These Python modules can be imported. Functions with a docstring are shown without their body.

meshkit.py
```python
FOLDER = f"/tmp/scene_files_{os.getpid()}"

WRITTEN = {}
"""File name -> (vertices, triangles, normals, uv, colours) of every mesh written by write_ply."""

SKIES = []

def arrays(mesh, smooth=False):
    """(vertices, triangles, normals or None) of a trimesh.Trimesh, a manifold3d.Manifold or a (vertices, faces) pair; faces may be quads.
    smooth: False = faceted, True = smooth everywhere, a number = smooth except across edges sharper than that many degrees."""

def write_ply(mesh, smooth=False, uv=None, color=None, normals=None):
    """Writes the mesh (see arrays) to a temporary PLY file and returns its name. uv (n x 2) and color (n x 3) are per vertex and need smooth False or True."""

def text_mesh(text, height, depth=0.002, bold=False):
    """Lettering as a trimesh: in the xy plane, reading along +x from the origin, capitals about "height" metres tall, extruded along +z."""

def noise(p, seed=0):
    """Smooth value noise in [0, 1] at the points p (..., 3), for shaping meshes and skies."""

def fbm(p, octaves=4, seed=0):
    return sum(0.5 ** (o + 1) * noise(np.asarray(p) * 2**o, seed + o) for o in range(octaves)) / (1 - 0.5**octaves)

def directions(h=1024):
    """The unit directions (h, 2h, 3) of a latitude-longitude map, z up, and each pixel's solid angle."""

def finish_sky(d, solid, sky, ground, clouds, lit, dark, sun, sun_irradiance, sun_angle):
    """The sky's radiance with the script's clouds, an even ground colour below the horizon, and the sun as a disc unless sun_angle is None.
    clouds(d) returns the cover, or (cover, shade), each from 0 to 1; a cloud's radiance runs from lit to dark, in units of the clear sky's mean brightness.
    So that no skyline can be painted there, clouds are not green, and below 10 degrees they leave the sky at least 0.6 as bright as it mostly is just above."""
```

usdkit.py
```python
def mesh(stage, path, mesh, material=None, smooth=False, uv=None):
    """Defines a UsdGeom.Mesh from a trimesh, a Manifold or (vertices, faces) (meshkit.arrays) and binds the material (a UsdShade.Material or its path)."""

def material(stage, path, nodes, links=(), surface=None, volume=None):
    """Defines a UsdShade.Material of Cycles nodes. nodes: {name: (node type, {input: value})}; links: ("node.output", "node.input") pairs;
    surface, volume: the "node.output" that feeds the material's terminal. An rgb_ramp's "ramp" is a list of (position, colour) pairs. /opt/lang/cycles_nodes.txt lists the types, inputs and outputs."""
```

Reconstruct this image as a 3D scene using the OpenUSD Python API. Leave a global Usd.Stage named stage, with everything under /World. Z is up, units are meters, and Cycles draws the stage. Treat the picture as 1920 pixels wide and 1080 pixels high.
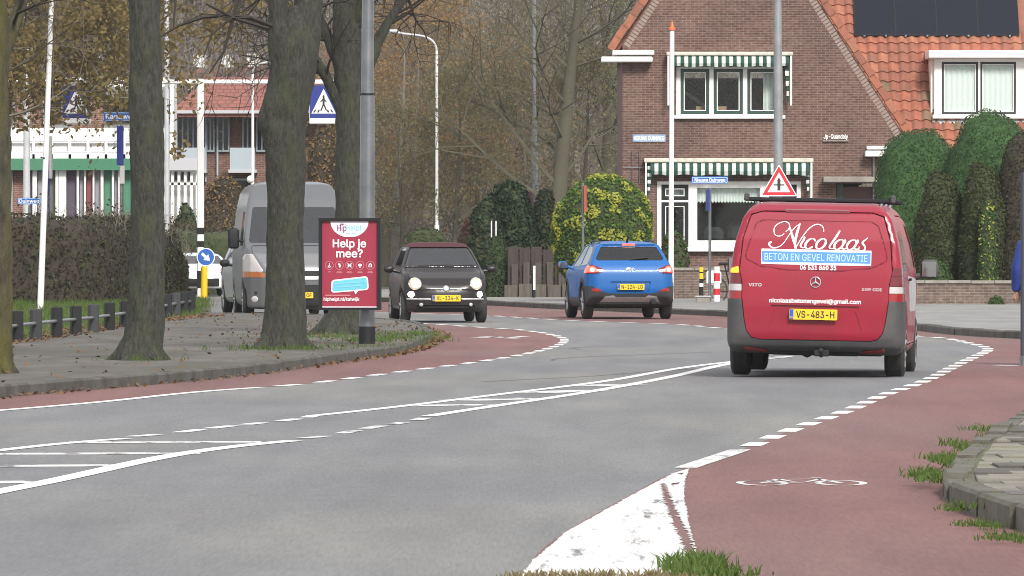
import math, random, numpy as np, trimesh, usdkit, meshkit
import manifold3d as m3
from shapely.geometry import Polygon, LineString, Point, box as sbox
from shapely.ops import unary_union
from scipy.interpolate import CubicSpline
from pxr import Usd, UsdGeom, UsdLux, UsdShade, Gf, Sdf, Vt

stage = Usd.Stage.CreateInMemory()
UsdGeom.SetStageUpAxis(stage, 'Z')
UsdGeom.SetStageMetersPerUnit(stage, 1.0)
UsdGeom.Xform.Define(stage, '/World')

# ------------------------------------------------------------------ camera, sky, sun, exposure
F, CX, HY, EYE = 13600.0, 960.0, 457.0, 1.457         # focal length and horizon in pixels of a 1920 wide picture, eye height
cam = UsdGeom.Camera.Define(stage, '/World/Camera')
cam.CreateHorizontalApertureAttr(36.0)
cam.CreateVerticalApertureAttr(20.25)
cam.CreateFocalLengthAttr(36.0 * F / 1920.0)
cam.CreateClippingRangeAttr((1.0, 5000.0))
cam.AddTranslateOp().Set(Gf.Vec3d(0, 0, EYE))
cam.AddRotateXOp().Set(90.0 - math.degrees(math.atan((540 - HY) / F)))
cam.CreateExposureAttr(0.62)
SUN_EL, SUN_AZ = math.radians(38), math.radians(162)   # azimuth from +Y towards +X
usdkit.material(stage, '/World/Looks/sky_look', {
    'sky': ('sky_texture', {'sky_type': 'single_scattering', 'sun_disc': False, 'sun_elevation': SUN_EL, 'sun_rotation': SUN_AZ, 'aerosol_density': 2.5, 'air_density': 1.0, 'ozone_density': 1.0}),
    'tc': ('texture_coordinate', {}), 'nz': ('noise_texture', {'scale': 2.2, 'detail': 5.0, 'roughness': 0.6}),
    'rp': ('rgb_ramp', {'ramp': [(0.30, (0.55, 0.55, 0.55)), (0.62, (1, 1, 1))]}),
    'mx': ('mix_color', {'b': (6.6, 6.6, 6.7)}),
    'bg': ('background_shader', {'strength': 0.11})},
    [('tc.generated', 'nz.vector'), ('nz.fac', 'rp.fac'), ('rp.color', 'mx.fac'), ('sky.color', 'mx.a'), ('mx.result', 'bg.color')], surface='bg.background')
dome = UsdLux.DomeLight.Define(stage, '/World/sky')
UsdShade.MaterialBindingAPI.Apply(dome.GetPrim()).Bind(UsdShade.Material.Get(stage, '/World/Looks/sky_look'))
dome.GetPrim().SetCustomDataByKey('kind', 'structure')
sun = UsdLux.DistantLight.Define(stage, '/World/sun')
sun.CreateNormalizeAttr(True)
sun.CreateIntensityAttr(0.75)
sun.CreateAngleAttr(15.0)
sun.CreateColorAttr(Gf.Vec3f(1.0, 0.96, 0.90))
sun.AddRotateZOp().Set(-math.degrees(SUN_AZ))
sun.AddRotateXOp().Set(math.degrees(SUN_EL) - 90 + 0.0)

# ------------------------------------------------------------------ helpers
def G(px, py, z=0.0):
    Y = F * (EYE - z) / (py - HY)
    return np.array([(px - CX) / F * Y, Y, z])
def W(px, py, Y):
    return np.array([(px - CX) / F * Y, Y, EYE - (py - HY) / F * Y])
def X_(px, Y): return (px - CX) / F * Y
def Z_(py, Y): return EYE - (py - HY) / F * Y
used = {}
def uname(parent, name):
    k = (parent, name); n = used.get(k, 0); used[k] = n + 1
    return f'{parent}/{name}' + (f'_{n:03d}' if n else '')
def path_of(p): return '/World' if p is None else str(p.GetPath())
def meta(prim, label=None, cat=None, group=None, kind=None):
    for k, v in (('label', label), ('category', cat), ('group', group), ('kind', kind)):
        if v: prim.SetCustomDataByKey(k, v)
    return prim
def thing(name, label, cat, loc=(0, 0, 0), rz=0.0, group=None, roll=0.0, pitch=0.0, kind=None):
    x = UsdGeom.Xform.Define(stage, uname('/World', name))
    x.AddTranslateOp().Set(Gf.Vec3d(*map(float, loc)))
    if rz: x.AddRotateZOp().Set(float(rz))
    if pitch: x.AddRotateYOp().Set(float(pitch))
    if roll: x.AddRotateXOp().Set(float(roll))
    return meta(x.GetPrim(), label, cat, group, kind)
def part(name, mesh, mat, parent=None, smooth=False, label=None, cat=None, group=None, kind=None, loc=None, rz=0):
    if isinstance(mesh, MB): mesh = mesh.get()
    m = usdkit.mesh(stage, uname(path_of(parent), name), mesh, mat, smooth=smooth)
    if loc is not None: m.AddTranslateOp().Set(Gf.Vec3d(*map(float, loc)))
    if rz: m.AddRotateZOp().Set(float(rz))
    return meta(m.GetPrim(), label, cat, group, kind)
def dup(src, loc, rz=0, label=None, group=None, scale=None):
    was = src.GetCustomData(); base = str(src.GetPath()).split('/')[-1]
    if base[-4:-3] == '_' and base[-3:].isdigit(): base = base[:-4]
    x = UsdGeom.Xform.Define(stage, uname('/World', base)); p = x.GetPrim()
    p.GetReferences().AddInternalReference(src.GetPath())
    x.ClearXformOpOrder()
    x.AddTranslateOp(opSuffix='place').Set(Gf.Vec3d(*map(float, loc))); x.AddRotateZOp(opSuffix='turn').Set(float(rz))
    if scale: x.AddScaleOp(opSuffix='size').Set(Gf.Vec3f(*scale))
    meta(p, label or was.get('label'), was.get('category'), group or was.get('group'))
    p.SetInstanceable(True)
    return p

class MB:
    """collects faceted pieces into one mesh"""
    def __init__(s): s.v, s.f, s.n = [], [], 0
    def add(s, v, f):
        v = np.asarray(v, float); f = np.asarray(f, int)
        if f.shape[1] == 4: f = np.vstack([f[:, [0, 1, 2]], f[:, [0, 2, 3]]])
        s.v.append(v); s.f.append(f + s.n); s.n += len(v); return s
    def mesh(s, m, M=None):
        v, f, _ = meshkit.arrays(m)
        if M is not None: v = v @ np.asarray(M)[:3, :3].T + np.asarray(M)[:3, 3]
        return s.add(v, f)
    def box(s, c, d, rz=0.0, bev=0.0):
        d = np.asarray(d, float) / 2
        q = np.array([[i, j, k] for i in (-1, 1) for j in (-1, 1) for k in (-1, 1)], float)
        if bev > 0:
            b = min(bev, d.min() * 0.9)
            pts = np.vstack([q * (d - [b, b, 0]), q * (d - [b, 0, b]), q * (d - [0, b, b])])
            v, f, _ = meshkit.arrays(m3.Manifold.hull_points(pts))
        else:
            v = q * d
            f = np.array([[0, 1, 3, 2], [4, 6, 7, 5], [0, 4, 5, 1], [2, 3, 7, 6], [0, 2, 6, 4], [1, 5, 7, 3]])
        if rz:
            c_, s_ = math.cos(rz), math.sin(rz)
            v = v @ np.array([[c_, s_, 0], [-s_, c_, 0], [0, 0, 1]])
        return s.add(v + np.asarray(c, float), f)
    def tube(s, pts, r, sides=10, cap=True):
        p = np.asarray(pts, float); r = np.broadcast_to(np.asarray(r, float), (len(p),))
        t = np.gradient(p, axis=0); t /= np.linalg.norm(t, axis=1, keepdims=True) + 1e-12
        ref = np.array([0.3, 1.0, 0.1]) if abs(t[:, 2]).mean() > 0.6 else np.array([0, 0, 1.0])
        a = np.cross(t, ref); a /= np.linalg.norm(a, axis=1, keepdims=True) + 1e-12
        b = np.cross(t, a); th = np.arange(sides) * 2 * np.pi / sides
        v = p[:, None] + r[:, None, None] * (np.cos(th)[None, :, None] * a[:, None] + np.sin(th)[None, :, None] * b[:, None])
        i, j = np.meshgrid(np.arange(len(p) - 1), np.arange(sides), indexing='ij')
        q = np.stack([i * sides + j, i * sides + (j + 1) % sides, (i + 1) * sides + (j + 1) % sides, (i + 1) * sides + j], -1).reshape(-1, 4)
        f = np.vstack([q[:, [0, 2, 1]], q[:, [0, 3, 2]]]); v = v.reshape(-1, 3)
        if cap:
            n = len(v); v = np.vstack([v, p[0], p[-1]]); k = np.arange(sides); e = (len(p) - 1) * sides
            f = np.vstack([f, np.stack([np.full(sides, n), k, (k + 1) % sides], 1), np.stack([np.full(sides, n + 1), e + (k + 1) % sides, e + k], 1)])
        return s.add(v, f)
    def cyl(s, p0, p1, r0, r1=None, sides=16): return s.tube([p0, p1], [r0, r0 if r1 is None else r1], sides)
    def poly(s, pts, depth, o, u, v, holes=()):
        """extrudes the 2D polygon along u x v by depth, starting at o"""
        g = pts if hasattr(pts, 'geom_type') else Polygon(pts, holes)
        u, v, o = (np.asarray(x, float) for x in (u, v, o)); w = np.cross(u, v)
        for q in getattr(g, 'geoms', [g]):
            if q.is_empty or q.area < 1e-9: continue
            m = trimesh.creation.extrude_polygon(q, depth, engine='earcut')
            x = np.array(m.vertices); s.add(o + x[:, :1] * u + x[:, 1:2] * v + x[:, 2:] * w, np.array(m.faces))
        return s
    def text(s, text, h, o, u, v, depth=0.003, width=None, bold=False, warp=None, center=True):
        m = meshkit.text_mesh(text, h, depth, bold); x = np.array(m.vertices)
        x[:, 0] -= x[:, 0].min()
        if width: x[:, 0] *= width / x[:, 0].max()
        if center: x[:, 0] -= x[:, 0].max() / 2
        u, v, o = (np.asarray(q, float) for q in (u, v, o)); w = np.cross(u, v)
        p = o + x[:, :1] * u + x[:, 1:2] * v + x[:, 2:] * w
        return s.add(warp(p, x[:, 2]) if warp else p, np.array(m.faces))
    def get(s): return np.vstack(s.v), np.vstack(s.f)

def smooth_curve(pts, step=0.25):
    p = np.asarray(pts, float); d = np.r_[0, np.cumsum(np.linalg.norm(np.diff(p, axis=0), axis=1))]
    c = CubicSpline(d, p); return c(np.linspace(0, d[-1], max(3, int(d[-1] / step))))
def ribbon(p, w, z, a=0.0, b=None, closed_ends=True):
    """flat strip of width w along polyline p (n x 2 or 3) between arc lengths a, b"""
    p = np.asarray(p, float)[:, :2]; d = np.r_[0, np.cumsum(np.linalg.norm(np.diff(p, axis=0), axis=1))]
    b = d[-1] if b is None else min(b, d[-1])
    s = np.unique(np.r_[a, d[(d > a) & (d < b)], b]); q = np.stack([np.interp(s, d, p[:, i]) for i in (0, 1)], 1)
    t = np.gradient(q, axis=0); t /= np.linalg.norm(t, axis=1, keepdims=True) + 1e-12
    n = np.stack([-t[:, 1], t[:, 0]], 1)
    w = np.interp(s, d, np.broadcast_to(w, d.shape)) if np.ndim(w) else np.full(len(s), w)
    v = np.vstack([np.c_[q + n * w[:, None] / 2, np.full(len(q), z)], np.c_[q - n * w[:, None] / 2, np.full(len(q), z)]])
    k = np.arange(len(q) - 1); m = len(q)
    return v, np.stack([k + m, k + m + 1, k + 1, k], 1)
def sheet(pts, z):
    """flat polygon at height z"""
    g = pts if hasattr(pts, 'geom_type') else Polygon(np.asarray(pts)[:, :2]).buffer(0)
    v, f, n = [], [], 0
    for q in getattr(g, 'geoms', [g]):
        a, b = trimesh.creation.triangulate_polygon(q, engine='earcut')
        v.append(np.c_[a, np.full(len(a), z)]); f.append(np.asarray(b) + n); n += len(a)
    v, f = np.vstack(v), np.vstack(f)
    c = np.cross(v[f[:, 1]] - v[f[:, 0]], v[f[:, 2]] - v[f[:, 0]])[:, 2] < 0
    f[c] = f[c][:, ::-1]
    return v, f

# ------------------------------------------------------------------ materials
mats = {}
def mat(name, col, rough=0.6, metal=0.0, col2=None, scale=6.0, mixr=(0.35, 0.65), bump=0.0, bscale=60.0, bdist=0.01, coat=0.0, spec=0.5, stretch=None, world=False, island=None, emit=None, detail=4.0, col3=None, scale3=1.0, mix3=(0.5, 0.75), sheen=0.0):
    n = {'p': ('principled_bsdf', {'roughness': rough, 'metallic': metal, 'specular_ior_level': spec, 'coat_weight': coat, 'sheen_weight': sheen})}
    L = []
    n['tc'] = ('geometry', {}) if world else ('texture_coordinate', {}); src = 'tc.position' if world else 'tc.object'
    if stretch is not None:
        n['mp'] = ('mapping', {'scale': stretch}); L.append((src, 'mp.vector')); src = 'mp.vector'
    cur = None
    if col2 is not None:
        n['nz'] = ('noise_texture', {'scale': scale, 'detail': detail, 'roughness': 0.62}); L.append((src, 'nz.vector'))
        n['rp'] = ('rgb_ramp', {'ramp': [(mixr[0], col), (mixr[1], col2)]}); L.append(('nz.fac', 'rp.fac')); cur = 'rp.color'
    if island is not None:
        n['gi'] = ('geometry', {}); n['ri'] = ('rgb_ramp', {'ramp': island}); L.append(('gi.random_per_island', 'ri.fac')); cur = 'ri.color'
    if col3 is not None:
        n['nz3'] = ('noise_texture', {'scale': scale3, 'detail': 5.0, 'roughness': 0.6}); L.append((src, 'nz3.vector'))
        n['r3'] = ('rgb_ramp', {'ramp': [(mix3[0], (0, 0, 0)), (mix3[1], (1, 1, 1))]}); L.append(('nz3.fac', 'r3.fac'))
        n['m3'] = ('mix_color', {'a': col, 'b': col3}); L += [('r3.color', 'm3.fac')]
        if cur: L.append((cur, 'm3.a'))
        cur = 'm3.result'
    if cur: L.append((cur, 'p.base_color'))
    else: n['p'][1]['base_color'] = col
    if bump:
        n['bn'] = ('noise_texture', {'scale': bscale, 'detail': 4.0, 'roughness': 0.65}); L.append((src, 'bn.vector'))
        n['bp'] = ('bump', {'strength': bump, 'distance': bdist}); L += [('bn.fac', 'bp.height'), ('bp.normal', 'p.normal')]
    if emit: n['p'][1].update({'emission_color': emit[0], 'emission_strength': emit[1]})
    mats[name] = usdkit.material(stage, f'/World/Looks/{name}', n, L, surface='p.BSDF'); return mats[name]
def leafmat(name, ramp, trans=0.35, rough=0.6):
    n = {'gi': ('geometry', {}), 'ri': ('rgb_ramp', {'ramp': ramp}), 'd': ('principled_bsdf', {'roughness': rough, 'specular_ior_level': 0.3}), 't': ('translucent_bsdf', {}), 'm': ('mix_closure', {'fac': trans})}
    L = [('gi.random_per_island', 'ri.fac'), ('ri.color', 'd.base_color'), ('ri.color', 't.color'), ('d.BSDF', 'm.closure1'), ('t.BSDF', 'm.closure2')]
    mats[name] = usdkit.material(stage, f'/World/Looks/{name}', n, L, surface='m.closure'); return mats[name]
def glassmat(name, tint, rough=0.02, ior=1.5):
    n = {'f': ('fresnel', {'IOR': ior}), 't': ('transparent_bsdf', {'color': tint}), 'g': ('glossy_bsdf', {'color': (0.9, 0.9, 0.9), 'roughness': rough}), 'm': ('mix_closure', {})}
    mats[name] = usdkit.material(stage, f'/World/Looks/{name}', n, [('f.fac', 'm.fac'), ('t.BSDF', 'm.closure1'), ('g.BSDF', 'm.closure2')], surface='m.closure'); return mats[name]

def roadmat(name, c1, c2, tan, grain, rough=0.8):
    """aggregate grain, worn wheel tracks and tan dust over patchy asphalt"""
    n = {'g': ('geometry', {}), 'mp': ('mapping', {'scale': (1, 0.35, 1)}), 'nz': ('noise_texture', {'scale': 0.55, 'detail': 6.0, 'roughness': 0.65}), 'rp': ('rgb_ramp', {'ramp': [(0.32, c1), (0.68, c2)]}),
         'n3': ('noise_texture', {'scale': 0.14, 'detail': 5.0, 'roughness': 0.6}), 'r3': ('rgb_ramp', {'ramp': [(0.46, (0, 0, 0)), (0.70, (1, 1, 1))]}), 'm3': ('mix_color', {'b': tan}),
         'mg': ('mapping', {'scale': (55, 2.2, 1)}), 'ng': ('noise_texture', {'scale': 1.0, 'detail': 3.0, 'roughness': 0.7}), 'rg': ('rgb_ramp', {'ramp': [(0.25, (1 - grain,) * 3), (0.75, (1 + grain,) * 3)]}), 'm4': ('mix_color', {'blend_type': 'multiply', 'fac': 1.0, 'use_clamp': False}),
         'ms': ('mapping', {'scale': (1.1, 0.09, 1), 'rotation': (0, 0, 0.10)}), 'ns': ('noise_texture', {'scale': 1.3, 'detail': 4.0, 'roughness': 0.6}), 'rs': ('rgb_ramp', {'ramp': [(0.35, (0.86, 0.86, 0.87)), (0.65, (1.08, 1.08, 1.07))]}), 'm5': ('mix_color', {'blend_type': 'multiply', 'fac': 1.0, 'use_clamp': False}),
         'p': ('principled_bsdf', {'roughness': rough, 'specular_ior_level': 0.4})}
    L = [('g.position', 'mp.vector'), ('mp.vector', 'nz.vector'), ('nz.fac', 'rp.fac'), ('mp.vector', 'n3.vector'), ('n3.fac', 'r3.fac'), ('rp.color', 'm3.a'), ('r3.color', 'm3.fac'), ('g.position', 'mg.vector'), ('mg.vector', 'ng.vector'), ('ng.fac', 'rg.fac'), ('m3.result', 'm4.a'), ('rg.color', 'm4.b'), ('g.position', 'ms.vector'), ('ms.vector', 'ns.vector'), ('ns.fac', 'rs.fac'), ('m4.result', 'm5.a'), ('rs.color', 'm5.b'), ('m5.result', 'p.base_color')]
    mats[name] = usdkit.material(stage, f'/World/Looks/{name}', n, L, surface='p.BSDF')
roadmat('asphalt', (0.134, 0.136, 0.142), (0.162, 0.164, 0.170), (0.192, 0.184, 0.165), 0.20)
roadmat('red_asphalt', (0.150, 0.072, 0.068), (0.178, 0.088, 0.082), (0.155, 0.098, 0.090), 0.20, 0.9)
mat('earth', (0.10, 0.085, 0.06), 0.95, col2=(0.08, 0.10, 0.045), scale=0.6, world=True)
mat('paving', (0.063, 0.056, 0.049), 0.92, col2=(0.116, 0.107, 0.0963), scale=1.6, col3=(0.063, 0.0595, 0.0385), scale3=0.5, mix3=(0.45, 0.7), bump=0.4, bscale=30, world=True, stretch=(1, 0.25, 1))
mat('paving_pale', (0.178, 0.175, 0.171), 0.85, col2=(0.24, 0.236, 0.228), scale=1.2, bump=0.3, bscale=30, world=True, stretch=(1, 0.25, 1))
mat('kerb_concrete', (0.054, 0.051, 0.045), 0.92, col2=(0.102, 0.0975, 0.0885), scale=3.0, col3=(0.0675, 0.072, 0.045), scale3=1.4, bump=0.4, bscale=40, world=True)
mat('slab_worn', (0.138, 0.128, 0.102), 0.92, col2=(0.217, 0.206, 0.174), scale=4.0, col3=(0.203, 0.203, 0.116), scale3=2.0, bump=0.4, bscale=40, world=True)
mat('bark', (0.023, 0.0235, 0.018), 0.95, col2=(0.060, 0.061, 0.050), scale=19.0, mixr=(0.36, 0.66), detail=9.0, col3=(0.048, 0.056, 0.026), scale3=4.0, mix3=(0.5, 0.72), bump=1.0, bscale=34, bdist=0.03, stretch=(1.6, 1.6, 0.5))
mat('kerb_old', (0.072, 0.0672, 0.054), 0.92, col2=(0.138, 0.13, 0.108), scale=6.0, col3=(0.06, 0.072, 0.03), scale3=3.0, bump=0.6, bscale=40, world=True)
mat('bark_mossy', (0.0306, 0.0279, 0.0177), 0.95, col2=(0.068, 0.0626, 0.0408), scale=11.0, col3=(0.0782, 0.0714, 0.017), scale3=1.6, mix3=(0.42, 0.62), bump=1.0, bscale=26, bdist=0.03, stretch=(1.6, 1.6, 0.4))
mat('twig', (0.085, 0.07, 0.055), 0.9, col2=(0.15, 0.135, 0.105), scale=0.8)
mat('twig_dark', (0.028, 0.023, 0.018), 0.9)
def paintmat(name, col, wear, rough=0.6, st=(1, 0.3, 1), sc_=5.0):
    """white road paint, worn through in spots"""
    n = {'g': ('geometry', {}), 'mp': ('mapping', {'scale': st}), 'nz': ('noise_texture', {'scale': sc_, 'detail': 8.0, 'roughness': 0.72}), 'rp': ('rgb_ramp', {'ramp': [(wear - 0.05, (0.14, 0.135, 0.13)), (wear + 0.03, col)]}), 'p': ('principled_bsdf', {'roughness': rough})}
    mats[name] = usdkit.material(stage, f'/World/Looks/{name}', n, [('g.position', 'mp.vector'), ('mp.vector', 'nz.vector'), ('nz.fac', 'rp.fac'), ('rp.color', 'p.base_color')], surface='p.BSDF')
paintmat('road_paint', (0.78, 0.78, 0.77), 0.33)
paintmat('road_paint_worn', (0.60, 0.59, 0.58), 0.46)
paintmat('wedge_paint', (0.60, 0.59, 0.58), 0.415, 0.6, (1, 0.07, 1), 9.0)
mat('galvanised', (0.19, 0.20, 0.21), 0.36, 0.8, col2=(0.27, 0.28, 0.29), scale=3.0)
mat('pole_grey', (0.42, 0.43, 0.44), 0.5, 0.2, col2=(0.52, 0.53, 0.53), scale=3.0)
mat('pole_mid', (0.24, 0.25, 0.265), 0.4, 0.4, col2=(0.31, 0.32, 0.33), scale=3.0)
mat('pole_white', (0.74, 0.74, 0.73), 0.45, col2=(0.80, 0.80, 0.79), scale=4)
mat('black_paint', (0.012, 0.0125, 0.015), 0.6, spec=.3)
mat('rubber', (0.018, 0.018, 0.019), 0.85, col2=(0.035, 0.033, 0.03), scale=9)
mat('white_plastic', (0.80, 0.80, 0.79), 0.4)
mat('white_print', (0.82, 0.82, 0.82), 0.45)
mat('sign_blue', (0.025, 0.11, 0.42), 0.4)
mat('sign_blue_dark', (0.02, 0.035, 0.22), 0.4)
mat('sign_red', (0.52, 0.02, 0.035), 0.4)
mat('sign_yellow', (0.75, 0.47, 0.01), 0.45)
mat('plate_yellow', (0.78, 0.50, 0.02), 0.4)
from shapely import affinity
# ------------------------------------------------------------------ ground, road, cycle lanes, pavements, markings
g = part('ground', sheet([(-900, -60), (900, -60), (900, 1600), (-900, 1600)], -0.02), mats['earth'], kind='structure')
meta(g, 'grass and bare earth ground around the road')
road = part('road', sheet([(-34, -10), (30, -10), (30, 235), (-34, 235)], 0.0), mats['asphalt'], kind='structure')
meta(road, 'grey asphalt road curving to the left')
PX = lambda L, z=0: np.array([G(x, y, z) for x, y in L])
def spl(L, step=0.3): return smooth_curve(PX(L)[:, :2], step)
left_line = spl([(-260, 795), (0, 770), (200, 753), (400, 733), (527, 724), (655, 710), (795, 692), (908, 677), (990, 663), (1040, 650), (1058, 640), (1050, 632), (1020, 625), (965, 618), (870, 612), (795, 607), (690, 602), (560, 596)])
right_line = spl([(985, 1070), (1060, 998), (1185, 927), (1260, 888), (1310, 870), (1385, 845), (1475, 810), (1595, 768), (1655, 742), (1720, 720), (1780, 692), (1813, 676), (1842, 663), (1853, 656), (1840, 649), (1810, 642), (1727, 631), (1560, 624), (1363, 616), (1273, 609), (1123, 603), (1000, 597), (917, 592), (700, 586)])
kerb_front = [(-260, 772), (0, 746), (200, 729), (353, 716), (500, 700), (633, 681), (740, 666), (785, 652), (812, 634), (800, 622), (765, 613), (700, 607), (600, 601), (480, 597)]
kerb_line = smooth_curve(PX(kerb_front)[:, :2], 0.2)
far_kerb = spl([(700, 566), (880, 571), (918, 573), (1050, 580), (1280, 590), (1363, 594), (1550, 607), (1727, 621), (1800, 629), (1920, 636), (2150, 646)])
pave_left_poly = Polygon(np.vstack([kerb_line, PX([(360, 596), (380, 600), (300, 612), (230, 620), (20, 655), (-300, 690)])[:, :2]])).buffer(0)
red_l = Polygon(np.vstack([left_line, kerb_line[::-1]])).buffer(0)
part('cycle_lane', sheet(red_l, 0.002), mats['red_asphalt'], kind='structure', label='red asphalt cycle lane round the left pavement')
near_pave_px = [(2100, 700), (1960, 768), (1900, 805), (1840, 845), (1800, 880), (1778, 912), (1788, 948), (1850, 975), (1930, 1003), (2050, 1045), (2300, 1120)]
near_kerb = smooth_curve(PX(near_pave_px)[:, :2], 0.12)
red_r = Polygon(np.vstack([right_line, [G(700, 575)[:2]], far_kerb, [(14, 75), (14, 20), (0.5, 20)], ])).buffer(0)
part('cycle_lane', sheet(red_r, 0.002), mats['red_asphalt'], kind='structure', label='red asphalt cycle lane along the right of the road')
# pavements with kerbs
KH = 0.12
def kerbs(line, parent, seg, w=0.14, h=KH, mt='kerb_concrete', side=1, seed=3):
    r = random.Random(seed); p = np.asarray(line)[:, :2]; d = np.r_[0, np.cumsum(np.linalg.norm(np.diff(p, axis=0), axis=1))]
    s = 0.0
    while s < d[-1] - 0.2:
        e = min(s + seg, d[-1]); ss = np.linspace(s + 0.006, e - 0.006, 4); q = np.stack([np.interp(ss, d, p[:, i]) for i in (0, 1)], 1)
        t = np.gradient(q, axis=0); t /= np.linalg.norm(t, axis=1, keepdims=True); n = np.stack([-t[:, 1], t[:, 0]], 1) * side
        jit = .02 if mt == 'kerb_old' else .006; hh = h + r.uniform(-jit, jit); off = r.uniform(-jit, jit)
        pr = [(off - 0.0, -0.03), (off, hh - 0.02), (off + 0.02, hh), (w + off, hh), (w + off, -0.03)]
        v = np.array([[*(q[i] + n[i] * a), b] for i in range(4) for a, b in pr])
        f = [[i * 5 + k, (i + 1) * 5 + k, (i + 1) * 5 + (k + 1) % 5, i * 5 + (k + 1) % 5] for i in range(3) for k in range(5)]
        mb = MB().add(v, f).add(v, [[0, 1, 2], [0, 2, 3], [0, 3, 4], [17, 16, 15], [18, 17, 15], [19, 18, 15]])
        part('kerb_stone', mb, mats[mt], parent)
        s = e
lp = thing('pavement', 'brown grey paved footpath with the row of tree trunks', None, kind='structure')
part('paving', sheet(pave_left_poly.buffer(-0.10), KH - 0.008), mats['paving'], lp)
kerbs(kerb_line, lp, 1.0, side=1)
fp = thing('pavement', 'pale grey paved footpath in front of the brick house', None, kind='structure')
far_poly = Polygon(np.vstack([far_kerb, [(22, 118), (22, 215), (-8, 215)]])).buffer(0)
part('paving', sheet(far_poly.buffer(-0.10), KH - 0.008), mats['paving_pale'], fp)
kerbs(far_kerb, fp, 1.0, side=1, seed=5)
np_ = thing('pavement', 'worn slab footpath with grassy joints at lower right', None, kind='structure')
near_poly = Polygon(np.vstack([near_kerb, [(8, 40), (8, 62)]])).buffer(0)
part('paving', sheet(near_poly.buffer(-0.1), KH - 0.014), mats['earth'], np_)
kerbs(near_kerb, np_, 0.8, side=1, mt='kerb_old', seed=8)
rs = random.Random(4); inner = near_poly.buffer(-0.17)
for j in range(60):
    for i in range(14):
        cx, cy = 2.0 + i * 0.31 + (0.15 if j % 2 else 0), 30 + j * 0.62
        q = sbox(cx, cy, cx + 0.304, cy + 0.612).intersection(inner)
        if q.is_empty or q.area < 0.02 or q.geom_type != 'Polygon' or cx > (cy * 0.0706 + 0.5): continue
        z = KH - 0.037 + rs.uniform(-0.006, 0.010)
        part('paving_slab', MB().poly(q, 0.03, (0, 0, z), (1, 0, 0), (0, 1, 0)), mats['slab_worn' if rs.random() < 0.6 else 'paving'], np_)
# white markings
def dashes(line, w, z, on, off, a, b, mt, name, label, jitter=0.0, seed=1):
    mb, s, r = MB(), a, random.Random(seed)
    while s < b:
        mb.add(*ribbon(line, w, z, s, min(s + on * (1 + r.uniform(-jitter, jitter)), b))); s += on + off
    part(name, mb, mats[mt], kind='structure', label=label)
def arc(line, px, py):
    p = np.asarray(line)[:, :2]; d = np.r_[0, np.cumsum(np.linalg.norm(np.diff(p, axis=0), axis=1))]
    return d[np.argmin(np.linalg.norm(p - G(px, py)[:2], axis=1))]
MZ = 0.004
part('road_marking', MB().add(*ribbon(left_line, 0.12, MZ, 0, arc(left_line, 490, 727))), mats['road_paint'], kind='structure', label='solid white edge line of the left cycle lane')
dashes(left_line, 0.13, MZ, 1.0, 1.0, arc(left_line, 510, 725), arc(left_line, 560, 596), 'road_paint', 'road_marking', 'white dashes round the left cycle lane')
part('road_marking', MB().add(*ribbon(right_line, 0.15, MZ + .001, arc(right_line, 1288, 879), arc(right_line, 1385, 845))), mats['road_paint_worn'], kind='structure', label='solid white edge line of the right cycle lane')
dashes(right_line, 0.15, MZ, 1.0, 1.0, arc(right_line, 1400, 839) + 0.3, arc(right_line, 700, 586), 'road_paint', 'road_marking', 'white dashes along the right cycle lane')
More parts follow.
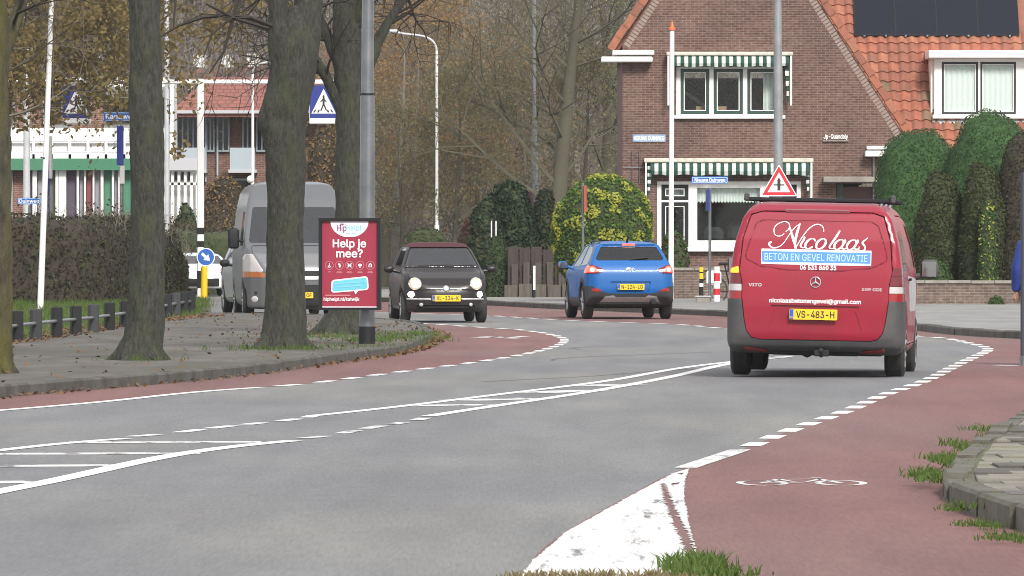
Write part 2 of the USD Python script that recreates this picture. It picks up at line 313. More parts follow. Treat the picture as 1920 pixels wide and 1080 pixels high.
up1 = spl([(-300, 872), (0, 845), (110, 833), (235, 823)]); up2 = spl([(247, 819), (310, 814), (400, 803), (515, 791), (587, 780)]); up3 = spl([(587, 780), (780, 759), (960, 737), (1135, 715), (1280, 690), (1370, 679), (1480, 668)])
lo1 = spl([(-160, 962), (0, 922), (90, 904), (200, 880), (350, 850), (550, 827)]); lo2 = spl([(560, 823), (612, 818), (665, 808), (730, 797), (800, 783)]); lo3 = spl([(802, 781), (960, 757), (1080, 739), (1190, 720), (1280, 702), (1370, 682), (1480, 669)])
mb = MB()
for c, w in ((up1, 0.13), (up3, 0.12), (lo1, 0.16), (lo3, 0.13)): mb.add(*ribbon(c, w, MZ))
part('road_marking', mb, mats['road_paint'], kind='structure', label='white lines of the centre strip')
dashes(up2, 0.12, MZ, .72, .50, 0, 99, 'road_paint', 'road_marking', 'white dashes joining the upper centre lines', 0.3)
dashes(lo2, 0.12, MZ, .8, .6, 0.1, 99, 'road_paint_worn', 'road_marking', 'white dashes joining the lower centre lines', 0.3)
mb = MB()
for a, b in (((130, 830), (490, 829)), ((-60, 852), (372, 850)), ((-90, 875), (222, 873)), ((-110, 906), (60, 904)), ((770, 761), (935, 759)), ((860, 751), (1010, 747)), ((990, 737), (1110, 732)), ((1090, 724), (1180, 721))):
    mb.add(*ribbon(PX([a, b])[:, :2], 0.5 if a[0] > 700 else 0.42, MZ - .0015))
part('road_marking', mb, mats['road_paint_worn'], kind='structure', label='white hatch bars of the centre strip')
mb = MB()
tri = Polygon(PX([(975, 1085), (1000, 1052), (1062, 999), (1187, 929), (1262, 889), (1292, 880), (1284, 905), (1282, 930), (1292, 985), (1304, 1030), (1318, 1085)])[:, :2]).buffer(0)
streak = Polygon(PX([(1237, 907), (1247, 909), (1262, 945), (1290, 1000), (1308, 1050), (1290, 1050), (1272, 1005), (1250, 955)])[:, :2]).buffer(0)
hole = unary_union([Polygon(PX([(1260, 908), (1275, 906), (1272, 910), (1258, 911)])[:, :2]).buffer(0), Polygon(PX([(1268, 890), (1283, 888), (1278, 892)])[:, :2]).buffer(0)])
rw = np.random.default_rng(17)
def ragged(g, a=.016, st=.05):
    e = g.segmentize(st); c = np.array(e.exterior.coords)[:-1]; return Polygon(c + rw.normal(0, a, c.shape)).buffer(0)
tri, streak = ragged(tri, .004), ragged(streak, .010)
part('road_marking', sheet(tri.difference(streak).difference(hole), MZ + 0.002), mats['wedge_paint'], kind='structure', label='white painted wedge where the cycle lane begins')
# bicycle pictogram on the red lane
mb = MB()
def bikemark(o, ax, ay):
    def line(pts, w): mb.add(*ribbon(np.array([[o[0] + x * ax, o[1] + y * ay] for x, y in pts]), w, MZ))
    th = np.linspace(0, 2 * np.pi, 25)
    for cx in (-0.62, 0.62): line([(cx + 0.36 * math.cos(t), -0.3 + 0.55 * math.sin(t)) for t in th], 0.045)
    line([(-0.62, -0.3), (-0.3, 0.55), (0.35, 0.6), (0.62, -0.3)], 0.045); line([(-0.3, 0.55), (0, -0.3), (0.38, 0.6)], 0.04); line([(-0.62, -0.3), (0, -0.3)], 0.04); line([(0.25, 0.85), (0.42, 0.85)], 0.05)
bikemark(G(1500, 904)[:2], 0.385, 0.8)
part('road_marking', mb, mats['road_paint_worn'], kind='structure', label='white bicycle symbol on the near red lane')
mb = MB()
for a, b in (((890, 634), (935, 632)), ((948, 634), (985, 631)), ((905, 631), (965, 635))): mb.add(*ribbon(PX([a, b])[:, :2], 0.18, MZ))
part('road_marking', mb, mats['road_paint_worn'], kind='structure', label='worn white bicycle symbol on the far red lane')
part('road_marking', MB().add(*ribbon(PX([(1868, 685), (1915, 686)])[:, :2], 0.16, MZ)), mats['road_paint'], kind='structure', label='short white stroke on the red lane at right edge')
# verge of grass left, between hedge and footpath
verge = Polygon(PX([(-300, 690), (20, 655), (230, 620), (300, 612), (380, 600), (395, 585), (385, 560), (250, 560), (-300, 566)])[:, :2]).buffer(0)
part('grass_verge', sheet(verge, KH - 0.02), mat('verge_soil', (0.075, 0.085, 0.035), 0.95, col2=(0.10, 0.075, 0.045), scale=0.8, world=True), kind='structure', label='grass verge in front of the hedge')
# tar seams and cracks in the asphalt
mat('tar_seam', (0.030, 0.030, 0.032), 0.55); rc = np.random.default_rng(31)
for pts, w in (([(905, 716), (1000, 711), (1100, 706), (1260, 694), (1360, 690)], .05), ([(1040, 676), (1130, 668), (1240, 664), (1330, 660)], .045), ([(1090, 655), (1180, 649), (1290, 648)], .04)):
    q = smooth_curve(PX(pts)[:, :2], .25); q = q + rc.normal(0, .02, q.shape)
    part('tar_seam', MB().add(*ribbon(q, w, 0.0015)), mats['tar_seam'], road)
mat('stain', (0.085, 0.085, 0.088), 0.8); mat('iron', (0.03, 0.028, 0.026), 0.6, 0.4)
# ------------------------------------------------------------------ plants: trunks, twigs, leaves
def trunk(pts, radii, seed=0, sides=44, bumps=0.10, step=0.07, knots=()):
    p = np.asarray(pts, float); d = np.r_[0, np.cumsum(np.linalg.norm(np.diff(p, axis=0), axis=1))]
    s = np.linspace(0, d[-1], max(4, int(d[-1] / step))); q = CubicSpline(d, p)(s) if len(p) > 2 else np.stack([np.interp(s, d, p[:, i]) for i in range(3)], 1)
    from scipy.interpolate import PchipInterpolator
    r = PchipInterpolator(d, radii)(s)
    t = np.gradient(q, axis=0); t /= np.linalg.norm(t, axis=1, keepdims=True)
    a = np.cross(t, [0.2, 1, 0.1]); a /= np.linalg.norm(a, axis=1, keepdims=True); b = np.cross(t, a)
    th = np.arange(sides) * 2 * np.pi / sides
    dirs = np.cos(th)[None, :, None] * a[:, None] + np.sin(th)[None, :, None] * b[:, None]
    base = q[:, None] + r[:, None, None] * dirs
    n1 = meshkit.fbm(base * [2.2, 2.2, 0.9] + seed * 7.1, 3, seed) - 0.5
    n2 = meshkit.noise(base * [22, 22, 5] + seed * 3.3, seed + 5) - 0.5
    rr = r[:, None] * (1 + bumps * 2 * n1) + 0.034 * n2
    for kp, kr, ka in knots: rr = rr + ka * np.exp(-((base - np.asarray(kp)) ** 2).sum(-1) / kr ** 2)
    v = (q[:, None] + rr[..., None] * dirs).reshape(-1, 3)
    i, j = np.meshgrid(np.arange(len(q) - 1), np.arange(sides), indexing='ij')
    f = np.stack([i * sides + j, (i + 1) * sides + j, (i + 1) * sides + (j + 1) % sides, i * sides + (j + 1) % sides], -1).reshape(-1, 4)
    return v, f[:, ::-1]
def segtubes(segs, sides=3):
    """many independent tapered sticks: rows x0 y0 z0 x1 y1 z1 r0 r1"""
    s = np.asarray(segs, float); p0, p1, r0, r1 = s[:, 0:3], s[:, 3:6], s[:, 6], s[:, 7]
    t = p1 - p0; t /= np.linalg.norm(t, axis=1, keepdims=True) + 1e-9
    a = np.cross(t, np.where(np.abs(t[:, 2:]) < 0.8, [[0, 0, 1.0]], [[1.0, 0, 0]])); a /= np.linalg.norm(a, axis=1, keepdims=True) + 1e-9
    b = np.cross(t, a); th = np.arange(sides) * 2 * np.pi / sides
    ring = np.cos(th)[None, :, None] * a[:, None] + np.sin(th)[None, :, None] * b[:, None]
    v = np.concatenate([p0[:, None] + r0[:, None, None] * ring, p1[:, None] + r1[:, None, None] * ring], 1)
    n = len(s); k = np.arange(sides); base = (np.arange(n) * 2 * sides)[:, None, None]
    f = base + np.stack([k, (k + 1) % sides, (k + 1) % sides + sides, k + sides], 1)[None]
    return v.reshape(-1, 3), f.reshape(-1, 4)
def grow(rng, p, d, L, r, level, kids, out, tips, spread=0.75, up=0.15, nseg=4, wob=0.16, ratio=0.62, taper=0.35):
    p = np.asarray(p, float); d = np.asarray(d, float) / np.linalg.norm(d); pts = [p]; dirs = [d]
    for k in range(nseg):
        d = d + rng.normal(0, wob, 3) + [0, 0, up * 0.3]; d /= np.linalg.norm(d); q = pts[-1] + d * L / nseg
        r0 = r * (1 - (1 - taper) * k / nseg); r1 = r * (1 - (1 - taper) * (k + 1) / nseg)
        out.append([*pts[-1], *q, r0, r1]); pts.append(q); dirs.append(d)
    if level == 0: tips.append(pts[-1]); tips.append(pts[-2]); return
    for c in range(kids[0]):
        u = rng.uniform(0.3, 1.0); k = min(int(u * nseg), nseg - 1); f = u * nseg - k
        b = pts[k] * (1 - f) + pts[k + 1] * f
        side = np.cross(dirs[k + 1], rng.normal(0, 1, 3)); side /= np.linalg.norm(side) + 1e-9
        nd = dirs[k + 1] * (1 - spread * 0.6) + side * spread * rng.uniform(0.6, 1.2) + [0, 0, up]
        grow(rng, b, nd, L * ratio * rng.uniform(0.7, 1.15), max(r * 0.5 * (1 - 0.4 * u), 0.006), level - 1, kids[1:], out, tips, spread, up, max(3, nseg - 1), wob * 1.1, ratio, taper)
def leafquads(rng, c, size, aspect=0.6, flat=0.0, normal=None, njit=0.6):
    c = np.asarray(c, float); n = len(c)
    a = rng.normal(0, 1, (n, 3)); a[:, 2] *= 1 - flat
    if normal is not None:
        nn = normal + rng.normal(0, njit, (n, 3)); nn /= np.linalg.norm(nn, axis=1, keepdims=True); a -= (a * nn).sum(1, keepdims=True) * nn
    a /= np.linalg.norm(a, axis=1, keepdims=True) + 1e-9
    o = nn if normal is not None else rng.normal(0, 1, (n, 3))
    b = np.cross(a, o); b /= np.linalg.norm(b, axis=1, keepdims=True) + 1e-9
    s = (size * rng.uniform(0.6, 1.3, n))[:, None]
    v = np.stack([c - a * s / 2, c + b * s * aspect / 2 - a * s * 0.08, c + a * s / 2, c - b * s * aspect / 2 - a * s * 0.08], 1)
    k = np.arange(n)[:, None] * 4
    return v.reshape(-1, 3), np.concatenate([k, k + 1, k + 2, k + 3], 1)
def blob(c, R, seed, sub=4, amp=0.12, freq=1.6, power=2.0, flatbottom=None):
    m = trimesh.creation.icosphere(sub); v = np.array(m.vertices)
    v = np.sign(v) * np.abs(v); nrm = (np.abs(v) ** power).sum(1) ** (1 / power); v = v / nrm[:, None]
    p = v * R; k = 1 + amp * 2 * (meshkit.fbm(p * freq + seed * 3.7, 3, seed) - 0.5)
    p = p * k[:, None] + c
    if flatbottom is not None: p[:, 2] = np.maximum(p[:, 2], flatbottom)
    return p, np.array(m.faces)
def surface_leaves(rng, v, f, n, size, depth=0.1, out=0.03, aspect=0.6, njit=0.6):
    a, b, c = v[f[:, 0]], v[f[:, 1]], v[f[:, 2]]; N = np.cross(b - a, c - a); A = np.linalg.norm(N, axis=1); N = N / (A[:, None] + 1e-12)
    k = rng.choice(len(f), n, p=A / A.sum()); u = rng.uniform(0, 1, (n, 2)); u = np.where(u.sum(1, keepdims=True) > 1, 1 - u, u)
    p = a[k] + u[:, :1] * (b - a)[k] + u[:, 1:] * (c - a)[k]
    p = p + N[k] * (out - depth * rng.uniform(0, 1, (n, 1)) ** 2)
    return leafquads(rng, p, size, aspect, normal=N[k], njit=njit)
def tuft(rng, c, n, h, spread):
    p = np.asarray(c, float) + np.c_[rng.normal(0, spread, (n, 2)), np.zeros(n)]
    lean = np.c_[rng.normal(0, 0.45, (n, 2)), np.ones(n)] * (h * rng.uniform(0.4, 1.2, n))[:, None]
    th = rng.uniform(0, np.pi, n); w = np.c_[np.cos(th), np.sin(th), np.zeros(n)] * 0.005
    mid = p + lean * 0.6 * [0.7, 0.7, 1.1]
    v = np.stack([p - w, p + w, mid + w * 0.8, mid - w * 0.8, p + lean], 1)
    k = np.arange(n)[:, None] * 5
    f = np.vstack([np.concatenate([k, k + 1, k + 2], 1), np.concatenate([k, k + 2, k + 3], 1), np.concatenate([k + 3, k + 2, k + 4], 1)])
    return v.reshape(-1, 3), f
leafmat('leaf_autumn', [(0, (0.20, 0.15, 0.06)), (0.3, (0.37, 0.27, 0.08)), (0.55, (0.27, 0.245, 0.08)), (0.8, (0.14, 0.14, 0.06)), (1, (0.52, 0.40, 0.10))], trans=0.45)
leafmat('leaf_olive', [(0, (0.16, 0.145, 0.07)), (0.5, (0.26, 0.225, 0.095)), (1, (0.40, 0.32, 0.11))])
#[(0, (0.084, 0.077, 0.028)), (0.5, (0.161, 0.14, 0.049)), (1, (0.238, 0.182, 0.056))])
leafmat('leaf_rust', [(0, (0.26, 0.16, 0.07)), (0.5, (0.38, 0.25, 0.09)), (1, (0.46, 0.34, 0.12))])
#[(0, (0.13, 0.0585, 0.026)), (0.5, (0.208, 0.111, 0.039)), (1, (0.26, 0.169, 0.052))])
leafmat('leaf_litter', [(0, (0.14, 0.08, 0.04)), (0.4, (0.24, 0.15, 0.07)), (0.8, (0.32, 0.23, 0.12)), (1, (0.2, 0.13, 0.07))], trans=0.1)
leafmat('leaf_hedge', [(0, (0.0448, 0.0416, 0.0192)), (0.35, (0.08, 0.088, 0.0288)), (0.6, (0.12, 0.088, 0.04)), (0.85, (0.16, 0.16, 0.048)), (1, (0.208, 0.12, 0.048))])
leafmat('leaf_hedge_brown', [(0, (0.032, 0.024, 0.017)), (0.4, (0.085, 0.050, 0.030)), (0.75, (0.15, 0.088, 0.045)), (1, (0.075, 0.078, 0.03))])
leafmat('leaf_hedge_green', [(0, (0.05, 0.065, 0.018)), (0.5, (0.11, 0.125, 0.03)), (0.85, (0.18, 0.18, 0.045)), (1, (0.22, 0.13, 0.05))])
leafmat('leaf_lime', [(0, (0.10, 0.17, 0.03)), (0.5, (0.19, 0.26, 0.045)), (1, (0.34, 0.36, 0.08))], trans=0.35)
leafmat('leaf_conifer', [(0, (0.030, 0.085, 0.020)), (0.5, (0.055, 0.14, 0.034)), (1, (0.10, 0.20, 0.05))], trans=0.3)
leafmat('leaf_green', [(0, (0.036, 0.08, 0.016)), (0.5, (0.07, 0.15, 0.028)), (0.85, (0.11, 0.21, 0.04)), (1, (0.15, 0.24, 0.06))], trans=0.25)
leafmat('leaf_green_dark', [(0, (0.0144, 0.0288, 0.0126)), (0.6, (0.0324, 0.0576, 0.0216)), (1, (0.063, 0.09, 0.036))], trans=0.15)
leafmat('leaf_yellow', [(0, (0.36, 0.38, 0.06)), (0.5, (0.52, 0.50, 0.09)), (1, (0.66, 0.60, 0.16))])
leafmat('leaf_red', [(0, (0.09, 0.02, 0.016)), (0.5, (0.20, 0.035, 0.028)), (0.8, (0.08, 0.04, 0.02)), (1, (0.30, 0.05, 0.03))])
leafmat('leaf_dry', [(0, (0.0825, 0.0675, 0.033)), (0.5, (0.15, 0.128, 0.0525)), (1, (0.21, 0.195, 0.075))])
leafmat('grass_blade', [(0, (0.08, 0.13, 0.025)), (0.5, (0.13, 0.20, 0.045)), (0.85, (0.19, 0.24, 0.07)), (1, (0.30, 0.26, 0.13))])
leafmat('grass_dry', [(0, (0.20, 0.16, 0.08)), (0.6, (0.33, 0.27, 0.15)), (1, (0.13, 0.15, 0.05))])
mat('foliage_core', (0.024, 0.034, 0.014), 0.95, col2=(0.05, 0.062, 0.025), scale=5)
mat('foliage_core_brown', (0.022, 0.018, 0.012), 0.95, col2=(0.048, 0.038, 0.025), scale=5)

# ------------------------------------------------------------------ the row of big trees on the left footpath
def street_tree(name, label, base_px, path, limbs, bark='bark', seed=0, knots=(), twigs=12, leaves=0, hangs=()):
    Y = G(*base_px, z=KH - 0.02)[1]
    t = thing(name, label, 'tree', (X_(base_px[0], Y), Y, 0), group='trees along the left footpath'); o = np.array([X_(base_px[0], Y), Y, 0])
    pts = [W(x, y, Y) - o for x, y, r in path]; pts = [pts[0] - [0, 0, 0.15]] + pts; rr = [path[0][2] * 1.05] + [r for *_, r in path]
    kn = [(W(x, y, Y) - o + [0, dy, 0], kr, ka) for x, y, dy, kr, ka in knots]
    mb = MB().add(*trunk(pts, np.array(rr) * Y / F, seed, knots=kn)); rng = np.random.default_rng(seed); rots = rng.uniform(0, 6.3)
    for k in range(5):                                     # root flare
        a = rots + k * 1.26; R = path[0][2] * Y / F
        mb.tube([np.array([math.cos(a), math.sin(a), 0]) * R * 0.45 + [0, 0, 0.36], np.array([math.cos(a), math.sin(a), 0]) * R * 0.9 + [0, 0, 0.16], np.array([math.cos(a + .1), math.sin(a + .1), 0]) * R * 1.5 + [0, 0, 0.06]], [R * 0.30, R * 0.30, R * 0.14], 8)
    part('trunk', mb, mats[bark], t, smooth=50)
    segs, tips = [], []
    for lb in limbs:
        lp_ = [W(x, y, Y) - o + [0, dy, 0] for x, y, dy, r in lb]
        part('branch', trunk(lp_, np.array([r for *_, r in lb]) * Y / F, seed + 3, sides=14, bumps=0.06), mats[bark], t, smooth=50)
        for k in range(twigs):
            u = rng.uniform(0.35, 1); i = min(int(u * (len(lp_) - 1)), len(lp_) - 2); b = lp_[i] + (lp_[i + 1] - lp_[i]) * (u * (len(lp_) - 1) - i)
            grow(rng, b, (lp_[i + 1] - lp_[i]) / np.linalg.norm(lp_[i + 1] - lp_[i]) + rng.normal(0, 0.6, 3), 1.3, 0.022, 2, [5, 4], segs, tips, up=0.05)
    for lb in hangs:                                       # drooping thin branches in view
        lp_ = np.array([W(x, y, Y) - o + [0, dy, 0] for x, y, dy, r in lb]); q = smooth_curve(lp_, 0.25); r = np.interp(np.linspace(0, 1, len(q)), np.linspace(0, 1, len(lb)), [x[3] for x in lb]) * Y / F
        segs += [[*q[i], *q[i + 1], r[i], r[i + 1]] for i in range(len(q) - 1)]
        for k in range(int(len(q) * 0.3)):
            i = rng.integers(len(q) // 4, len(q) - 1)
            grow(rng, q[i], (q[i + 1] - q[i]) / np.linalg.norm(q[i + 1] - q[i]) * 0.8 + rng.normal(0, 0.5, 3) - [0, 0, 0.25], rng.uniform(0.4, 1.1), max(r[i] * 0.45, 0.005), 1, [3], segs, tips, up=-0.1)
    if segs: part('twigs', segtubes(segs, 4), mats['twig_dark'], t, kind='stuff')
    if leaves and tips:
        c = np.array(tips)[rng.integers(0, len(tips), leaves)] + rng.normal(0, 0.10, (leaves, 3))
        part('leaves', leafquads(rng, c, np.full(leaves, 0.085)), mats['leaf_autumn'], t, kind='stuff')
    return t
street_tree('street_tree', 'straight unforked bare grey trunk directly right of the blue street name sign', (262, 677),
    [(262, 677, 44), (266, 650, 38), (272, 610, 34.5), (277, 500, 32), (277, 320, 32), (273, 150, 30), (272, 0, 30), (268, -300, 27), (264, -600, 20)],
    [[(268, -120, 0, 16), (330, -260, .6, 12), (420, -420, 1.2, 6)], [(268, -200, 0, 14), (200, -340, -.5, 10), (110, -500, -1, 5)]], seed=2, knots=[(258, 138, -0.2, 0.10, -0.04), (285, 136, -0.2, 0.08, -0.04)])
street_tree('street_tree', 'forked trunk with an old knot, just left of the red poster board', (529, 656),
    [(529, 656, 46), (532, 620, 41), (534, 560, 37), (536, 400, 35), (535, 280, 38), (535, 225, 41), (545, 160, 42), (553, 90, 43), (555, 55, 34), (556, 10, 10)],
    [[(528, 110, 0, 25), (523, 40, -.03, 20), (521, -80, -.1, 18), (505, -300, -.4, 12), (480, -560, -.9, 6)], [(568, 110, 0, 30), (576, 30, .05, 27), (588, -90, .2, 22), (610, -300, .6, 14), (650, -560, 1.0, 7)]],
    seed=5, knots=[(500, 228, 0, 0.16, 0.07), (515, 205, -.15, 0.15, 0.04), (523, 222, -.25, 0.10, -0.05), (497, 80, 0, .1, .03)], twigs=10, leaves=260,
    hangs=[[(512, 50, -.1, 5), (440, 30, -.3, 4), (350, 45, -.5, 3), (300, 75, -.6, 1.6)], [(470, -40, -.2, 5), (440, 30, -.3, 4), (425, 90, -.4, 3), (395, 140, -.5, 1.5)], [(505, 55, -.2, 3.5), (470, 48, -.3, 3), (430, 30, -.4, 3), (390, 10, -.5, 2)], [(430, 40, -.35, 3), (405, 60, -.5, 2.2), (385, 110, -.6, 1.2)], [(300, -60, .5, 4), (330, 10, .2, 3), (325, 50, .1, 1.5)]])
street_tree('street_tree', 'dark many-branched trunk standing behind the red poster board', (640, 628),
    [(640, 628, 44), (644, 605, 36), (650, 560, 30), (655, 420, 26), (656, 300, 26), (656, 200, 27), (652, 110, 28), (650, 40, 27), (655, -60, 24), (660, -300, 16), (668, -560, 9)],
    [[(655, 235, 0, 13), (628, 180, -.1, 10), (596, 118, -.3, 9), (575, 95, -.4, 5)], [(650, 150, 0, 15), (622, 85, .1, 12), (600, 40, .2, 10), (575, -60, .4, 6)], [(668, 190, 0, 15), (700, 95, .15, 12), (728, 40, .3, 9), (765, -15, .5, 6), (800, -80, .7, 4)], [(662, 60, 0, 13), (690, -20, -.2, 10), (740, -160, -.4, 5)]], seed=9, twigs=8, knots=[(645, 60, -.2, .1, .04), (668, 90, -.2, .1, .04), (640, 20, -.2, .09, .04)])
street_tree('street_tree', 'mossy trunk cut off by the left edge of the view', (-8, 702),
    [(-8, 702, 33), (-6, 660, 30), (-5, 560, 28), (-4, 350, 25), (-6, 150, 23), (-10, -50, 21), (-16, -400, 15)], [[(-4, 120, 0, 14), (30, 20, .4, 12), (70, -160, .8, 6)]], bark='bark_mossy', seed=12, twigs=9)

# autumn trees with leaves over the left houses
def leafy_tree(name, label, base, H, R, seed, leaves, lm, group=None, trunk_r=0.16, levels=3, kids=(8, 6, 4), lsize=0.075, crown_lo=0.28, hang=0.0):
    t = thing(name, label, 'tree', base, group=group); rng = np.random.default_rng(seed); out, tips = [], []
    tr = [np.array([0, 0, -0.1]), np.array([0.05, 0, H * 0.3]), np.array([-0.08, 0.05, H * 0.62]), np.array([0.05, 0, H * 0.95])]
    part('trunk', trunk(tr, [trunk_r * 1.3, trunk_r, trunk_r * .6, trunk_r * .15], seed, sides=14), mats['bark'], t, smooth=50)
    for k in range(kids[0] * 3):
        u = rng.uniform(crown_lo, 0.97); i = min(int(u * 3), 2); b = tr[i] + (tr[i + 1] - tr[i]) * (u * 3 - i); a = k * 2.4 + rng.uniform(-.4, .4)
        L = R * (1.15 - 0.75 * abs(u - 0.45)) * rng.uniform(0.75, 1.1)
        grow(rng, b, [math.cos(a), math.sin(a), 0.55 - hang], L, trunk_r * 0.38 * (1.2 - u), levels - 1, kids[1:], out, tips, up=0.12 - hang * 0.4)
    part('twigs', segtubes(out, 3), mats['twig'], t, kind='stuff')
    tips = np.array(tips)
    if leaves:
        clump = rng.random(len(tips)) ** 2 + 0.05; c = tips[rng.choice(len(tips), leaves, p=clump / clump.sum())] + rng.normal(0, 0.14, (leaves, 3))
        part('leaves', leafquads(rng, c, np.full(leaves, lsize)), mats[lm], t, kind='stuff')
    return t
leafy_tree('autumn_tree', 'golden-leaved tree hanging over the white building behind the hedge', (X_(-4, 172), 172, 0), 9.8, 3.9, 31, 15000, 'leaf_autumn', lsize=0.16, crown_lo=0.50, trunk_r=.085, hang=0.28)
leafy_tree('autumn_tree', 'brown-gold tree right behind the nearest whole trunk', (X_(266, 178), 178, 0), 10.0, 3.0, 33, 8500, 'leaf_autumn', lsize=0.15, crown_lo=0.54, trunk_r=.10, hang=0.15)
leafy_tree('autumn_tree', 'thin yellow-leaved tree at the left edge behind the mossy trunk', (X_(-8, 150), 150, 0), 9.0, 2.2, 37, 3800, 'leaf_autumn', lsize=0.11, crown_lo=0.42, trunk_r=.12, hang=0.2)

# hanging sprays of yellow leaves in front of the building
rng = np.random.default_rng(91); segs, lc = [], []
for k in range(105):
    px, py = rng.uniform(8, 250), -20 + 245 * rng.uniform(0, 1) ** .8; Yd = 171 + rng.uniform(-1.5, 1.5); p = W(px, py, Yd); top = p + [rng.normal(0, .5), rng.normal(0, .3), rng.uniform(.8, 2.2)]
    q = smooth_curve([top, (p + top) / 2 + rng.normal(0, .15, 3), p, p - [rng.normal(0, .1), 0, .25]], .2); segs += [[*q[i], *q[i + 1], .008, .006] for i in range(len(q) - 1)]
    c = q[rng.integers(len(q) // 3, len(q), 42)] + rng.normal(0, .13, (42, 3)); lc.append(c)
at_ = thing('autumn_tree', 'weeping yellow-leaved sprays hanging before the left crossing sign', 'tree', (0, 0, 0)); part('trunk', trunk([np.array([X_(2, 173.5), 173.5, -.1]), np.array([X_(6, 173.5), 173.5, 3.6]), np.array([X_(48, 172.5), 172.5, 6.3]), np.array([X_(110, 172), 172, 7.6])], [.10, .085, .07, .03], 5, sides=12), mats['bark'], at_, smooth=50)
part('twigs', segtubes(segs, 3), mats['twig'], at_, kind='stuff'); lc = np.vstack(lc); part('leaves', leafquads(rng, lc, np.full(len(lc), .15)), mats['leaf_autumn'], at_, kind='stuff')
# ------------------------------------------------------------------ hedge, fence, litter on the left
def hedge(label, line, h, w, n, lm, core, seed, name='hedge', size=0.07, gap=0.0):
    rng = np.random.default_rng(seed); q = smooth_curve(np.asarray(line, float), 0.22); m = 14
    t = np.gradient(q, axis=0); t /= np.linalg.norm(t, axis=1, keepdims=True); nn = np.c_[-t[:, 1], t[:, 0]]
    hh = np.interp(np.linspace(0, 1, len(q)), np.linspace(0, 1, len(h)), h) if np.ndim(h) else np.full(len(q), h)
    th = np.linspace(0, np.pi, m); prof = np.stack([np.sign(np.cos(th)) * np.abs(np.cos(th)) ** 0.35, np.abs(np.sin(th)) ** 0.35], 1)
    v = np.stack([np.stack([q[:, 0] + nn[:, 0] * a * w / 2, q[:, 1] + nn[:, 1] * a * w / 2, b * hh], 1) for a, b in prof], 1)
    v = v + (meshkit.fbm(v * 1.3, 3, seed)[..., None] - 0.5) * np.array([0.35, 0.35, 0.5]) * np.minimum(1, v[..., 2:] * 2)
    i, j = np.meshgrid(np.arange(len(q) - 1), np.arange(m - 1), indexing='ij'); f = np.stack([i * m + j, i * m + j + 1, (i + 1) * m + j + 1, (i + 1) * m + j], -1).reshape(-1, 4)
    v = v.reshape(-1, 3); v = np.vstack([v, v[:m].mean(0), v[-m:].mean(0)]); e = (len(q) - 1) * m; k = np.arange(m - 1)
    tri = np.vstack([f[:, [0, 1, 2]], f[:, [0, 2, 3]], np.stack([np.full(m - 1, len(v) - 2), k + 1, k], 1), np.stack([np.full(m - 1, len(v) - 1), e + k, e + k + 1], 1)])
    c = v.mean(0); tr = thing(name, label, 'hedge'); 
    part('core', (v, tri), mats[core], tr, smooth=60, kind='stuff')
    nz_ = np.cross(v[tri[:, 1]] - v[tri[:, 0]], v[tri[:, 2]] - v[tri[:, 0]])
    if nz_[:, 2][v[tri].mean(1)[:, 2] > hh.max() * .8].sum() < 0: tri = tri[:, ::-1]
    if False and np.einsum('ij,ij->i', np.cross(v[tri[:, 1]] - v[tri[:, 0]], v[tri[:, 2]] - v[tri[:, 0]]), v[tri].mean(1) - c).sum() < 0: tri = tri[:, ::-1]
    for l, share, sd in ((lm[0], 0.6, 1), (lm[1], 0.4, 2)):
        part('leaves', surface_leaves(np.random.default_rng(seed + sd), v, tri, int(n * share), np.full(int(n * share), size), 0.25, 0.10), mats[l], tr, kind='stuff')
    segs, tips = [], []
    for k in range(int(len(q) * 2.2)):
        i = rng.integers(0, len(q)); b = [q[i, 0] + rng.normal(0, w * .3), q[i, 1] + rng.normal(0, w * .3), hh[i] * 0.85]; grow(rng, b, [rng.normal(0, .3), rng.normal(0, .3), 1], rng.uniform(.3, .75), 0.008, 1, [3], segs, tips)
    part('shoots', segtubes(segs, 3), mats['twig'], tr, kind='stuff')
    c = np.array(tips)[rng.integers(0, len(tips), 900)] + rng.normal(0, .05, (900, 3)); part('leaves', leafquads(rng, c, np.full(900, size)), mats[lm[0]], tr, kind='stuff')
    return tr
hedge('tall brown green hedge behind the low post fence on the left', [G(-90, 577)[:2], G(90, 577)[:2], G(205, 573)[:2], G(270, 566)[:2], G(302, 558)[:2], G(318, 552)[:2]], [2.0, 1.95, 1.9, 1.8, 1.55, 1.2, 1.05, .95, .8], 1.2, 52000, ('leaf_hedge_brown', 'leaf_hedge_green'), 'foliage_core_brown', 41, size=.085)
hedge('green bushy hedge beside the white gantry post', [W(330, 500, 212)[:2], W(372, 500, 207)[:2], W(440, 500, 207)[:2]], [2.0, 1.9, 1.8], 1.6, 4500, ('leaf_dry', 'leaf_green_dark'), 'foliage_core', 43)
# low fence: square posts with a rail
fl = [(-38, 655), (-3, 649), (32, 643), (67, 638), (106, 633), (142, 629), (175, 625), (205, 620), (234, 615), (262, 609), (288, 603), (313, 597), (330, 593), (345, 590), (358, 588)]
ft = thing('low_fence', 'low fence of dark square posts with a metal rail in the grass verge', 'fence')
fpts = np.array([G(x, y, 0.10) for x, y in fl])
for k, p in enumerate(fpts): part('post', MB().box((p[0], p[1], 0.10 + 0.2), (0.15, 0.15, 0.48), rz=0.3, bev=0.015), mats['black_paint'] if k % 3 else mat('post_worn%d' % k, (0.03, 0.032, 0.036), 0.7), ft)
part('rail', MB().tube(fpts + [0, -0.02, 0.24], 0.025, 8), mats['galvanised'], ft, smooth=50)
rng = np.random.default_rng(77)
def scatter_poly(rng, poly, n):
    x0, y0, x1, y1 = poly.bounds; out = []
    from shapely import contains_xy
    while len(out) < n:
        p = rng.uniform((x0, y0), (x1, y1), (n * 2, 2)); out += list(p[contains_xy(poly, p[:, 0], p[:, 1])])
    return np.array(out[:n])
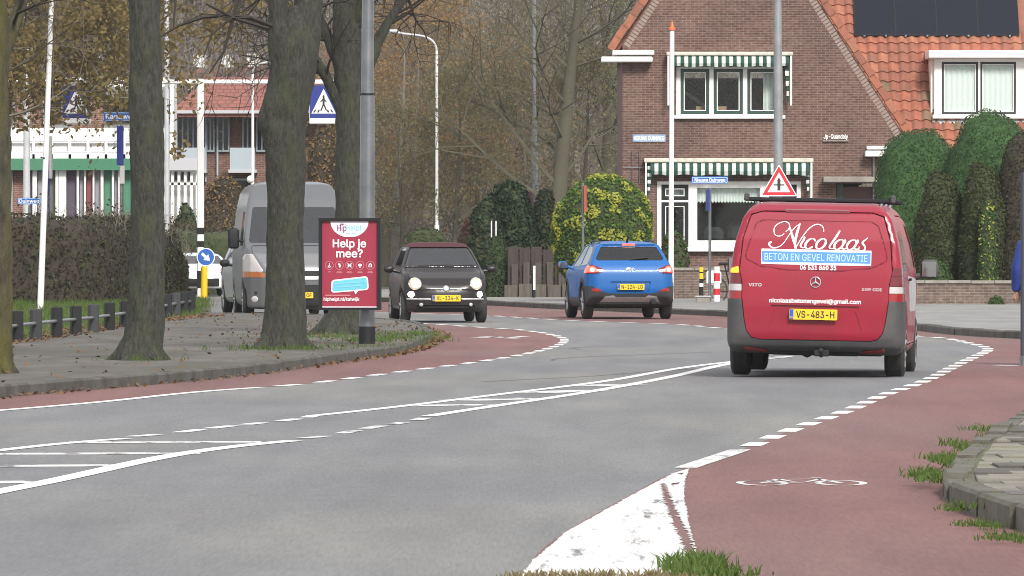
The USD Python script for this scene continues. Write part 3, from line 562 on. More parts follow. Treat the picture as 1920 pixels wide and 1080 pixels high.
gm = MB(); pts = scatter_poly(rng, verge.intersection(sbox(-14, 60, 0, 175)), 2600)
gv = [tuft(rng, (x, y, KH - 0.02), 9, 0.13, 0.09) for x, y in pts]
for v, f in gv: gm.add(v, f)
part('verge_grass', gm, mats['grass_blade'], kind='stuff', label='short green grass on the verge under the hedge', cat='grass')
def litter(poly, n, z, label, size=0.055, seed=1):
    r = np.random.default_rng(seed); p = scatter_poly(r, poly, n); c = np.c_[p, np.full(n, z) + r.uniform(0.004, 0.03, n)]
    part('fallen_leaves', leafquads(r, c, np.full(n, size), 0.7, normal=np.tile([0, 0, 1.0], (n, 1)), njit=0.5), mats['leaf_litter'], kind='stuff', label=label, cat='fallen leaves')
edge = LineString(PX([(-100, 668), (20, 655), (230, 620), (300, 612), (385, 603)])[:, :2])
litter(edge.buffer(0.45), 2600, KH - 0.01, 'band of brown leaves between the grass verge and the footpath', seed=3)
litter(pave_left_poly.buffer(-0.2), 420, KH - 0.008, 'scattered brown leaves over the left footpath', 0.06, 4)
kl = LineString(kerb_line); gut = kl.buffer(0.22).difference(pave_left_poly.buffer(0.01)).intersection(sbox(-30, 60, 30, 125))
litter(gut, 420, 0.006, 'brown leaves lying in the gutter along the left kerb', 0.06, 6)
nose = Polygon(PX([(700, 672), (740, 668), (790, 655), (822, 640), (836, 630), (815, 636), (800, 648), (740, 663)])[:, :2]).buffer(0.12).difference(pave_left_poly)
litter(nose, 420, 0.006, 'heap of yellow brown leaves at the rounded kerb corner', 0.065, 7)
litter(pave_left_poly.intersection(sbox(-4, 95, 0, 125)), 350, KH - 0.006, 'leaves and soil round the poster board post', 0.055, 8)
# grass growing round trunks and in joints of the left footpath
mb = MB(); r8 = np.random.default_rng(8)
for px, py, n, h, s in ((272, 674, 14, .06, .25), (530, 656, 34, .07, .35), (640, 633, 26, .08, .5), (700, 640, 40, .06, .5), (745, 635, 40, .06, .4), (770, 628, 40, .07, .3), (620, 652, 30, .05, .6)):
    c = G(px, py, KH)
    for k in range(n): mb.add(*tuft(r8, c + [r8.normal(0, s), r8.normal(0, s * 2.0), 0], 8, h, 0.06))
part('weeds', mb, mats['grass_blade'], kind='stuff', label='tufts of grass and weeds round the left trunks', cat='weeds')
mb = MB(); r9 = np.random.default_rng(19)
for px, py, n, h, sx, sy in ((1312, 1068, 60, .08, .07, .28), (1340, 1080, 24, .05, .06, .15), (1290, 1082, 20, .05, .05, .1)):
    for k in range(n): mb.add(*tuft(r9, G(px, py) + [r9.normal(0, sx), r9.normal(0, sy), 0], 8, h, 0.03))
part('grass_tuft', mb, mats['grass_blade'], kind='stuff', label='bright green grass tuft at the foot of the white wedge', cat='grass')
mb = MB()
for k in range(420): mb.add(*tuft(r9, G(r9.uniform(960, 1290), r9.uniform(1080, 1125)), 7, .035, 0.05))
part('dry_grass', mb, mats['grass_dry'], kind='stuff', label='dry short grass along the bottom edge of the road', cat='grass')
mb = MB()
for px, py, n, h, sx, sy in ((1748, 895, 70, .045, .05, .5), (1790, 870, 60, .05, .06, .8), (1828, 845, 50, .055, .06, .9), (1870, 815, 30, .05, .08, 1.0), (1860, 895, 24, .04, .25, .5), (1905, 880, 30, .045, .2, .6), (1840, 985, 26, .03, .07, .3), (1900, 1010, 26, .035, .07, .3), (1795, 955, 14, .03, .04, .25), (1890, 945, 22, .035, .2, .5), (1850, 860, 20, .045, .1, .8), (1900, 840, 20, .045, .1, .8)):
    for k in range(n): mb.add(*tuft(r9, G(px, py, 0.02 if py > 950 else 0.06) + [r9.normal(0, sx), r9.normal(0, sy), 0], 8, h, 0.035))
part('joint_grass', mb, mats['grass_blade'], kind='stuff', label='grass growing along the kerb and slab joints at lower right', cat='grass')
# ------------------------------------------------------------------ vehicles: bodies carved from three outlines
def poly_sdf(px, py, pts):
    """signed distance to a closed polygon (negative inside) at the grid px x py"""
    X, Yy = np.meshgrid(px, py, indexing='ij'); d = np.full(X.shape, 1e9); inside = np.zeros(X.shape, bool)
    p = np.asarray(pts, float); q = np.roll(p, -1, 0)
    for (ax, ay), (bx, by) in zip(p, q):
        ex, ey = bx - ax, by - ay; wx, wy = X - ax, Yy - ay
        t = np.clip((wx * ex + wy * ey) / (ex * ex + ey * ey + 1e-12), 0, 1)
        d = np.minimum(d, (wx - ex * t) ** 2 + (wy - ey * t) ** 2)
        c = (ay > Yy) != (by > Yy)
        with np.errstate(divide='ignore', invalid='ignore'): inside ^= c & (X < (bx - ax) * (Yy - ay) / (by - ay + 1e-15) + ax)
    return np.sqrt(d) * np.where(inside, -1, 1)
def smax(a, b, k):
    h = np.clip(0.5 + 0.5 * (a - b) / k, 0, 1); return b * (1 - h) + a * h + k * h * (1 - h)
def surface_nets(D, o, h):
    nx, ny, nz = D.shape; acc = np.zeros((nx - 1, ny - 1, nz - 1, 3)); cnt = np.zeros((nx - 1, ny - 1, nz - 1)); C = np.array(list(np.ndindex(2, 2, 2)))
    sl = lambda c: D[c[0]:nx - 1 + c[0], c[1]:ny - 1 + c[1], c[2]:nz - 1 + c[2]]
    for ax in range(3):
        for c in C[C[:, ax] == 0]:
            e = c.copy(); e[ax] = 1; a, b = sl(c), sl(e); cr = (a < 0) != (b < 0)
            with np.errstate(divide='ignore', invalid='ignore'): t = np.where(cr, a / (a - b), 0)
            for k in range(3): acc[..., k] += np.where(cr, c[k] + (t if k == ax else 0), 0)
            cnt += cr
    act = cnt > 0; idx = -np.ones(act.shape, int); idx[act] = np.arange(act.sum()); V = (np.argwhere(act) + acc[act] / cnt[act][:, None]) * h + o
    Fs = []
    for ax in range(3):
        u, v = (ax + 1) % 3, (ax + 2) % 3; s0 = [slice(0, n) for n in D.shape]; s0[ax] = slice(0, D.shape[ax] - 1); s1 = list(s0); s1[ax] = slice(1, D.shape[ax]); A, B = D[tuple(s0)] < 0, D[tuple(s1)] < 0
        for flip in (False, True):
            P = np.argwhere((A & ~B) if not flip else (~A & B)); P = P[(P[:, u] > 0) & (P[:, v] > 0) & (P[:, u] < D.shape[u] - 1) & (P[:, v] < D.shape[v] - 1)]
            if not len(P): continue
            q = []
            for du, dv in ((1, 1), (0, 1), (0, 0), (1, 0)):
                Q = P.copy(); Q[:, u] -= du; Q[:, v] -= dv; q.append(idx[Q[:, 0], Q[:, 1], Q[:, 2]])
            q = np.stack(q, 1); Fs.append(q[:, ::-1] if flip else q)
    q = np.vstack(Fs); return V, np.vstack([q[:, [0, 1, 2]], q[:, [0, 2, 3]]])
def to_manifold(v, f): return m3.Manifold(m3.Mesh(vert_properties=np.ascontiguousarray(v, np.float32), tri_verts=np.ascontiguousarray(f, np.uint32)))
class Body:
    def __init__(s, side, front, plan, L, h=0.03, k=0.05, arches=(), shear=None):
        pad = 0.14; Wd = max(y for y, z in front); T = max(z for x, z in side)
        s.h = h; s.o = np.array([-L / 2 - pad, -Wd - pad, -0.02]); n = np.ceil((np.array([L + 2 * pad, 2 * Wd + 2 * pad, T + pad + 0.12])) / h).astype(int)
        s.ax = [s.o[i] + h * np.arange(n[i]) for i in range(3)]; x, y, z = s.ax
        front = list(front) + [(-a, b) for a, b in reversed(front)]; plan = list(plan) + [(a, -b) for a, b in reversed(plan)]
        a = poly_sdf(x + L / 2, z, side)[:, None, :]; b = poly_sdf(y, z, front)[None]; c = poly_sdf(x + L / 2, y, plan)[:, :, None]
        D = smax(smax(a, b, k), c, k)
        for (wx, wz, r, yin) in arches:
            cy = np.sqrt((x + L / 2 - wx)[:, None] ** 2 + (z - wz)[None] ** 2) - r
            D = smax(D, -np.maximum(cy[:, None, :], (yin - np.abs(y))[None, :, None]), 0.025)
        s.D, s.L, s.c = D, L, {}
    def lvl(s, t):
        if t not in s.c:
            D = s.D - t; D[[0, -1]] = D[:, [0, -1]] = D[:, :, [0, -1]] = 0.3
            v, f = surface_nets(D, s.o, s.h); m = trimesh.Trimesh(v, f, process=False); trimesh.smoothing.filter_taubin(m, 0.5, 0.52, iterations=12); s.c[t] = to_manifold(m.vertices, m.faces)
        return s.c[t]
    def surf(s, q, axis, sign):
        """where a ray along the axis (from outside, coming from the sign side) meets the body; q: the two other coordinates"""
        from scipy.ndimage import map_coordinates
        q = np.asarray(q, float); n = s.D.shape[axis]; ot = [i for i in range(3) if i != axis]; ts = np.arange(n) if sign < 0 else np.arange(n)[::-1]
        g = np.zeros((3, len(q), n)); g[axis] = ts[None]
        for k, i in enumerate(ot): g[i] = ((q[:, k] - s.o[i]) / s.h)[:, None]
        d = map_coordinates(s.D, g, order=1, mode='nearest'); hit = d < 0; j = np.where(hit.any(1), hit.argmax(1), n // 2); j = np.maximum(j, 1); r = np.arange(len(q)); a, b = d[r, j - 1], d[r, j]
        t = np.where(np.abs(a - b) > 1e-9, a / (a - b + 1e-12), 0); return s.o[axis] + s.h * (ts[j - 1] + (ts[j] - ts[j - 1]) * np.clip(t, 0, 1))
    def warp(s, axis, sign, lift=0.004):
        ot = [i for i in range(3) if i != axis]
        def w(p, d):
            p = p.copy(); p[:, axis] = s.surf(p[:, ot], axis, sign) + sign * (lift + d); return p
        return w
def prism(poly, axis, lo, hi):
    """polygon in the two other axes (in order x<y<z), extruded along axis from lo to hi"""
    g = poly if hasattr(poly, 'geom_type') else Polygon(poly).buffer(0); out = m3.Manifold()
    for q in getattr(g, 'geoms', [g]):
        rings = [np.array(q.exterior.coords)[:-1]] + [np.array(r.coords)[:-1] for r in q.interiors]
        m = m3.Manifold.extrude(m3.CrossSection([r.astype(float) for r in rings], m3.FillRule.EvenOdd), hi - lo)
        T = {0: [[0, 0, 1, lo], [1, 0, 0, 0], [0, 1, 0, 0]], 1: [[1, 0, 0, 0], [0, 0, -1, hi], [0, 1, 0, 0]], 2: [[1, 0, 0, 0], [0, 1, 0, 0], [0, 0, 1, lo]]}[axis]
        out = out + m.transform(np.array(T, float))
    return out
def mir(p): return [(-a, b) for a, b in p][::-1]
def rpoly(p, r=0.04): return Polygon(p).buffer(-r, join_style=1).buffer(r, quad_segs=5)
def ring(p, w): g = p if hasattr(p, 'geom_type') else Polygon(p); return g.buffer(w / 2).difference(g.buffer(-w / 2))
def wheel(t, x, y, R, w, rim='alloy', side=1, name='tyre', dark=False):
    """tyre with its rim as a sub-part; the outer face looks along side * y"""
    prof = np.array([(R * .66, -w / 2 + .01), (R * .8, -w / 2), (R * .94, -w / 2 + .015), (R, -w / 2 + .04), (R, w / 2 - .04), (R * .94, w / 2 - .015), (R * .8, w / 2), (R * .66, w / 2 - .01)])
    th = np.linspace(0, 2 * np.pi, 33)[:-1]; v = np.array([[math.cos(a) * r, yy, math.sin(a) * r] for a in th for r, yy in prof]); n = len(prof)
    f = [[i * n + k, i * n + (k + 1) % n, ((i + 1) % 32) * n + (k + 1) % n, ((i + 1) % 32) * n + k] for i in range(32) for k in range(n)]
    ty = part(name, MB().add(v, f), mats['rubber'], t, smooth=35, loc=(x, y, R))
    mb = MB(); rr = R * 0.68; yo = side * (w / 2 - .035)
    mb.tube([[0, yo - side * .1, 0], [0, yo + side * .012, 0]], [rr * .3, rr * .22], 14)
    for k in range(5 if rim == 'alloy' else 9):
        a = 2 * np.pi * k / (5 if rim == 'alloy' else 9) + .3; c, s_ = math.cos(a), math.sin(a)
        mb.tube([[c * rr * .15, yo, s_ * rr * .15], [c * rr * .97, yo + side * .01, s_ * rr * .97]], [.035 if rim == 'alloy' else .02, .03], 6)
    th = np.linspace(0, 2 * np.pi, 29)
    mb.tube([[math.cos(a) * rr * .96, yo, math.sin(a) * rr * .96] for a in th], .022, 6, cap=False)
    part('rim', mb, mats['rim_dark' if dark else 'rim_metal'], ty, smooth=40)
    part('brake_disc', MB().cyl([0, yo - side * .06, 0], [0, yo - side * .08, 0], rr * .9, sides=20), mats['underbody'], ty)
    return ty
mat('rim_metal', (0.42, 0.43, 0.44), 0.3, 0.85); mat('rim_dark', (0.06, 0.06, 0.065), 0.4, 0.5); mat('underbody', (0.012, 0.012, 0.013), 0.8)
mat('van_red', (0.27, 0.009, 0.027), 0.36, col2=(0.235, 0.010, 0.027), scale=1.5, coat=0.28, spec=.35, col3=(0.165, 0.018, 0.026), scale3=1.1, mix3=(0.55, 0.85))
mat('van_plastic', (0.042, 0.043, 0.047), 0.62, col2=(0.066, 0.063, 0.062), scale=2.5, bump=0.1, bscale=200, bdist=.002)
mat('seam_dark', (0.02, 0.008, 0.01), 0.7)
mat('chrome', (0.75, 0.76, 0.78), 0.15, 1.0); mat('chrome_dull', (0.6, 0.6, 0.6), 0.35, 0.8)
mat('lamp_red', (0.26, 0.008, 0.012), 0.12, coat=0.6); mat('lamp_dark_red', (0.13, 0.006, 0.012), 0.12, coat=0.6); mat('lamp_clear', (0.46, 0.43, 0.43), 0.1, coat=0.6)
mat('reflector_red', (0.30, 0.03, 0.03), 0.25)
mat('indicator_on', (0.9, 0.35, 0.02), 0.3, emit=((1.0, 0.26, 0.015), 1.1)); mat('brake_on', (0.8, 0.05, 0.04), 0.3, emit=((1.0, 0.06, 0.04), 2.6)); mat('headlight_on', (1, 1, 0.95), 0.2, emit=((1.0, 0.95, 0.85), 12.0)); mat('headlight_lens', (.30, .27, .22), 0.1, coat=.6, emit=((1.0, 0.76, 0.45), 0.40)); mat('drl_on', (1, 1, 0.95), 0.2, emit=((1.0, 0.92, 0.8), 2.5)); mat('brake_core', (1, .5, .4), 0.2, emit=((1.0, 0.35, 0.25), 5.0))
mat('band_blue', (0.07, 0.23, 0.60), 0.4); mat('print_pale_blue', (0.42, 0.62, 0.86), 0.4); mat('plate_blue', (0.03, 0.09, 0.42), 0.4); mat('ink_black', (0.02, 0.02, 0.02), 0.5)
glassmat('glass_dark', (0.22, 0.25, 0.25), 0.02, 1.8); glassmat('glass_tint', (0.66, 0.75, 0.72), 0.02, 2.2); glassmat('glass_clear', (0.86, 0.90, 0.88))
mat('glass_black', (0.010, 0.011, 0.012), 0.05, spec=0.7)
mat('seat_cloth', (0.035, 0.035, 0.037), 0.9); mat('dash', (0.03, 0.03, 0.032), 0.7); mat('mirror_glass', (0.30, 0.31, 0.31), 0.05, 1.0)
def plate(t, text, o, u, n_up=(0, 0, 1), w=0.52, h=0.115):
    """yellow number plate with blue strip, standing at o and facing u x up"""
    u, v = np.asarray(u, float), np.asarray(n_up, float); wv = np.cross(u, v)
    p = part('number_plate', MB().poly(rpoly([(-w / 2, -h / 2), (w / 2, -h / 2), (w / 2, h / 2), (-w / 2, h / 2)], .012), 0.012, o, u, v), mats['plate_yellow'], t)
    part('plate_strip', MB().poly([(-w / 2 + .004, -h / 2 + .004), (-w / 2 + .045, -h / 2 + .004), (-w / 2 + .045, h / 2 - .004), (-w / 2 + .004, h / 2 - .004)], 0.003, np.asarray(o) + wv * .0125, u, v), mats['plate_blue'], p)
    part('plate_text', MB().text(text, h * .62, np.asarray(o) + wv * .0125 + u * .022 - v * h * .31, u, v, .002, width=w * .80, bold=True), mats['ink_black'], p)
    part('country_letters', MB().text('NL', .022, np.asarray(o) + wv * .016 - u * (w / 2 - .025) - v * h * .38, u, v, .001), mats['sign_yellow'], p)

# ---- red delivery van seen from behind
rear_c = G(1530, 707); van_L = 5.14; hd = math.radians(90 - 5.2)
vc = rear_c + np.array([math.cos(hd), math.sin(hd), 0]) * (van_L / 2 - 0.55)
van = thing('delivery_van', 'red delivery van with roof bars and white lettering on its rear, driving away', 'van', (vc[0], vc[1], 0.0), math.degrees(hd), roll=1.15)
side = [(.06, .34), (.0, .46), (.0, .80), (.035, 1.10), (.10, 1.5), (.19, 1.80), (.34, 1.885), (1.2, 1.91), (2.6, 1.905), (3.3, 1.86), (3.62, 1.72), (4.2, 1.22), (4.85, 1.02), (5.08, .84), (5.14, .6), (5.1, .28), (4.85, .22), (.3, .27)]
front = [(.0, .18), (.86, .22), (.955, .36), (.972, .6), (.970, .88), (.945, 1.15), (.885, 1.48), (.815, 1.72), (.725, 1.86), (.60, 1.96), (0, 1.99)]
plan = [(0, .78), (.03, .87), (.12, .945), (.4, .972), (4.2, .965), (4.65, .90), (4.98, .72), (5.14, .35)]
Bv = Body(side, front, plan, van_L, 0.03, 0.05, arches=[(.99, .345, .40, .6), (4.19, .345, .40, .6)]); XR = -van_L / 2
B0 = Bv.lvl(0.0); body = B0 - Bv.lvl(-0.05)
bump_prof = [(-1.1, -.1), (1.1, -.1), (1.1, .845), (.80, .845), (.772, .62), (.745, .50), (.69, .425), (.60, .405), (-.60, .405), (-.69, .425), (-.745, .50), (-.772, .62), (-.80, .845), (-1.1, .845)]
bump_pr = prism(bump_prof, 0, XR - .3, XR + .60); bumper = ((Bv.lvl(0.014) - Bv.lvl(-0.05)) ^ bump_pr); body = body - prism(Polygon(bump_prof).buffer(.008), 0, XR - .3, XR + .608)
tail = lambda s: [(s * .80, .845), (s * 1.2, .845), (s * 1.2, 1.21), (s * .84, 1.21), (s * .83, 1.16), (s * .805, 1.02)]
gate = rpoly([(-.60, .405), (.60, .405), (.70, .43), (.755, .52), (.80, .845), (.80, 1.02), (.83, 1.16), (.80, 1.5), (.72, 1.76), (.60, 1.80), (-.60, 1.80), (-.72, 1.76), (-.80, 1.5), (-.83, 1.16), (-.80, 1.02), (-.80, .845), (-.755, .52), (-.70, .43)], .03)
body = body - prism(ring(gate, .009), 0, XR - .2, XR + .35)
press = rpoly([(-.60, 1.70), (.60, 1.70), (.665, 1.66), (.76, 1.36), (.77, 1.28), (.60, 1.20), (.30, 1.165), (-.30, 1.165), (-.60, 1.20), (-.77, 1.28), (-.76, 1.36), (-.665, 1.66)], .05)
body = body - ((B0 - Bv.lvl(-0.007)) ^ prism(ring(press, .016), 0, XR - .2, XR + .4))
hp = rpoly([(-.49, .785), (.49, .785), (.45, .73), (-.45, .73)], .01); body = body - ((Bv.lvl(0.03) - Bv.lvl(-0.022)) ^ prism(hp, 0, XR - .2, XR + .3))
recess = rpoly([(-.44, .735), (.44, .735), (.52, .50), (-.52, .50)], .03); body = body - ((Bv.lvl(0.03) - Bv.lvl(-0.010)) ^ prism(recess, 0, XR - .2, XR + .3))
wins = {'side_window': prism(rpoly([(XR + 3.45, 1.16), (XR + 4.05, 1.16), (XR + 3.52, 1.66), (XR + 3.1, 1.70), (XR + 3.0, 1.2)], .04), 1, -1.2, 1.2), 'windscreen': prism(rpoly([(-.76, 1.22), (.76, 1.22), (.66, 1.76), (-.66, 1.76)], .05), 0, XR + 3.45, XR + 4.6)}
sd = rpoly([(XR + .55, 1.18), (XR + 1.55, 1.18), (XR + 1.52, 1.62), (XR + .62, 1.60)], .06)
for nm, pr in wins.items():
    for m in ((Bv.lvl(-0.008) - Bv.lvl(-0.02)) ^ pr).decompose(): part(nm, m, mats['glass_black'], van, smooth=30)
    body = body - pr
pr = prism(sd, 1, -1.2, 1.2); body = body - pr
for m in ((Bv.lvl(0.003) - Bv.lvl(-0.02)) ^ pr).decompose(): part('side_window', m, mats['glass_black'], van, smooth=30)
body = body - prism(ring([(XR + 1.7, .36), (XR + 2.95, .36), (XR + 2.95, 1.78), (XR + 1.7, 1.78)], .014), 1, -1.2, 1.2) - prism(ring([(XR + 2.99, .36), (XR + 3.75, .36), (XR + 4.12, 1.1), (XR + 3.5, 1.75), (XR + 2.99, 1.78)], .014), 1, -1.2, 1.2)
for s in (1, -1): body = body - prism(tail(s), 0, XR - .2, XR + .30)
part('body', body, mats['van_red'], van, smooth=30); part('rear_bumper', bumper, mats['van_plastic'], van, smooth=30)
part('seam', (Bv.lvl(-0.03) - Bv.lvl(-0.045)) ^ prism([(-.95, .3), (.95, .3), (.95, 1.9), (-.95, 1.9)], 0, XR - .2, XR + .5), mats['seam_dark'], van)
for s in (1, -1):                                           # tail lamps, y > 0 is the left side
    z = [(.845, .93, 'lamp_red'), (.933, 1.005, 'lamp_clear'), (1.008, 1.115, 'lamp_dark_red'), (1.118, 1.21, 'lamp_dark_red')]
    tl = None
    for a, b, mt in z:
        q = Polygon(tail(s)).intersection(sbox(-2, a, 2, b))
        if s > 0 and b > 1.2: mt = 'lamp_red'
        m = (Bv.lvl(0.008) - Bv.lvl(-0.05)) ^ prism(q, 0, XR - .2, XR + .30)
        tl = part('tail_lamp' if tl is None else 'lens', m, mats[mt], van if tl is None else tl, smooth=30)
    if s > 0:
        m = (Bv.lvl(0.014) - Bv.lvl(-0.02)) ^ prism(rpoly([(.835, 1.125), (.93, 1.125), (.925, 1.175), (.84, 1.20)], .015), 0, XR - .2, XR + .2); part('indicator', m, mats['indicator_on'], tl, smooth=30)
    part('reflector', (Bv.lvl(0.022) - Bv.lvl(0.0)) ^ prism(rpoly([(s * .52, .265), (s * .76, .285), (s * .76, .325), (s * .52, .30)], .01), 0, XR - .2, XR + .3), mats['reflector_red'], van, smooth=30)
part('brake_light', (Bv.lvl(0.006) - Bv.lvl(-0.02)) ^ prism(rpoly([(-.36, 1.79), (.36, 1.79), (.34, 1.83), (-.34, 1.83)], .012), 0, XR - .2, XR + .5), mats['lamp_dark_red'], van, smooth=30)
R0 = np.array([XR, 0, 0.0]); ru, rz_ = (0, -1, 0), (0, 0, 1); wz = Bv.warp(0, -1)
vx = lambda px: -(px - 1529.5) / 170.0; vz = lambda py: EYE - (py - 457) / 170.0 - 0.012
def vtext(name, txt, px0, px1, base, cap, mt='white_print', bold=True):
    part(name, MB().text(txt, cap / 170.0, (XR - 1, (vx(px0) + vx(px1)) / 2, vz(base)), ru, rz_, .002, width=(px1 - px0) / 170.0, bold=bold, warp=wz), mats[mt], van)
band = MB(); strip = lambda a, b, c, d: sbox(-vx(a), vz(d), -vx(b), vz(c))
def rear_patch(poly, lift):
    g = poly; x0, y0, x1, y1 = g.bounds; mb = MB(); n = max(2, int((x1 - x0) / .06))
    for i in range(n):
        q = g.intersection(sbox(x0 + (x1 - x0) * i / n, y0, x0 + (x1 - x0) * (i + 1) / n, y1))
        for h in getattr(q, 'geoms', [q]):
            if h.is_empty or h.geom_type != 'Polygon': continue
            m = trimesh.creation.extrude_polygon(h, .0015, engine='earcut'); x = np.array(m.vertices); p = np.c_[np.full(len(x), XR - 1), -x[:, 0], x[:, 1]]; mb.add(Bv.warp(0, -1, lift)(p, x[:, 2]), np.array(m.faces))
    return mb
part('sign_band', rear_patch(strip(1428, 1631, 466, 494), .002), mats['white_print'], van); part('blue_band', rear_patch(strip(1429, 1630, 470, 490), .0045), mats['band_blue'], van)
wz = Bv.warp(0, -1, .007); vtext('lettering', 'BETON EN GEVEL RENOVATIE', 1434, 1624, 486.5, 12.5, 'print_pale_blue', False); wz = Bv.warp(0, -1, .003)
vtext('lettering', '06 531 860 35', 1500, 1567, 503, 8.0); vtext('lettering', 'nicolaasbetonengevel@gmail.com', 1445, 1614, 564.5, 7.5)
vtext('badge', 'VITO', 1406, 1430, 535.5, 5.5, 'chrome_dull'); vtext('badge', '109 CDI', 1615, 1652, 540, 5.0, 'chrome_dull')
# handwritten name, drawn as strokes of changing width
def stroke(pts, ws):
    p = np.array(pts, float); d = np.r_[0, np.cumsum(np.linalg.norm(np.diff(p, axis=0), axis=1))]; s = np.linspace(0, d[-1], max(8, int(d[-1] / 5)))
    q = CubicSpline(d, p)(s) if len(p) > 2 else np.stack([np.interp(s, d, p[:, i]) for i in (0, 1)], 1); w = np.interp(s, np.linspace(0, d[-1], len(ws)), ws)
    return unary_union([Point(*q[i]).buffer(w[i] / 2, 4).union(Point(*q[i + 1]).buffer(w[i + 1] / 2, 4)).convex_hull for i in range(len(q) - 1)])
def oval(cx, cy, a, b, t0, t1, wmin, wmax, slant=0.42, n=28):
    th = np.linspace(t0, t1, n); x = a * np.cos(th); y = b * np.sin(th); p = np.c_[cx + x - slant * y, cy + y]
    w = wmin + (wmax - wmin) * np.abs(np.cos(th)) ** 1.4
    return unary_union([Point(*p[i]).buffer(w[i] / 2, 4).union(Point(*p[i + 1]).buffer(w[i + 1] / 2, 4)).convex_hull for i in range(n - 1)])
S = [stroke([(262, 258), (252, 268), (262, 284), (290, 289), (325, 272), (352, 235), (385, 185), (425, 150)], [11, 8, 5, 4, 4, 4, 4, 5]),
     stroke([(345, 195), (362, 180), (364, 155), (345, 140), (312, 146), (285, 165), (277, 195), (288, 218), (312, 222), (335, 208)], [4, 5, 5, 4, 4, 5, 5, 4, 4, 4]),
     stroke([(364, 165), (378, 205), (395, 255), (408, 291)], [6, 13, 15, 9]), stroke([(425, 150), (412, 190), (402, 240), (400, 288)], [6, 14, 14, 8]),
     stroke([(404, 290), (425, 250), (455, 203), (490, 165), (522, 151), (548, 158), (560, 176), (561, 192)], [6, 5, 5, 5, 5, 5, 5, 4]),
     stroke([(452, 226), (440, 255), (433, 280), (446, 286), (462, 268)], [9, 11, 10, 6, 4])]
for cx in (486, 548): S.append(oval(cx, 262, 25, 29, 0 if cx > 500 else 0.7, 2 * np.pi if cx > 500 else 5.6, 5, 13))
S += [stroke([(652, 187), (630, 225), (605, 262), (597, 284), (610, 288), (628, 272)], [8, 12, 12, 10, 6, 4])]
for cx in (650, 722): S += [oval(cx, 264, 24, 28, 0, 2 * np.pi, 5, 12), stroke([(cx + 34, 238), (cx + 22, 266), (cx + 16, 284), (cx + 27, 289), (cx + 44, 274)], [9, 11, 10, 6, 4])]
S += [stroke([(812, 222), (795, 238), (784, 252), (796, 268), (800, 284), (785, 297), (764, 294), (762, 284)], [4, 6, 10, 11, 9, 6, 6, 8])]
from shapely import affinity
name = affinity.affine_transform(unary_union(S).simplify(.6), [1 / 3.085, 0, 0, -1 / 3.085, 0, 0])      # zoom pixels -> picture pixels, y up
name = affinity.affine_transform(name, [1 / 170.0, 0, 0, 1 / 170.0, (1360 - 1529.5) / 170.0, EYE - (370 - 457) / 170.0 - .012])
part('lettering', rear_patch(name, .003), mats['white_print'], van, label='curly white handwritten name above the blue band')
em = MB(); ec = (XR - 1, 0.0, vz(526)); th = np.linspace(0, 2 * np.pi, 25); rg = [np.array([XR - .0 + Bv.surf([[0.0, vz(526)]], 0, -1)[0] - XR - .012, math.cos(a) * .056, vz(526) + math.sin(a) * .056]) for a in th]
em.tube(rg, .0065, 6, cap=False); c0 = np.array([rg[0][0], 0, vz(526)])
for a in (90, 210, 330): em.tube([c0, c0 + [0, math.cos(math.radians(a)) * .054, math.sin(math.radians(a)) * .054]], [.011, .004], 6)
part('emblem', em, mats['chrome'], van, smooth=40)
plate(van, 'VS-483-H', (XR - .03, vx(1527), vz(585.5)), ru)
rk = thing('roof_rack', 'black roof bars on top of the red delivery van', 'roof rack', (vc[0], vc[1], 0), math.degrees(hd), roll=1.15)
for k, x in enumerate((.62, 1.9, 3.1)):
    zt = 1.905
    br = part('crossbar', MB().box((XR + x, 0, zt + .028), (.075, 1.62 if k else 1.66, .045), bev=.012), mats['black_paint'], rk)
    for s in (1, -1): part('foot', MB().tube([[XR + x, s * .66, 1.84], [XR + x, s * .68, zt + .02]], [.035, .022], 8), mats['galvanised'], br)
for s in (1, -1): part('end_stop', MB().box((XR + .64, s * .80, zt + .05), (.22, .05, .09), bev=.015), mats['van_plastic'], rk)
for s in (1, -1):
    for x in (.99, 4.19): wheel(van, XR + x, s * .845, .338, .225, 'steel', s)
    mm = MB().box((XR + 3.95, s * 1.10, 1.19), (.12, .20, .22), bev=.04).tube([[XR + 3.98, s * .93, 1.10], [XR + 3.96, s * 1.05, 1.12]], .035, 8)
    mr = part('wing_mirror', mm, mats['van_plastic'], van, smooth=40); part('mirror_glass', MB().box((XR + 3.888, s * 1.10, 1.19), (.006, .16, .17)), mats['mirror_glass'], mr)
part('underbody', MB().box((.1, 0, .32), (4.4, 1.5, .16), bev=.05).box((XR + 1.0, 0, .30), (.16, 1.35, .12), bev=.03).tube([[XR + .5, .1, .27], [XR + 2.4, .25, .27]], .06, 8).box((XR + .45, 0, .27), (.5, .95, .06), bev=.02), mats['underbody'], van)
part('tow_hitch', MB().tube([[XR + .2, -.08, .26], [XR - .05, -.08, .245], [XR - .10, -.08, .28]], .022, 8).mesh(trimesh.creation.icosphere(2, .03), [[1, 0, 0, XR - .10], [0, 1, 0, -.08], [0, 0, 1, .30]]).box((XR + .05, -.08, .27), (.05, .16, .07), bev=.01), mats['underbody'], van, smooth=40)
part('side_sticker', (Bv.lvl(0.004) - Bv.lvl(0.0)) ^ prism(rpoly([(XR + 1.9, .72), (XR + 3.7, .72), (XR + 3.9, 1.08), (XR + 1.7, 1.12)], .05), 1, -1.2, 0), mats['pole_grey'], van, smooth=30)  # reflection on the van flank, painted as a flat grey sheet
part('door_handle', MB().box((XR + 1.8, -.965, 1.08), (.2, .03, .03), bev=.008), mats['black_paint'], van)
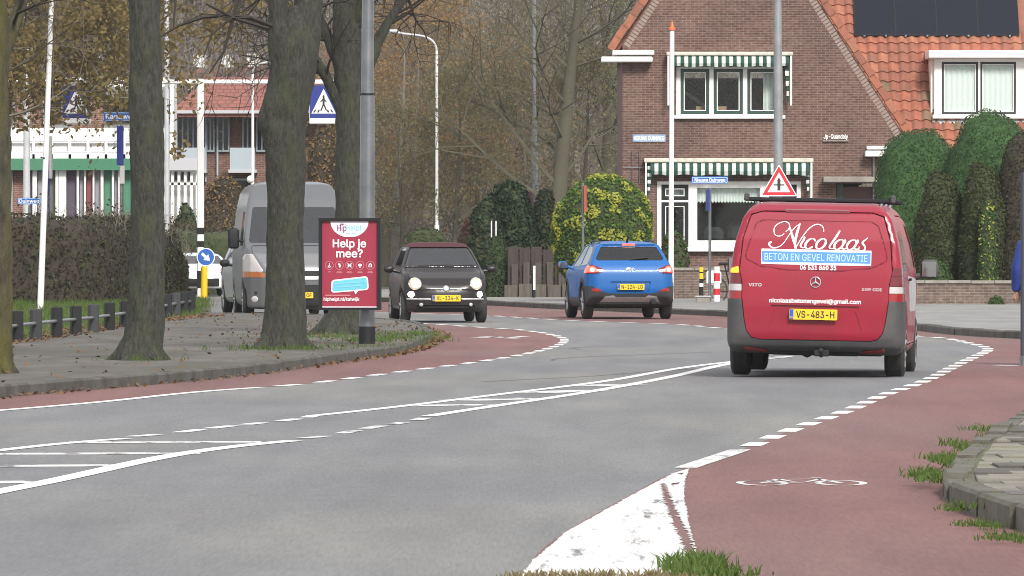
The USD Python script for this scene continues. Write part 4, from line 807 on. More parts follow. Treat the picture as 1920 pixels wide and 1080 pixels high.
# ------------------------------------------------------------------ the other cars
def cut(body, B, t, name, pr, mt, t1=-0.006, t0=-0.014, gap=0.0, parent=None):
    for m in ((B.lvl(t1) - B.lvl(t0)) ^ pr).decompose():
        if m.volume() > 2e-5: part(name, m, mats[mt], parent or t, smooth=30)
    return body - pr
def seats(t, xs, ys, z, face=1):
    for x in xs:
        for y in ys:
            s = part('seat', MB().box((x, y, z), (.5, .5, .16), bev=.05).box((x - face * .25, y, z + .33), (.14, .48, .6), bev=.05), mats['seat_cloth'], t)
            part('headrest', MB().box((x - face * .29, y, z + .72), (.10, .27, .17), bev=.04), mats['seat_cloth'], s)
def mirrors(t, x, y, z, mt, face=1, sz=(.11, .20, .15)):
    for s in (1, -1):
        m = part('wing_mirror', MB().box((x, s * (y + sz[1] / 2 + .04), z), sz, bev=.045).tube([[x + .03, s * (y - .08), z - .06], [x + .02, s * (y + .06), z - .03]], .03, 8), mats[mt], t, smooth=50)
        part('mirror_glass', MB().box((x - sz[0] / 2 - .003, s * (y + sz[1] / 2 + .04), z), (.006, sz[1] * .8, sz[2] * .75)), mats['mirror_glass'], m)
def disc_on(B, y, z, r, sign, lift=0.004, dome=0.03, ax=0):
    """a round lens lying on the body"""
    v, n = [], 20
    for k, (a, b) in enumerate(((1.0, 0), (.85, .7), (.5, .93), (0.02, 1))):
        for th in np.arange(n) * 2 * np.pi / n: v.append([y + r * a * math.cos(th), z + r * a * math.sin(th), b * dome])
    v = np.array(v); x = B.surf(v[:, :2], 0, sign); x0 = np.median(x[:n]); x = np.where(np.abs(x - x0) > .2, x0, x)
    f = [[k * n + i, k * n + (i + 1) % n, (k + 1) * n + (i + 1) % n, (k + 1) * n + i] for k in range(3) for i in range(n)]
    p = np.c_[x + sign * (lift + v[:, 2]), v[:, 0], v[:, 1]]; return MB().add(p, f)
mat('fiat_paint', (0.018, 0.014, 0.015), 0.42, coat=0.15, spec=.32); mat('roof_cloth', (0.055, 0.009, 0.013), 0.85, bump=.2, bscale=300, bdist=.002)
mat('kia_blue', (0.004, 0.098, 0.33), 0.42, coat=0.12, spec=.4); mat('kia_plastic', (0.035, 0.036, 0.040), 0.6)
mat('silver_paint', (0.125, 0.13, 0.138), 0.38, 0.3, coat=0.25); mat('silver_light', (0.34, 0.35, 0.36), 0.35, 0.3, coat=0.4); mat('pale_car', (0.66, 0.72, 0.74), 0.3, coat=.7)
mat('grey_plastic', (0.085, 0.087, 0.092), 0.6); mat('lamp_amber', (0.34, 0.10, 0.025), 0.2, coat=.5); mat('skid_silver', (0.52, 0.53, 0.53), 0.35, 0.5)

# ---- small dark car with lit headlamps coming towards us
L = 3.55; XF = L / 2; hd = math.radians(-84.2); hv = np.array([math.cos(hd), math.sin(hd), 0])
c = np.array([X_(837, 133.5), 133.5, 0]) - hv * L / 2
fiat = thing('small_car', 'small rounded black car with lit round headlamps and dark red cloth roof', 'car', c, math.degrees(hd))
B = Body([(.08, .30), (.02, .45), (.0, .62), (.05, .85), (.15, 1.02), (.45, 1.33), (.75, 1.44), (1.2, 1.485), (1.75, 1.47), (2.05, 1.40), (2.60, 1.02), (2.75, .975), (3.05, .92), (3.32, .82), (3.46, .70), (3.53, .55), (3.55, .40), (3.52, .25), (3.4, .18), (.2, .22)],
         [(0, .17), (.70, .19), (.78, .28), (.815, .5), (.805, .72), (.775, .90), (.72, 1.06), (.60, 1.36), (.49, 1.47), (.3, 1.515), (0, 1.53)],
         [(0, .55), (.08, .70), (.3, .79), (.7, .81), (2.85, .81), (3.15, .76), (3.38, .64), (3.5, .42), (3.55, .2)], L, 0.032, 0.06, arches=[(.57, .29, .345, .5), (2.87, .29, .345, .5)])
o = -L / 2; body = B.lvl(0) - B.lvl(-0.045)
body = cut(body, B, fiat, 'windscreen', prism(rpoly([(-.70, 1.035), (.70, 1.035), (.66, 1.10), (.54, 1.37), (.50, 1.39), (-.50, 1.39), (-.54, 1.37), (-.66, 1.10)], .03), 0, o + 1.9, o + 2.9), 'glass_tint')
body = cut(body, B, fiat, 'side_window', prism(rpoly([(o + .95, 1.0), (o + 2.35, 1.0), (o + 1.98, 1.34), (o + 1.75, 1.38), (o + 1.0, 1.38)], .04), 1, -1, 1), 'glass_tint')
rf = prism([(-.56, 1.395), (.56, 1.395), (.56, 1.7), (-.56, 1.7)], 0, o + .3, o + 2.25); part('cloth_roof', (B.lvl(.008) - B.lvl(-.03)) ^ rf, mats['roof_cloth'], fiat, smooth=30); body = body - rf
body = body - prism(rpoly([(-.52, .245), (.52, .245), (.55, .33), (-.55, .33)], .03), 0, XF - .25, XF + .2)
body = body - ((B.lvl(.05) - B.lvl(-.012)) ^ prism(ring(rpoly([(-.56, .60), (.56, .60), (.66, .80), (.70, 1.02), (-.70, 1.02), (-.66, .80)], .04), .012), 0, o + 2.5, o + 3.7))
part('body', body, mats['fiat_paint'], fiat, smooth=30)
part('lower_grille', (B.lvl(-.03) - B.lvl(-.04)) ^ prism([(-.6, .2), (.6, .2), (.6, .36), (-.6, .36)], 0, XF - .3, XF + .1), mats['underbody'], fiat)
for s in (1, -1):
    hl = part('headlamp', disc_on(B, s * .565, .72, .104, 1, dome=.03), mats['headlight_lens'], fiat, smooth=50); part('bulb', disc_on(B, s * .565, .72, .068, 1, lift=.03, dome=.03), mats['headlight_on'], hl, smooth=50); part('lamp_ring', MB().tube([[B.surf([[s * .565 + .108 * math.cos(a), .72 + .108 * math.sin(a)]], 0, 1)[0] + .004, s * .565 + .108 * math.cos(a), .72 + .108 * math.sin(a)] for a in np.linspace(0, 6.2832, 25)], .010, 6, cap=False), mats['chrome'], hl, smooth=50)
    part('running_lamp', disc_on(B, s * .635, .525, .058, 1, dome=.03), mats['drl_on'], fiat, smooth=50)
    part('fog_lamp', disc_on(B, s * .46, .335, .035, 1, dome=.02), mats['lamp_clear'], fiat, smooth=50)
bar = lambda z, y0, y1, r: MB().tube([[B.surf([[y, z]], 0, 1)[0] + .006, y, z] for y in np.linspace(y0, y1, 12)], r, 8)
part('chrome_bar', bar(.635, -.36, -.07, .009), mats['chrome'], fiat, smooth=50); part('chrome_bar', bar(.635, .07, .36, .009), mats['chrome'], fiat, smooth=50)
part('bumper_trim', bar(.435, -.70, -.28, .020), mats['chrome_dull'], fiat, smooth=50); part('bumper_trim', bar(.435, .28, .70, .020), mats['chrome_dull'], fiat, smooth=50)
part('emblem', disc_on(B, 0, .635, .055, 1, dome=.02), mats['chrome_dull'], fiat, smooth=50)
plate(fiat, 'XL-334-K', (XF + .02, 0.0, .455), (0, 1, 0))
mirrors(fiat, o + 2.28, .82, .99, 'fiat_paint', sz=(.1, .19, .14))
for s in (1, -1):
    for x in (.57, 2.87): wheel(fiat, o + x, s * .705, .288, .185, 'alloy', s)
seats(fiat, (o + 1.45,), (.35, -.35), .45); seats(fiat, (o + .75,), (.3, -.3), .5)
part('dashboard', MB().box((o + 2.35, 0, .86), (.45, 1.3, .22), bev=.07), mats['dash'], fiat); part('rear_view_mirror', MB().box((o + 2.12, 0, 1.30), (.04, .24, .07), bev=.015), mats['mirror_glass'], fiat)
part('wiper', MB().tube([[o + 2.66, -.45, 1.045], [o + 2.63, .1, 1.06]], .012, 6).tube([[o + 2.66, .05, 1.045], [o + 2.62, .6, 1.06]], .012, 6), mats['black_paint'], fiat, kind='stuff')
part('underbody', MB().box((0, 0, .27), (2.9, 1.2, .16), bev=.05), mats['underbody'], fiat)
fiat_c, fiat_h = c, hd

# ---- blue crossover driving away to the left
L = 4.14; XR = -L / 2; o = XR; hd = math.radians(96.3); hv = np.array([math.cos(hd), math.sin(hd), 0])
c = np.array([X_(1183, 139.8), 139.8, 0]) + hv * L / 2
kia = thing('blue_car', 'blue crossover car with glowing brake lights driving away in front of the round bush', 'car', c, math.degrees(hd))
B = Body([(.16, .36), (.05, .44), (.0, .58), (.01, .76), (.035, .92), (.085, 1.02), (.16, 1.12), (.28, 1.26), (.40, 1.42), (.36, 1.455), (.48, 1.475), (1.0, 1.51), (1.6, 1.52), (2.1, 1.48), (2.4, 1.40), (3.05, 1.03), (3.3, .99), (3.8, .90), (4.02, .78), (4.12, .6), (4.14, .4), (4.05, .22), (.5, .22), (.3, .27)],
         [(0, .2), (.78, .22), (.86, .34), (.88, .55), (.875, .78), (.85, .93), (.79, 1.02), (.70, 1.22), (.61, 1.42), (.50, 1.485), (.3, 1.52), (0, 1.535)],
         [(0, .60), (.03, .70), (.14, .82), (.36, .87), (.8, .88), (3.4, .87), (3.8, .78), (4.05, .58), (4.14, .3)], L, 0.032, 0.045, arches=[(.72, .33, .39, .5), (3.30, .33, .39, .5)])
body = B.lvl(0) - B.lvl(-0.045)
body = cut(body, B, kia, 'rear_window', prism(rpoly([(-.63, 1.135), (.63, 1.135), (.66, 1.17), (.54, 1.40), (-.54, 1.40), (-.66, 1.17)], .03), 0, o - .1, o + .6), 'glass_dark')
body = cut(body, B, kia, 'windscreen', prism(rpoly([(-.68, 1.07), (.68, 1.07), (.56, 1.42), (-.56, 1.42)], .04), 0, o + 2.2, o + 3.4), 'glass_clear')
body = cut(body, B, kia, 'side_window', prism(rpoly([(o + .62, 1.06), (o + 1.62, 1.03), (o + 1.62, 1.41), (o + 1.0, 1.40), (o + .72, 1.30)], .03), 1, -1, 1), 'glass_dark')
body = cut(body, B, kia, 'side_window', prism(rpoly([(o + 1.70, 1.03), (o + 2.75, 1.02), (o + 2.25, 1.38), (o + 1.95, 1.42), (o + 1.70, 1.42)], .03), 1, -1, 1), 'glass_dark')
bp = [(-1, .1), (1, .1), (1, .64), (.74, .64), (.62, .56), (.42, .50), (-.42, .50), (-.62, .56), (-.74, .64), (-1, .64)]
pr = prism(bp, 0, o - .1, o + .55); part('rear_bumper', (B.lvl(.012) - B.lvl(-.045)) ^ pr, mats['kia_plastic'], kia, smooth=30); body = body - pr
pr = prism(rpoly([(-.34, .525), (.34, .525), (.40, .73), (-.40, .73)], .03), 0, o - .1, o + .2); body = body - ((B.lvl(.05) - B.lvl(-.03)) ^ pr)
for s in (1, -1):
    q = rpoly([(s * .50, .96), (s * .62, .885), (s * .95, .885), (s * .95, 1.06), (s * .72, 1.05)], .01); pr = prism(q, 0, o - .1, o + .42)
    tl = part('tail_lamp', (B.lvl(.012) - B.lvl(-.03)) ^ pr, mats['lamp_dark_red'], kia, smooth=30); body = body - pr
    part('brake_light', (B.lvl(.018) - B.lvl(.0)) ^ prism(rpoly([(s * .60, .915), (s * .90, .905), (s * .90, 1.02), (s * .72, 1.03)], .02), 0, o - .1, o + .35), mats['brake_on'], tl, smooth=30)
    part('brake_bulb', (B.lvl(.024) - B.lvl(.0)) ^ prism(Point(s * .745, .955).buffer(.038), 0, o - .1, o + .35), mats['brake_core'], tl, smooth=30)
    part('reflector', (B.lvl(.018) - B.lvl(.0)) ^ prism(rpoly([(s * .55, .535), (s * .76, .54), (s * .74, .60), (s * .62, .595)], .01), 0, o - .1, o + .4), mats['reflector_red'], kia, smooth=30)
for zz in (.40, 1.0): pass
body = body - prism(ring([(o + 1.66, .34), (o + 2.8, .34), (o + 2.85, 1.0), (o + 2.3, 1.42), (o + 1.66, 1.44)], .012), 1, -1, 1) - prism(ring([(o + .95, .60), (o + 1.63, .34), (o + 1.63, 1.44), (o + .95, 1.42), (o + .68, 1.1)], .012), 1, -1, 1)
part('body', body, mats['kia_blue'], kia, smooth=30)
cl = prism([(o + .95, .16), (o + 3.0, .16), (o + 3.0, .42), (o + .95, .42)], 1, -1, 1); part('side_cladding', (B.lvl(.010) - B.lvl(.0)) ^ cl, mats['kia_plastic'], kia, smooth=30, kind='stuff')
for x in (.72, 3.30):
    pr = prism(Point(o + x, .33).buffer(.47).difference(Point(o + x, .33).buffer(.39)).intersection(sbox(-5, .2, 5, 2)), 1, -1, 1)
    for m in ((B.lvl(.012) - B.lvl(-.01)) ^ pr).decompose():
        if m.volume() > 1e-4: part('arch_cladding', m, mats['kia_plastic'], kia, smooth=30)
part('skid_plate', (B.lvl(.030) - B.lvl(.0)) ^ prism(rpoly([(-.58, .325), (.58, .325), (.50, .44), (.34, .46), (.28, .425), (-.28, .425), (-.34, .46), (-.50, .44)], .01), 0, o - .1, o + .5), mats['skid_silver'], kia, smooth=30)
part('exhaust', MB().cyl([o + .3, -.44, .345], [o + .02, -.44, .345], .05, sides=14), mats['black_paint'], kia, smooth=40)
part('high_brake_light', (B.lvl(.014) - B.lvl(-.02)) ^ prism(rpoly([(-.13, 1.415), (.13, 1.415), (.12, 1.455), (-.12, 1.455)], .008), 0, o + .2, o + .7), mats['brake_on'], kia, smooth=30)
wk = B.warp(0, -1, .003)
mbk = MB()
def bar2(a, b, w=.011): mbk.tube([[B.surf([[a[0], a[1]]], 0, -1)[0] - .004, *a], [B.surf([[b[0], b[1]]], 0, -1)[0] - .004, *b]], w, 6)
for a, b in (((.085, .94), (.085, .99)), ((.085, .96), (.045, .99)), ((.07, .97), (.035, .94)), ((.02, .94), (.02, .99)), ((.005, .99), (-.02, .94)), ((-.02, .94), (-.05, .99)), ((-.05, .99), (-.085, .94)), ((.02, .985), (.005, .99))): bar2(a, b)
part('emblem', mbk, mats['chrome_dull'], kia, kind='stuff')
plate(kia, 'N-124-LG', (o - .005 + .0, 0.0, .625), (0, -1, 0))
part('wiper', MB().tube([[B.surf([[.0, 1.15]], 0, -1)[0] - .015, 0, 1.15], [B.surf([[-.35, 1.19]], 0, -1)[0] - .015, -.35, 1.19]], .014, 6), mats['black_paint'], kia)
for s in (1, -1): part('roof_rail', MB().tube([[o + .55, s * .53, 1.44], [o + .65, s * .535, 1.495], [o + 1.2, s * .54, 1.525], [o + 1.9, s * .54, 1.50], [o + 2.0, s * .53, 1.44]], .018, 8), mats['kia_plastic'], kia, smooth=50)
part('aerial', MB().tube([[o + .62, 0, 1.49], [o + .42, 0, 1.60]], [.025, .006], 8), mats['black_paint'], kia, smooth=50)
mirrors(kia, o + 2.72, .87, 1.04, 'kia_blue', sz=(.12, .2, .15))
for s in (1, -1):
    for x in (.72, 3.30): wheel(kia, o + x, s * .765, .325, .205, 'alloy', s, dark=False)
seats(kia, (o + 1.95,), (.36, -.36), .52); seats(kia, (o + 1.05,), (.36, -.36), .55)
part('underbody', MB().box((0, 0, .30), (3.4, 1.3, .18), bev=.05).box((o + .35, 0, .33), (.4, 1.25, .14), bev=.04), mats['underbody'], kia)

# ---- tall silver van waiting behind the trees
L = 5.4; XF = L / 2; o = -XF; hd = math.radians(-85.2); hv = np.array([math.cos(hd), math.sin(hd), 0])
c = np.array([X_(556, 140.6), 140.6, 0]) - hv * L / 2
mv = thing('high_roof_van', 'tall silver grey high-roof van facing us half hidden by a trunk', 'van', c, math.degrees(hd))
B = Body([(.05, .35), (0, .6), (0, 2.2), (.08, 2.52), (.25, 2.62), (3.4, 2.68), (3.85, 2.62), (4.15, 2.32), (4.80, 1.46), (5.12, 1.30), (5.30, 1.0), (5.38, .75), (5.4, .55), (5.4, .3), (5.3, .2), (.2, .25)],
         [(0, .15), (.9, .18), (1.0, .35), (1.03, .7), (1.03, 1.2), (.99, 1.6), (.92, 2.15), (.85, 2.46), (.74, 2.63), (.5, 2.70), (0, 2.72)],
         [(0, .9), (.05, .98), (.3, 1.03), (4.5, 1.03), (4.85, .985), (5.12, .88), (5.3, .66), (5.4, .35)], L, 0.04, 0.06, arches=[(.95, .35, .42, .7), (4.55, .35, .42, .7)])
body = B.lvl(0) - B.lvl(-0.055)
body = cut(body, B, mv, 'windscreen', prism(rpoly([(-.90, 1.47), (.90, 1.47), (.80, 2.17), (-.80, 2.17)], .05), 0, o + 3.7, o + 5.1), 'glass_tint')
body = cut(body, B, mv, 'side_window', prism(rpoly([(o + 3.3, 1.42), (o + 4.62, 1.42), (o + 4.1, 2.08), (o + 3.3, 2.08)], .05), 1, -1.2, 1.2), 'glass_dark')
pr = prism([(-1.3, .1), (1.3, .1), (1.3, .80), (.70, .80), (.60, .86), (-.60, .86), (-.70, .80), (-1.3, .80)], 0, o + 4.75, o + 5.6); part('front_bumper', (B.lvl(.015) - B.lvl(-.05)) ^ pr, mats['grey_plastic'], mv, smooth=30); body = body - pr
for s in (1, -1):
    q = rpoly([(s * .62, .90), (s * 1.1, .90), (s * 1.1, 1.0), (s * .97, 1.26), (s * .84, 1.26)], .03); pr = prism(q, 0, o + 4.6, o + 5.5)
    hl = part('headlamp', (B.lvl(.012) - B.lvl(-.04)) ^ pr, mats['lamp_clear'], mv, smooth=30); body = body - pr
    part('indicator', (B.lvl(.016) - B.lvl(-.02)) ^ prism(rpoly([(s * .60, .805), (s * 1.1, .805), (s * 1.1, .925), (s * .62, .90)], .02), 0, o + 4.7, o + 5.5), mats['lamp_amber'], mv, smooth=30)
    part('fog_lamp', disc_on(B, s * .80, .38, .065, 1, lift=.016, dome=.02), mats['lamp_clear'], mv, smooth=50); part('tow_cover', disc_on(B, s * .78, .50, .05, 1, lift=.016, dome=.004), mats['underbody'], mv, smooth=50)
body = body - ((B.lvl(.05) - B.lvl(-.012)) ^ prism(ring(rpoly([(-.80, .90), (.80, .90), (.86, 1.42), (-.86, 1.42)], .05), .014), 0, o + 4.6, o + 5.5))
part('body', body, mats['silver_paint'], mv, smooth=30)
part('grille', (B.lvl(.02) - B.lvl(.0)) ^ prism(rpoly([(-.58, .83), (.58, .83), (.50, .93), (-.50, .93)], .02), 0, o + 5.0, o + 5.6), mats['underbody'], mv, smooth=30)
part('grille_bar', (B.lvl(.03) - B.lvl(.0)) ^ prism(rpoly([(-.56, .76), (.56, .76), (.60, .83), (-.60, .83)], .01), 0, o + 5.0, o + 5.6), mats['silver_light'], mv, smooth=30)
part('air_intake', (B.lvl(.022) - B.lvl(.0)) ^ prism(rpoly([(-.60, .22), (.60, .22), (.60, .66), (-.60, .66)], .03), 0, o + 5.0, o + 5.6), mats['underbody'], mv, smooth=30)
plate(mv, '85-TT-OF', (XF + .035, .06, .46), (0, 1, 0))
part('badge', disc_on(B, 0, 1.0, .09, 1, lift=.01, dome=.02), mats['chrome_dull'], mv, smooth=50)
mirrors(mv, o + 4.5, 1.03, 1.56, 'black_paint', sz=(.14, .22, .40))
part('roof_light', MB().mesh(trimesh.creation.icosphere(2, .075), [[1.2, 0, 0, o + 3.5], [0, 1, 0, -.80], [0, 0, 1, 2.72]]), mats['white_plastic'], mv, smooth=60)  # white globe of the thin pole behind, placed on the van roof
for s in (1, -1):
    for x in (.95, 4.55): wheel(mv, o + x, s * .90, .345, .225, 'steel', s)
seats(mv, (o + 3.8,), (.5, -.5), .95); part('dashboard', MB().box((o + 4.65, 0, 1.3), (.4, 1.8, .28), bev=.06), mats['dash'], mv)
part('underbody', MB().box((0, 0, .32), (4.6, 1.6, .2), bev=.05).box((o + 5.0, 0, .24), (.5, 1.5, .1), bev=.03), mats['underbody'], mv)

# ---- two more cars behind on the left
def hatchback(name, label, front_px, Yf, hdeg, paint, Hs=1.0, bus=0.0, L=4.2):
    o = -L / 2; hd = math.radians(hdeg); hv = np.array([math.cos(hd), math.sin(hd), 0]); c = np.array([X_(front_px, Yf), Yf, 0]) - hv * L / 2
    t = thing(name, label, 'car', c, math.degrees(hd)); z = lambda v: .55 + (v - .55) * Hs if v > .55 else v
    B = Body([(.10, .32), (.0, .5), (.03, .9), (.10, 1.05), (.30, 1.40), (.55, 1.52 + bus), (1.5, 1.56 + bus), (2.1, 1.52 + bus), (2.45, 1.42 + bus * .5), (3.2, 1.04), (3.4, .99), (3.85, .88), (4.05, .75), (4.18, .55), (4.2, .4), (4.1, .22), (.3, .24)] if Hs == 1 else [(.10, .32), (.0, .5), (.03, .8), (.10, .90), (.5, 1.10), (.85, 1.19), (1.5, 1.22), (2.1, 1.19), (2.5, 1.10), (3.2, .86), (3.4, .82), (3.85, .72), (4.05, .65), (4.18, .52), (4.2, .4), (4.1, .22), (.3, .24)],
             [(0, .18), (.76, .2), (.85, .35), (.88, .6), (.87, z(.85)), (.82, z(1.02)), (.70, z(1.35)), (.60, z(1.50 + bus)), (.4, z(1.56 + bus)), (0, z(1.59 + bus))], [(0, .6), (.05, .72), (.2, .84), (.6, .88), (3.4, .87), (3.8, .79), (4.08, .58), (4.2, .3)], L, 0.04, 0.05, arches=[(.72, .32, .38, .5), (3.36, .32, .38, .5)])
    body = B.lvl(0) - B.lvl(-.05); zt, zb = z(1.42 + bus * .7), z(1.08)
    body = cut(body, B, t, 'windscreen', prism(rpoly([(-.70, zb), (.70, zb), (.58, zt), (-.58, zt)], .04), 0, o + 2.1, o + 3.5), 'glass_dark')
    body = cut(body, B, t, 'rear_window', prism(rpoly([(-.66, zb + .02), (.66, zb + .02), (.55, zt), (-.55, zt)], .04), 0, o - .1, o + .75), 'glass_dark')
    body = cut(body, B, t, 'side_window', prism(rpoly([(o + .65, zb), (o + 1.66, zb), (o + 1.66, zt), (o + .9, zt - .02)], .04), 1, -1, 1), 'glass_dark')
    body = cut(body, B, t, 'side_window', prism(rpoly([(o + 1.74, zb), (o + 2.8, zb - .01), (o + 2.3, zt - .05), (o + 1.74, zt)], .04), 1, -1, 1), 'glass_dark')
    body = body - prism(ring([(o + 1.70, .34), (o + 2.8, .34), (o + 2.9, zb - .04), (o + 2.35, zt), (o + 1.70, zt + .04)], .014), 1, -1, 1)
    for s in (1, -1):
        pr = prism(rpoly([(s * .50, .66), (s * .95, .66), (s * .95, .84), (s * .62, .80)], .02), 0, o + 3.4, o + 4.4); part('headlamp', (B.lvl(.01) - B.lvl(-.03)) ^ pr, mats['lamp_clear'], t, smooth=30); body = body - pr
        pr = prism(rpoly([(s * .58, z(.80)), (s * .95, z(.80)), (s * .95, z(1.02)), (s * .68, z(1.02))], .02), 0, o - .1, o + .5); part('tail_lamp', (B.lvl(.01) - B.lvl(-.03)) ^ pr, mats['lamp_dark_red'], t, smooth=30); body = body - pr
    part('body', body, mats[paint], t, smooth=30); part('grille', (B.lvl(.012) - B.lvl(0)) ^ prism(rpoly([(-.5, .28), (.5, .28), (.5, .5), (-.5, .5)], .02), 0, o + 3.8, o + 4.4), mats['underbody'], t, smooth=30)
    mirrors(t, o + 2.72, .87, zb - .02, 'black_paint' if bus else paint)
    for s in (1, -1):
        for x in (.72, 3.36): wheel(t, o + x, s * .765, .315, .2, 'alloy', s)
    seats(t, (o + 1.95,), (.36, -.36), .5 * Hs); part('underbody', MB().box((0, 0, .29), (3.4, 1.3, .16), bev=.05), mats['underbody'], t); return t
hatchback('silver_car', 'silver car standing half hidden behind the tall grey van', 527, 147.6, -82.3, 'silver_light', bus=0.08)
hatchback('pale_car', 'low pale car far off between the hedge and the white gantry post', 377, 200, -84, 'pale_car', Hs=.66)
# ------------------------------------------------------------------ brick house on the right
def brickmat(name, c1, c2, mortar, w=0.21, h=0.0625, wear=(0.5, 0.5, 0.5), msize=0.011):
    n = {'g': ('geometry', {}), 's': ('separate_xyz', {}), 'a': ('math', {'math_type': 'add'}), 'c': ('combine_xyz', {}), 'b': ('brick_texture', {'color1': c1, 'color2': c2, 'mortar': mortar, 'scale': 1.0, 'brick_width': w, 'row_height': h, 'mortar_size': msize, 'mortar_smooth': 0.2, 'bias': 0.0}),
         'nz': ('noise_texture', {'scale': 0.55, 'detail': 6.0, 'roughness': 0.65}), 'rp': ('rgb_ramp', {'ramp': [(0.3, (0.72, 0.70, 0.70)), (0.7, (1.12, 1.06, 1.02))]}), 'm': ('mix_color', {'blend_type': 'multiply', 'fac': 1.0, 'use_clamp': False}),
         'n2': ('noise_texture', {'scale': 9.0, 'detail': 3.0}), 'r2': ('rgb_ramp', {'ramp': [(0.3, (0.75, 0.75, 0.75)), (0.7, (1.15, 1.15, 1.15))]}), 'm2': ('mix_color', {'blend_type': 'multiply', 'fac': 1.0, 'use_clamp': False}),
         'bp': ('bump', {'strength': 0.6, 'distance': 0.006, 'invert': True}), 'p': ('principled_bsdf', {'roughness': 0.9, 'specular_ior_level': 0.25})}
    L = [('g.position', 's.vector'), ('s.x', 'a.value1'), ('s.y', 'a.value2'), ('a.value', 'c.x'), ('s.z', 'c.y'), ('c.vector', 'b.vector'), ('g.position', 'nz.vector'), ('nz.fac', 'rp.fac'), ('b.color', 'm.a'), ('rp.color', 'm.b'), ('g.position', 'n2.vector'), ('n2.fac', 'r2.fac'), ('m.result', 'm2.a'), ('r2.color', 'm2.b'), ('m2.result', 'p.base_color'), ('b.fac', 'bp.height'), ('bp.normal', 'p.normal')]
    mats[name] = usdkit.material(stage, f'/World/Looks/{name}', n, L, surface='p.BSDF')
brickmat('house_brick', (0.112, 0.060, 0.051), (0.165, 0.097, 0.082), (0.20, 0.16, 0.14))
brickmat('garden_brick', (0.115, 0.085, 0.07), (0.165, 0.12, 0.10), (0.20, 0.18, 0.16))
brickmat('far_brick', (0.16, 0.075, 0.06), (0.21, 0.10, 0.08), (0.24, 0.20, 0.17))
TILES = []
for i, (a, b) in enumerate((((.33, .115, .066), (.25, .088, .054)), ((.27, .096, .06), (.20, .078, .05)), ((.35, .14, .08), (.27, .105, .065)), ((.26, .095, .06), (.19, .085, .055)), ((.20, .12, .07), (.13, .10, .06)))):
    TILES.append(mat('roof_tile_%s' % 'abcde'[i], a, 0.75, col2=b, scale=5.0, world=True))
mat('white_wood', (0.80, 0.80, 0.78), 0.45, col2=(0.72, 0.71, 0.68), scale=2); mat('green_wood', (0.022, 0.05, 0.042), 0.4); mat('cream_wood', (0.62, 0.60, 0.52), 0.5, col2=(0.45, 0.43, 0.36), scale=5)
mat('canvas_green', (0.012, 0.055, 0.038), 0.8); mat('canvas_white', (0.62, 0.66, 0.63), 0.8, col2=(0.45, 0.50, 0.47), scale=9)
mat('curtain', (0.80, 0.82, 0.80), 0.9); mat('room_dark', (0.016, 0.016, 0.017), 0.9); mat('concrete', (0.28, 0.26, 0.23), 0.85, col2=(0.20, 0.18, 0.155), scale=3); mat('door_wood', (0.07, 0.022, 0.018), 0.4); mat('lead', (0.45, 0.46, 0.47), 0.5, .3); mat('solar_black', (0.010, 0.012, 0.020), 0.35, spec=.2); mat('roof_under', (0.03, 0.02, 0.018), 0.9); mat('rollock', (0.30, 0.24, 0.205), 0.9, col2=(0.22, 0.16, 0.14), scale=9); mat('card', (0.42, 0.28, 0.17), 0.8)
glassmat('pane_glass', (0.90, 0.93, 0.92), 0.03, 1.35); HY_ = 186.0; sc = F / HY_
hx = lambda p: X_(p, HY_); hz = lambda p: Z_(p, HY_)
house = thing('brick_house', 'brown brick gable house with orange roof tiles and green white striped awnings', 'house', (0, 0, 0))
wall_pts = [(hx(1167), 0), (hx(1700), 0), (hx(1700), hz(262)), (hx(1380), hz(-240)), (hx(1167), hz(82))]
def rect(a, b, c, d): return sbox(hx(a), hz(d), hx(b), hz(c))
openings = unary_union([rect(1268, 1468, 125, 222), rect(1232, 1502, 340, 472), sbox(hx(1568), 0.02, hx(1652), hz(344))])
part('wall', MB().poly(Polygon(wall_pts).difference(openings), 0.30, (0, HY_ + .30, 0), (1, 0, 0), (0, 0, 1)), mats['house_brick'], house)
part('wall', MB().box(((hx(1167) + .15), HY_ + 4.8, hz(82) / 2), (.30, 9.0, hz(82))), mats['house_brick'], house, label='side wall of the brick house')
part('room_wall', MB().box((hx(1400), HY_ + 2.2, 2.9), (hx(1620) - hx(1185), .1, 5.7)).box((hx(1400), HY_ + 1.3, 3.05), (hx(1620) - hx(1185), 1.7, .15)), mats['room_dark'], house)
# roof edges of the gable: verge tiles, rollock course
def slope_run(p0, p1, n, name):
    p0, p1 = np.array(p0), np.array(p1); d = (p1 - p0); Ln = np.linalg.norm(d); u = d / Ln; nrm = np.array([u[1], -u[0]]) if u[0] > 0 else np.array([-u[1], u[0]])
    nrm = nrm if nrm[1] > 0 else -nrm; th = math.atan2(u[1], u[0]); r = random.Random(3)
    for k in range(n):
        c = p0 + u * Ln * (k + .5) / n + nrm * (.10 + .015 * (k % 2)); l = Ln / n * 1.04
        q = affinity.translate(affinity.rotate(sbox(-l / 2, -.10, l / 2, .09).buffer(-.03).buffer(.03), math.degrees(th) + 2, origin=(0, 0)), *c)
        part(name, MB().poly(q, .34, (0, HY_ + .26, 0), (1, 0, 0), (0, 0, 1)), TILES[r.choice([0, 0, 2, 1])], house)
    return u, nrm, Ln
pk = (hx(1380), hz(-240))
u, nr, Ln = slope_run((hx(1701), hz(260)), pk, 22, 'verge_tile'); slope_run((hx(1150), hz(96)), pk, 16, 'verge_tile')
mb = MB()
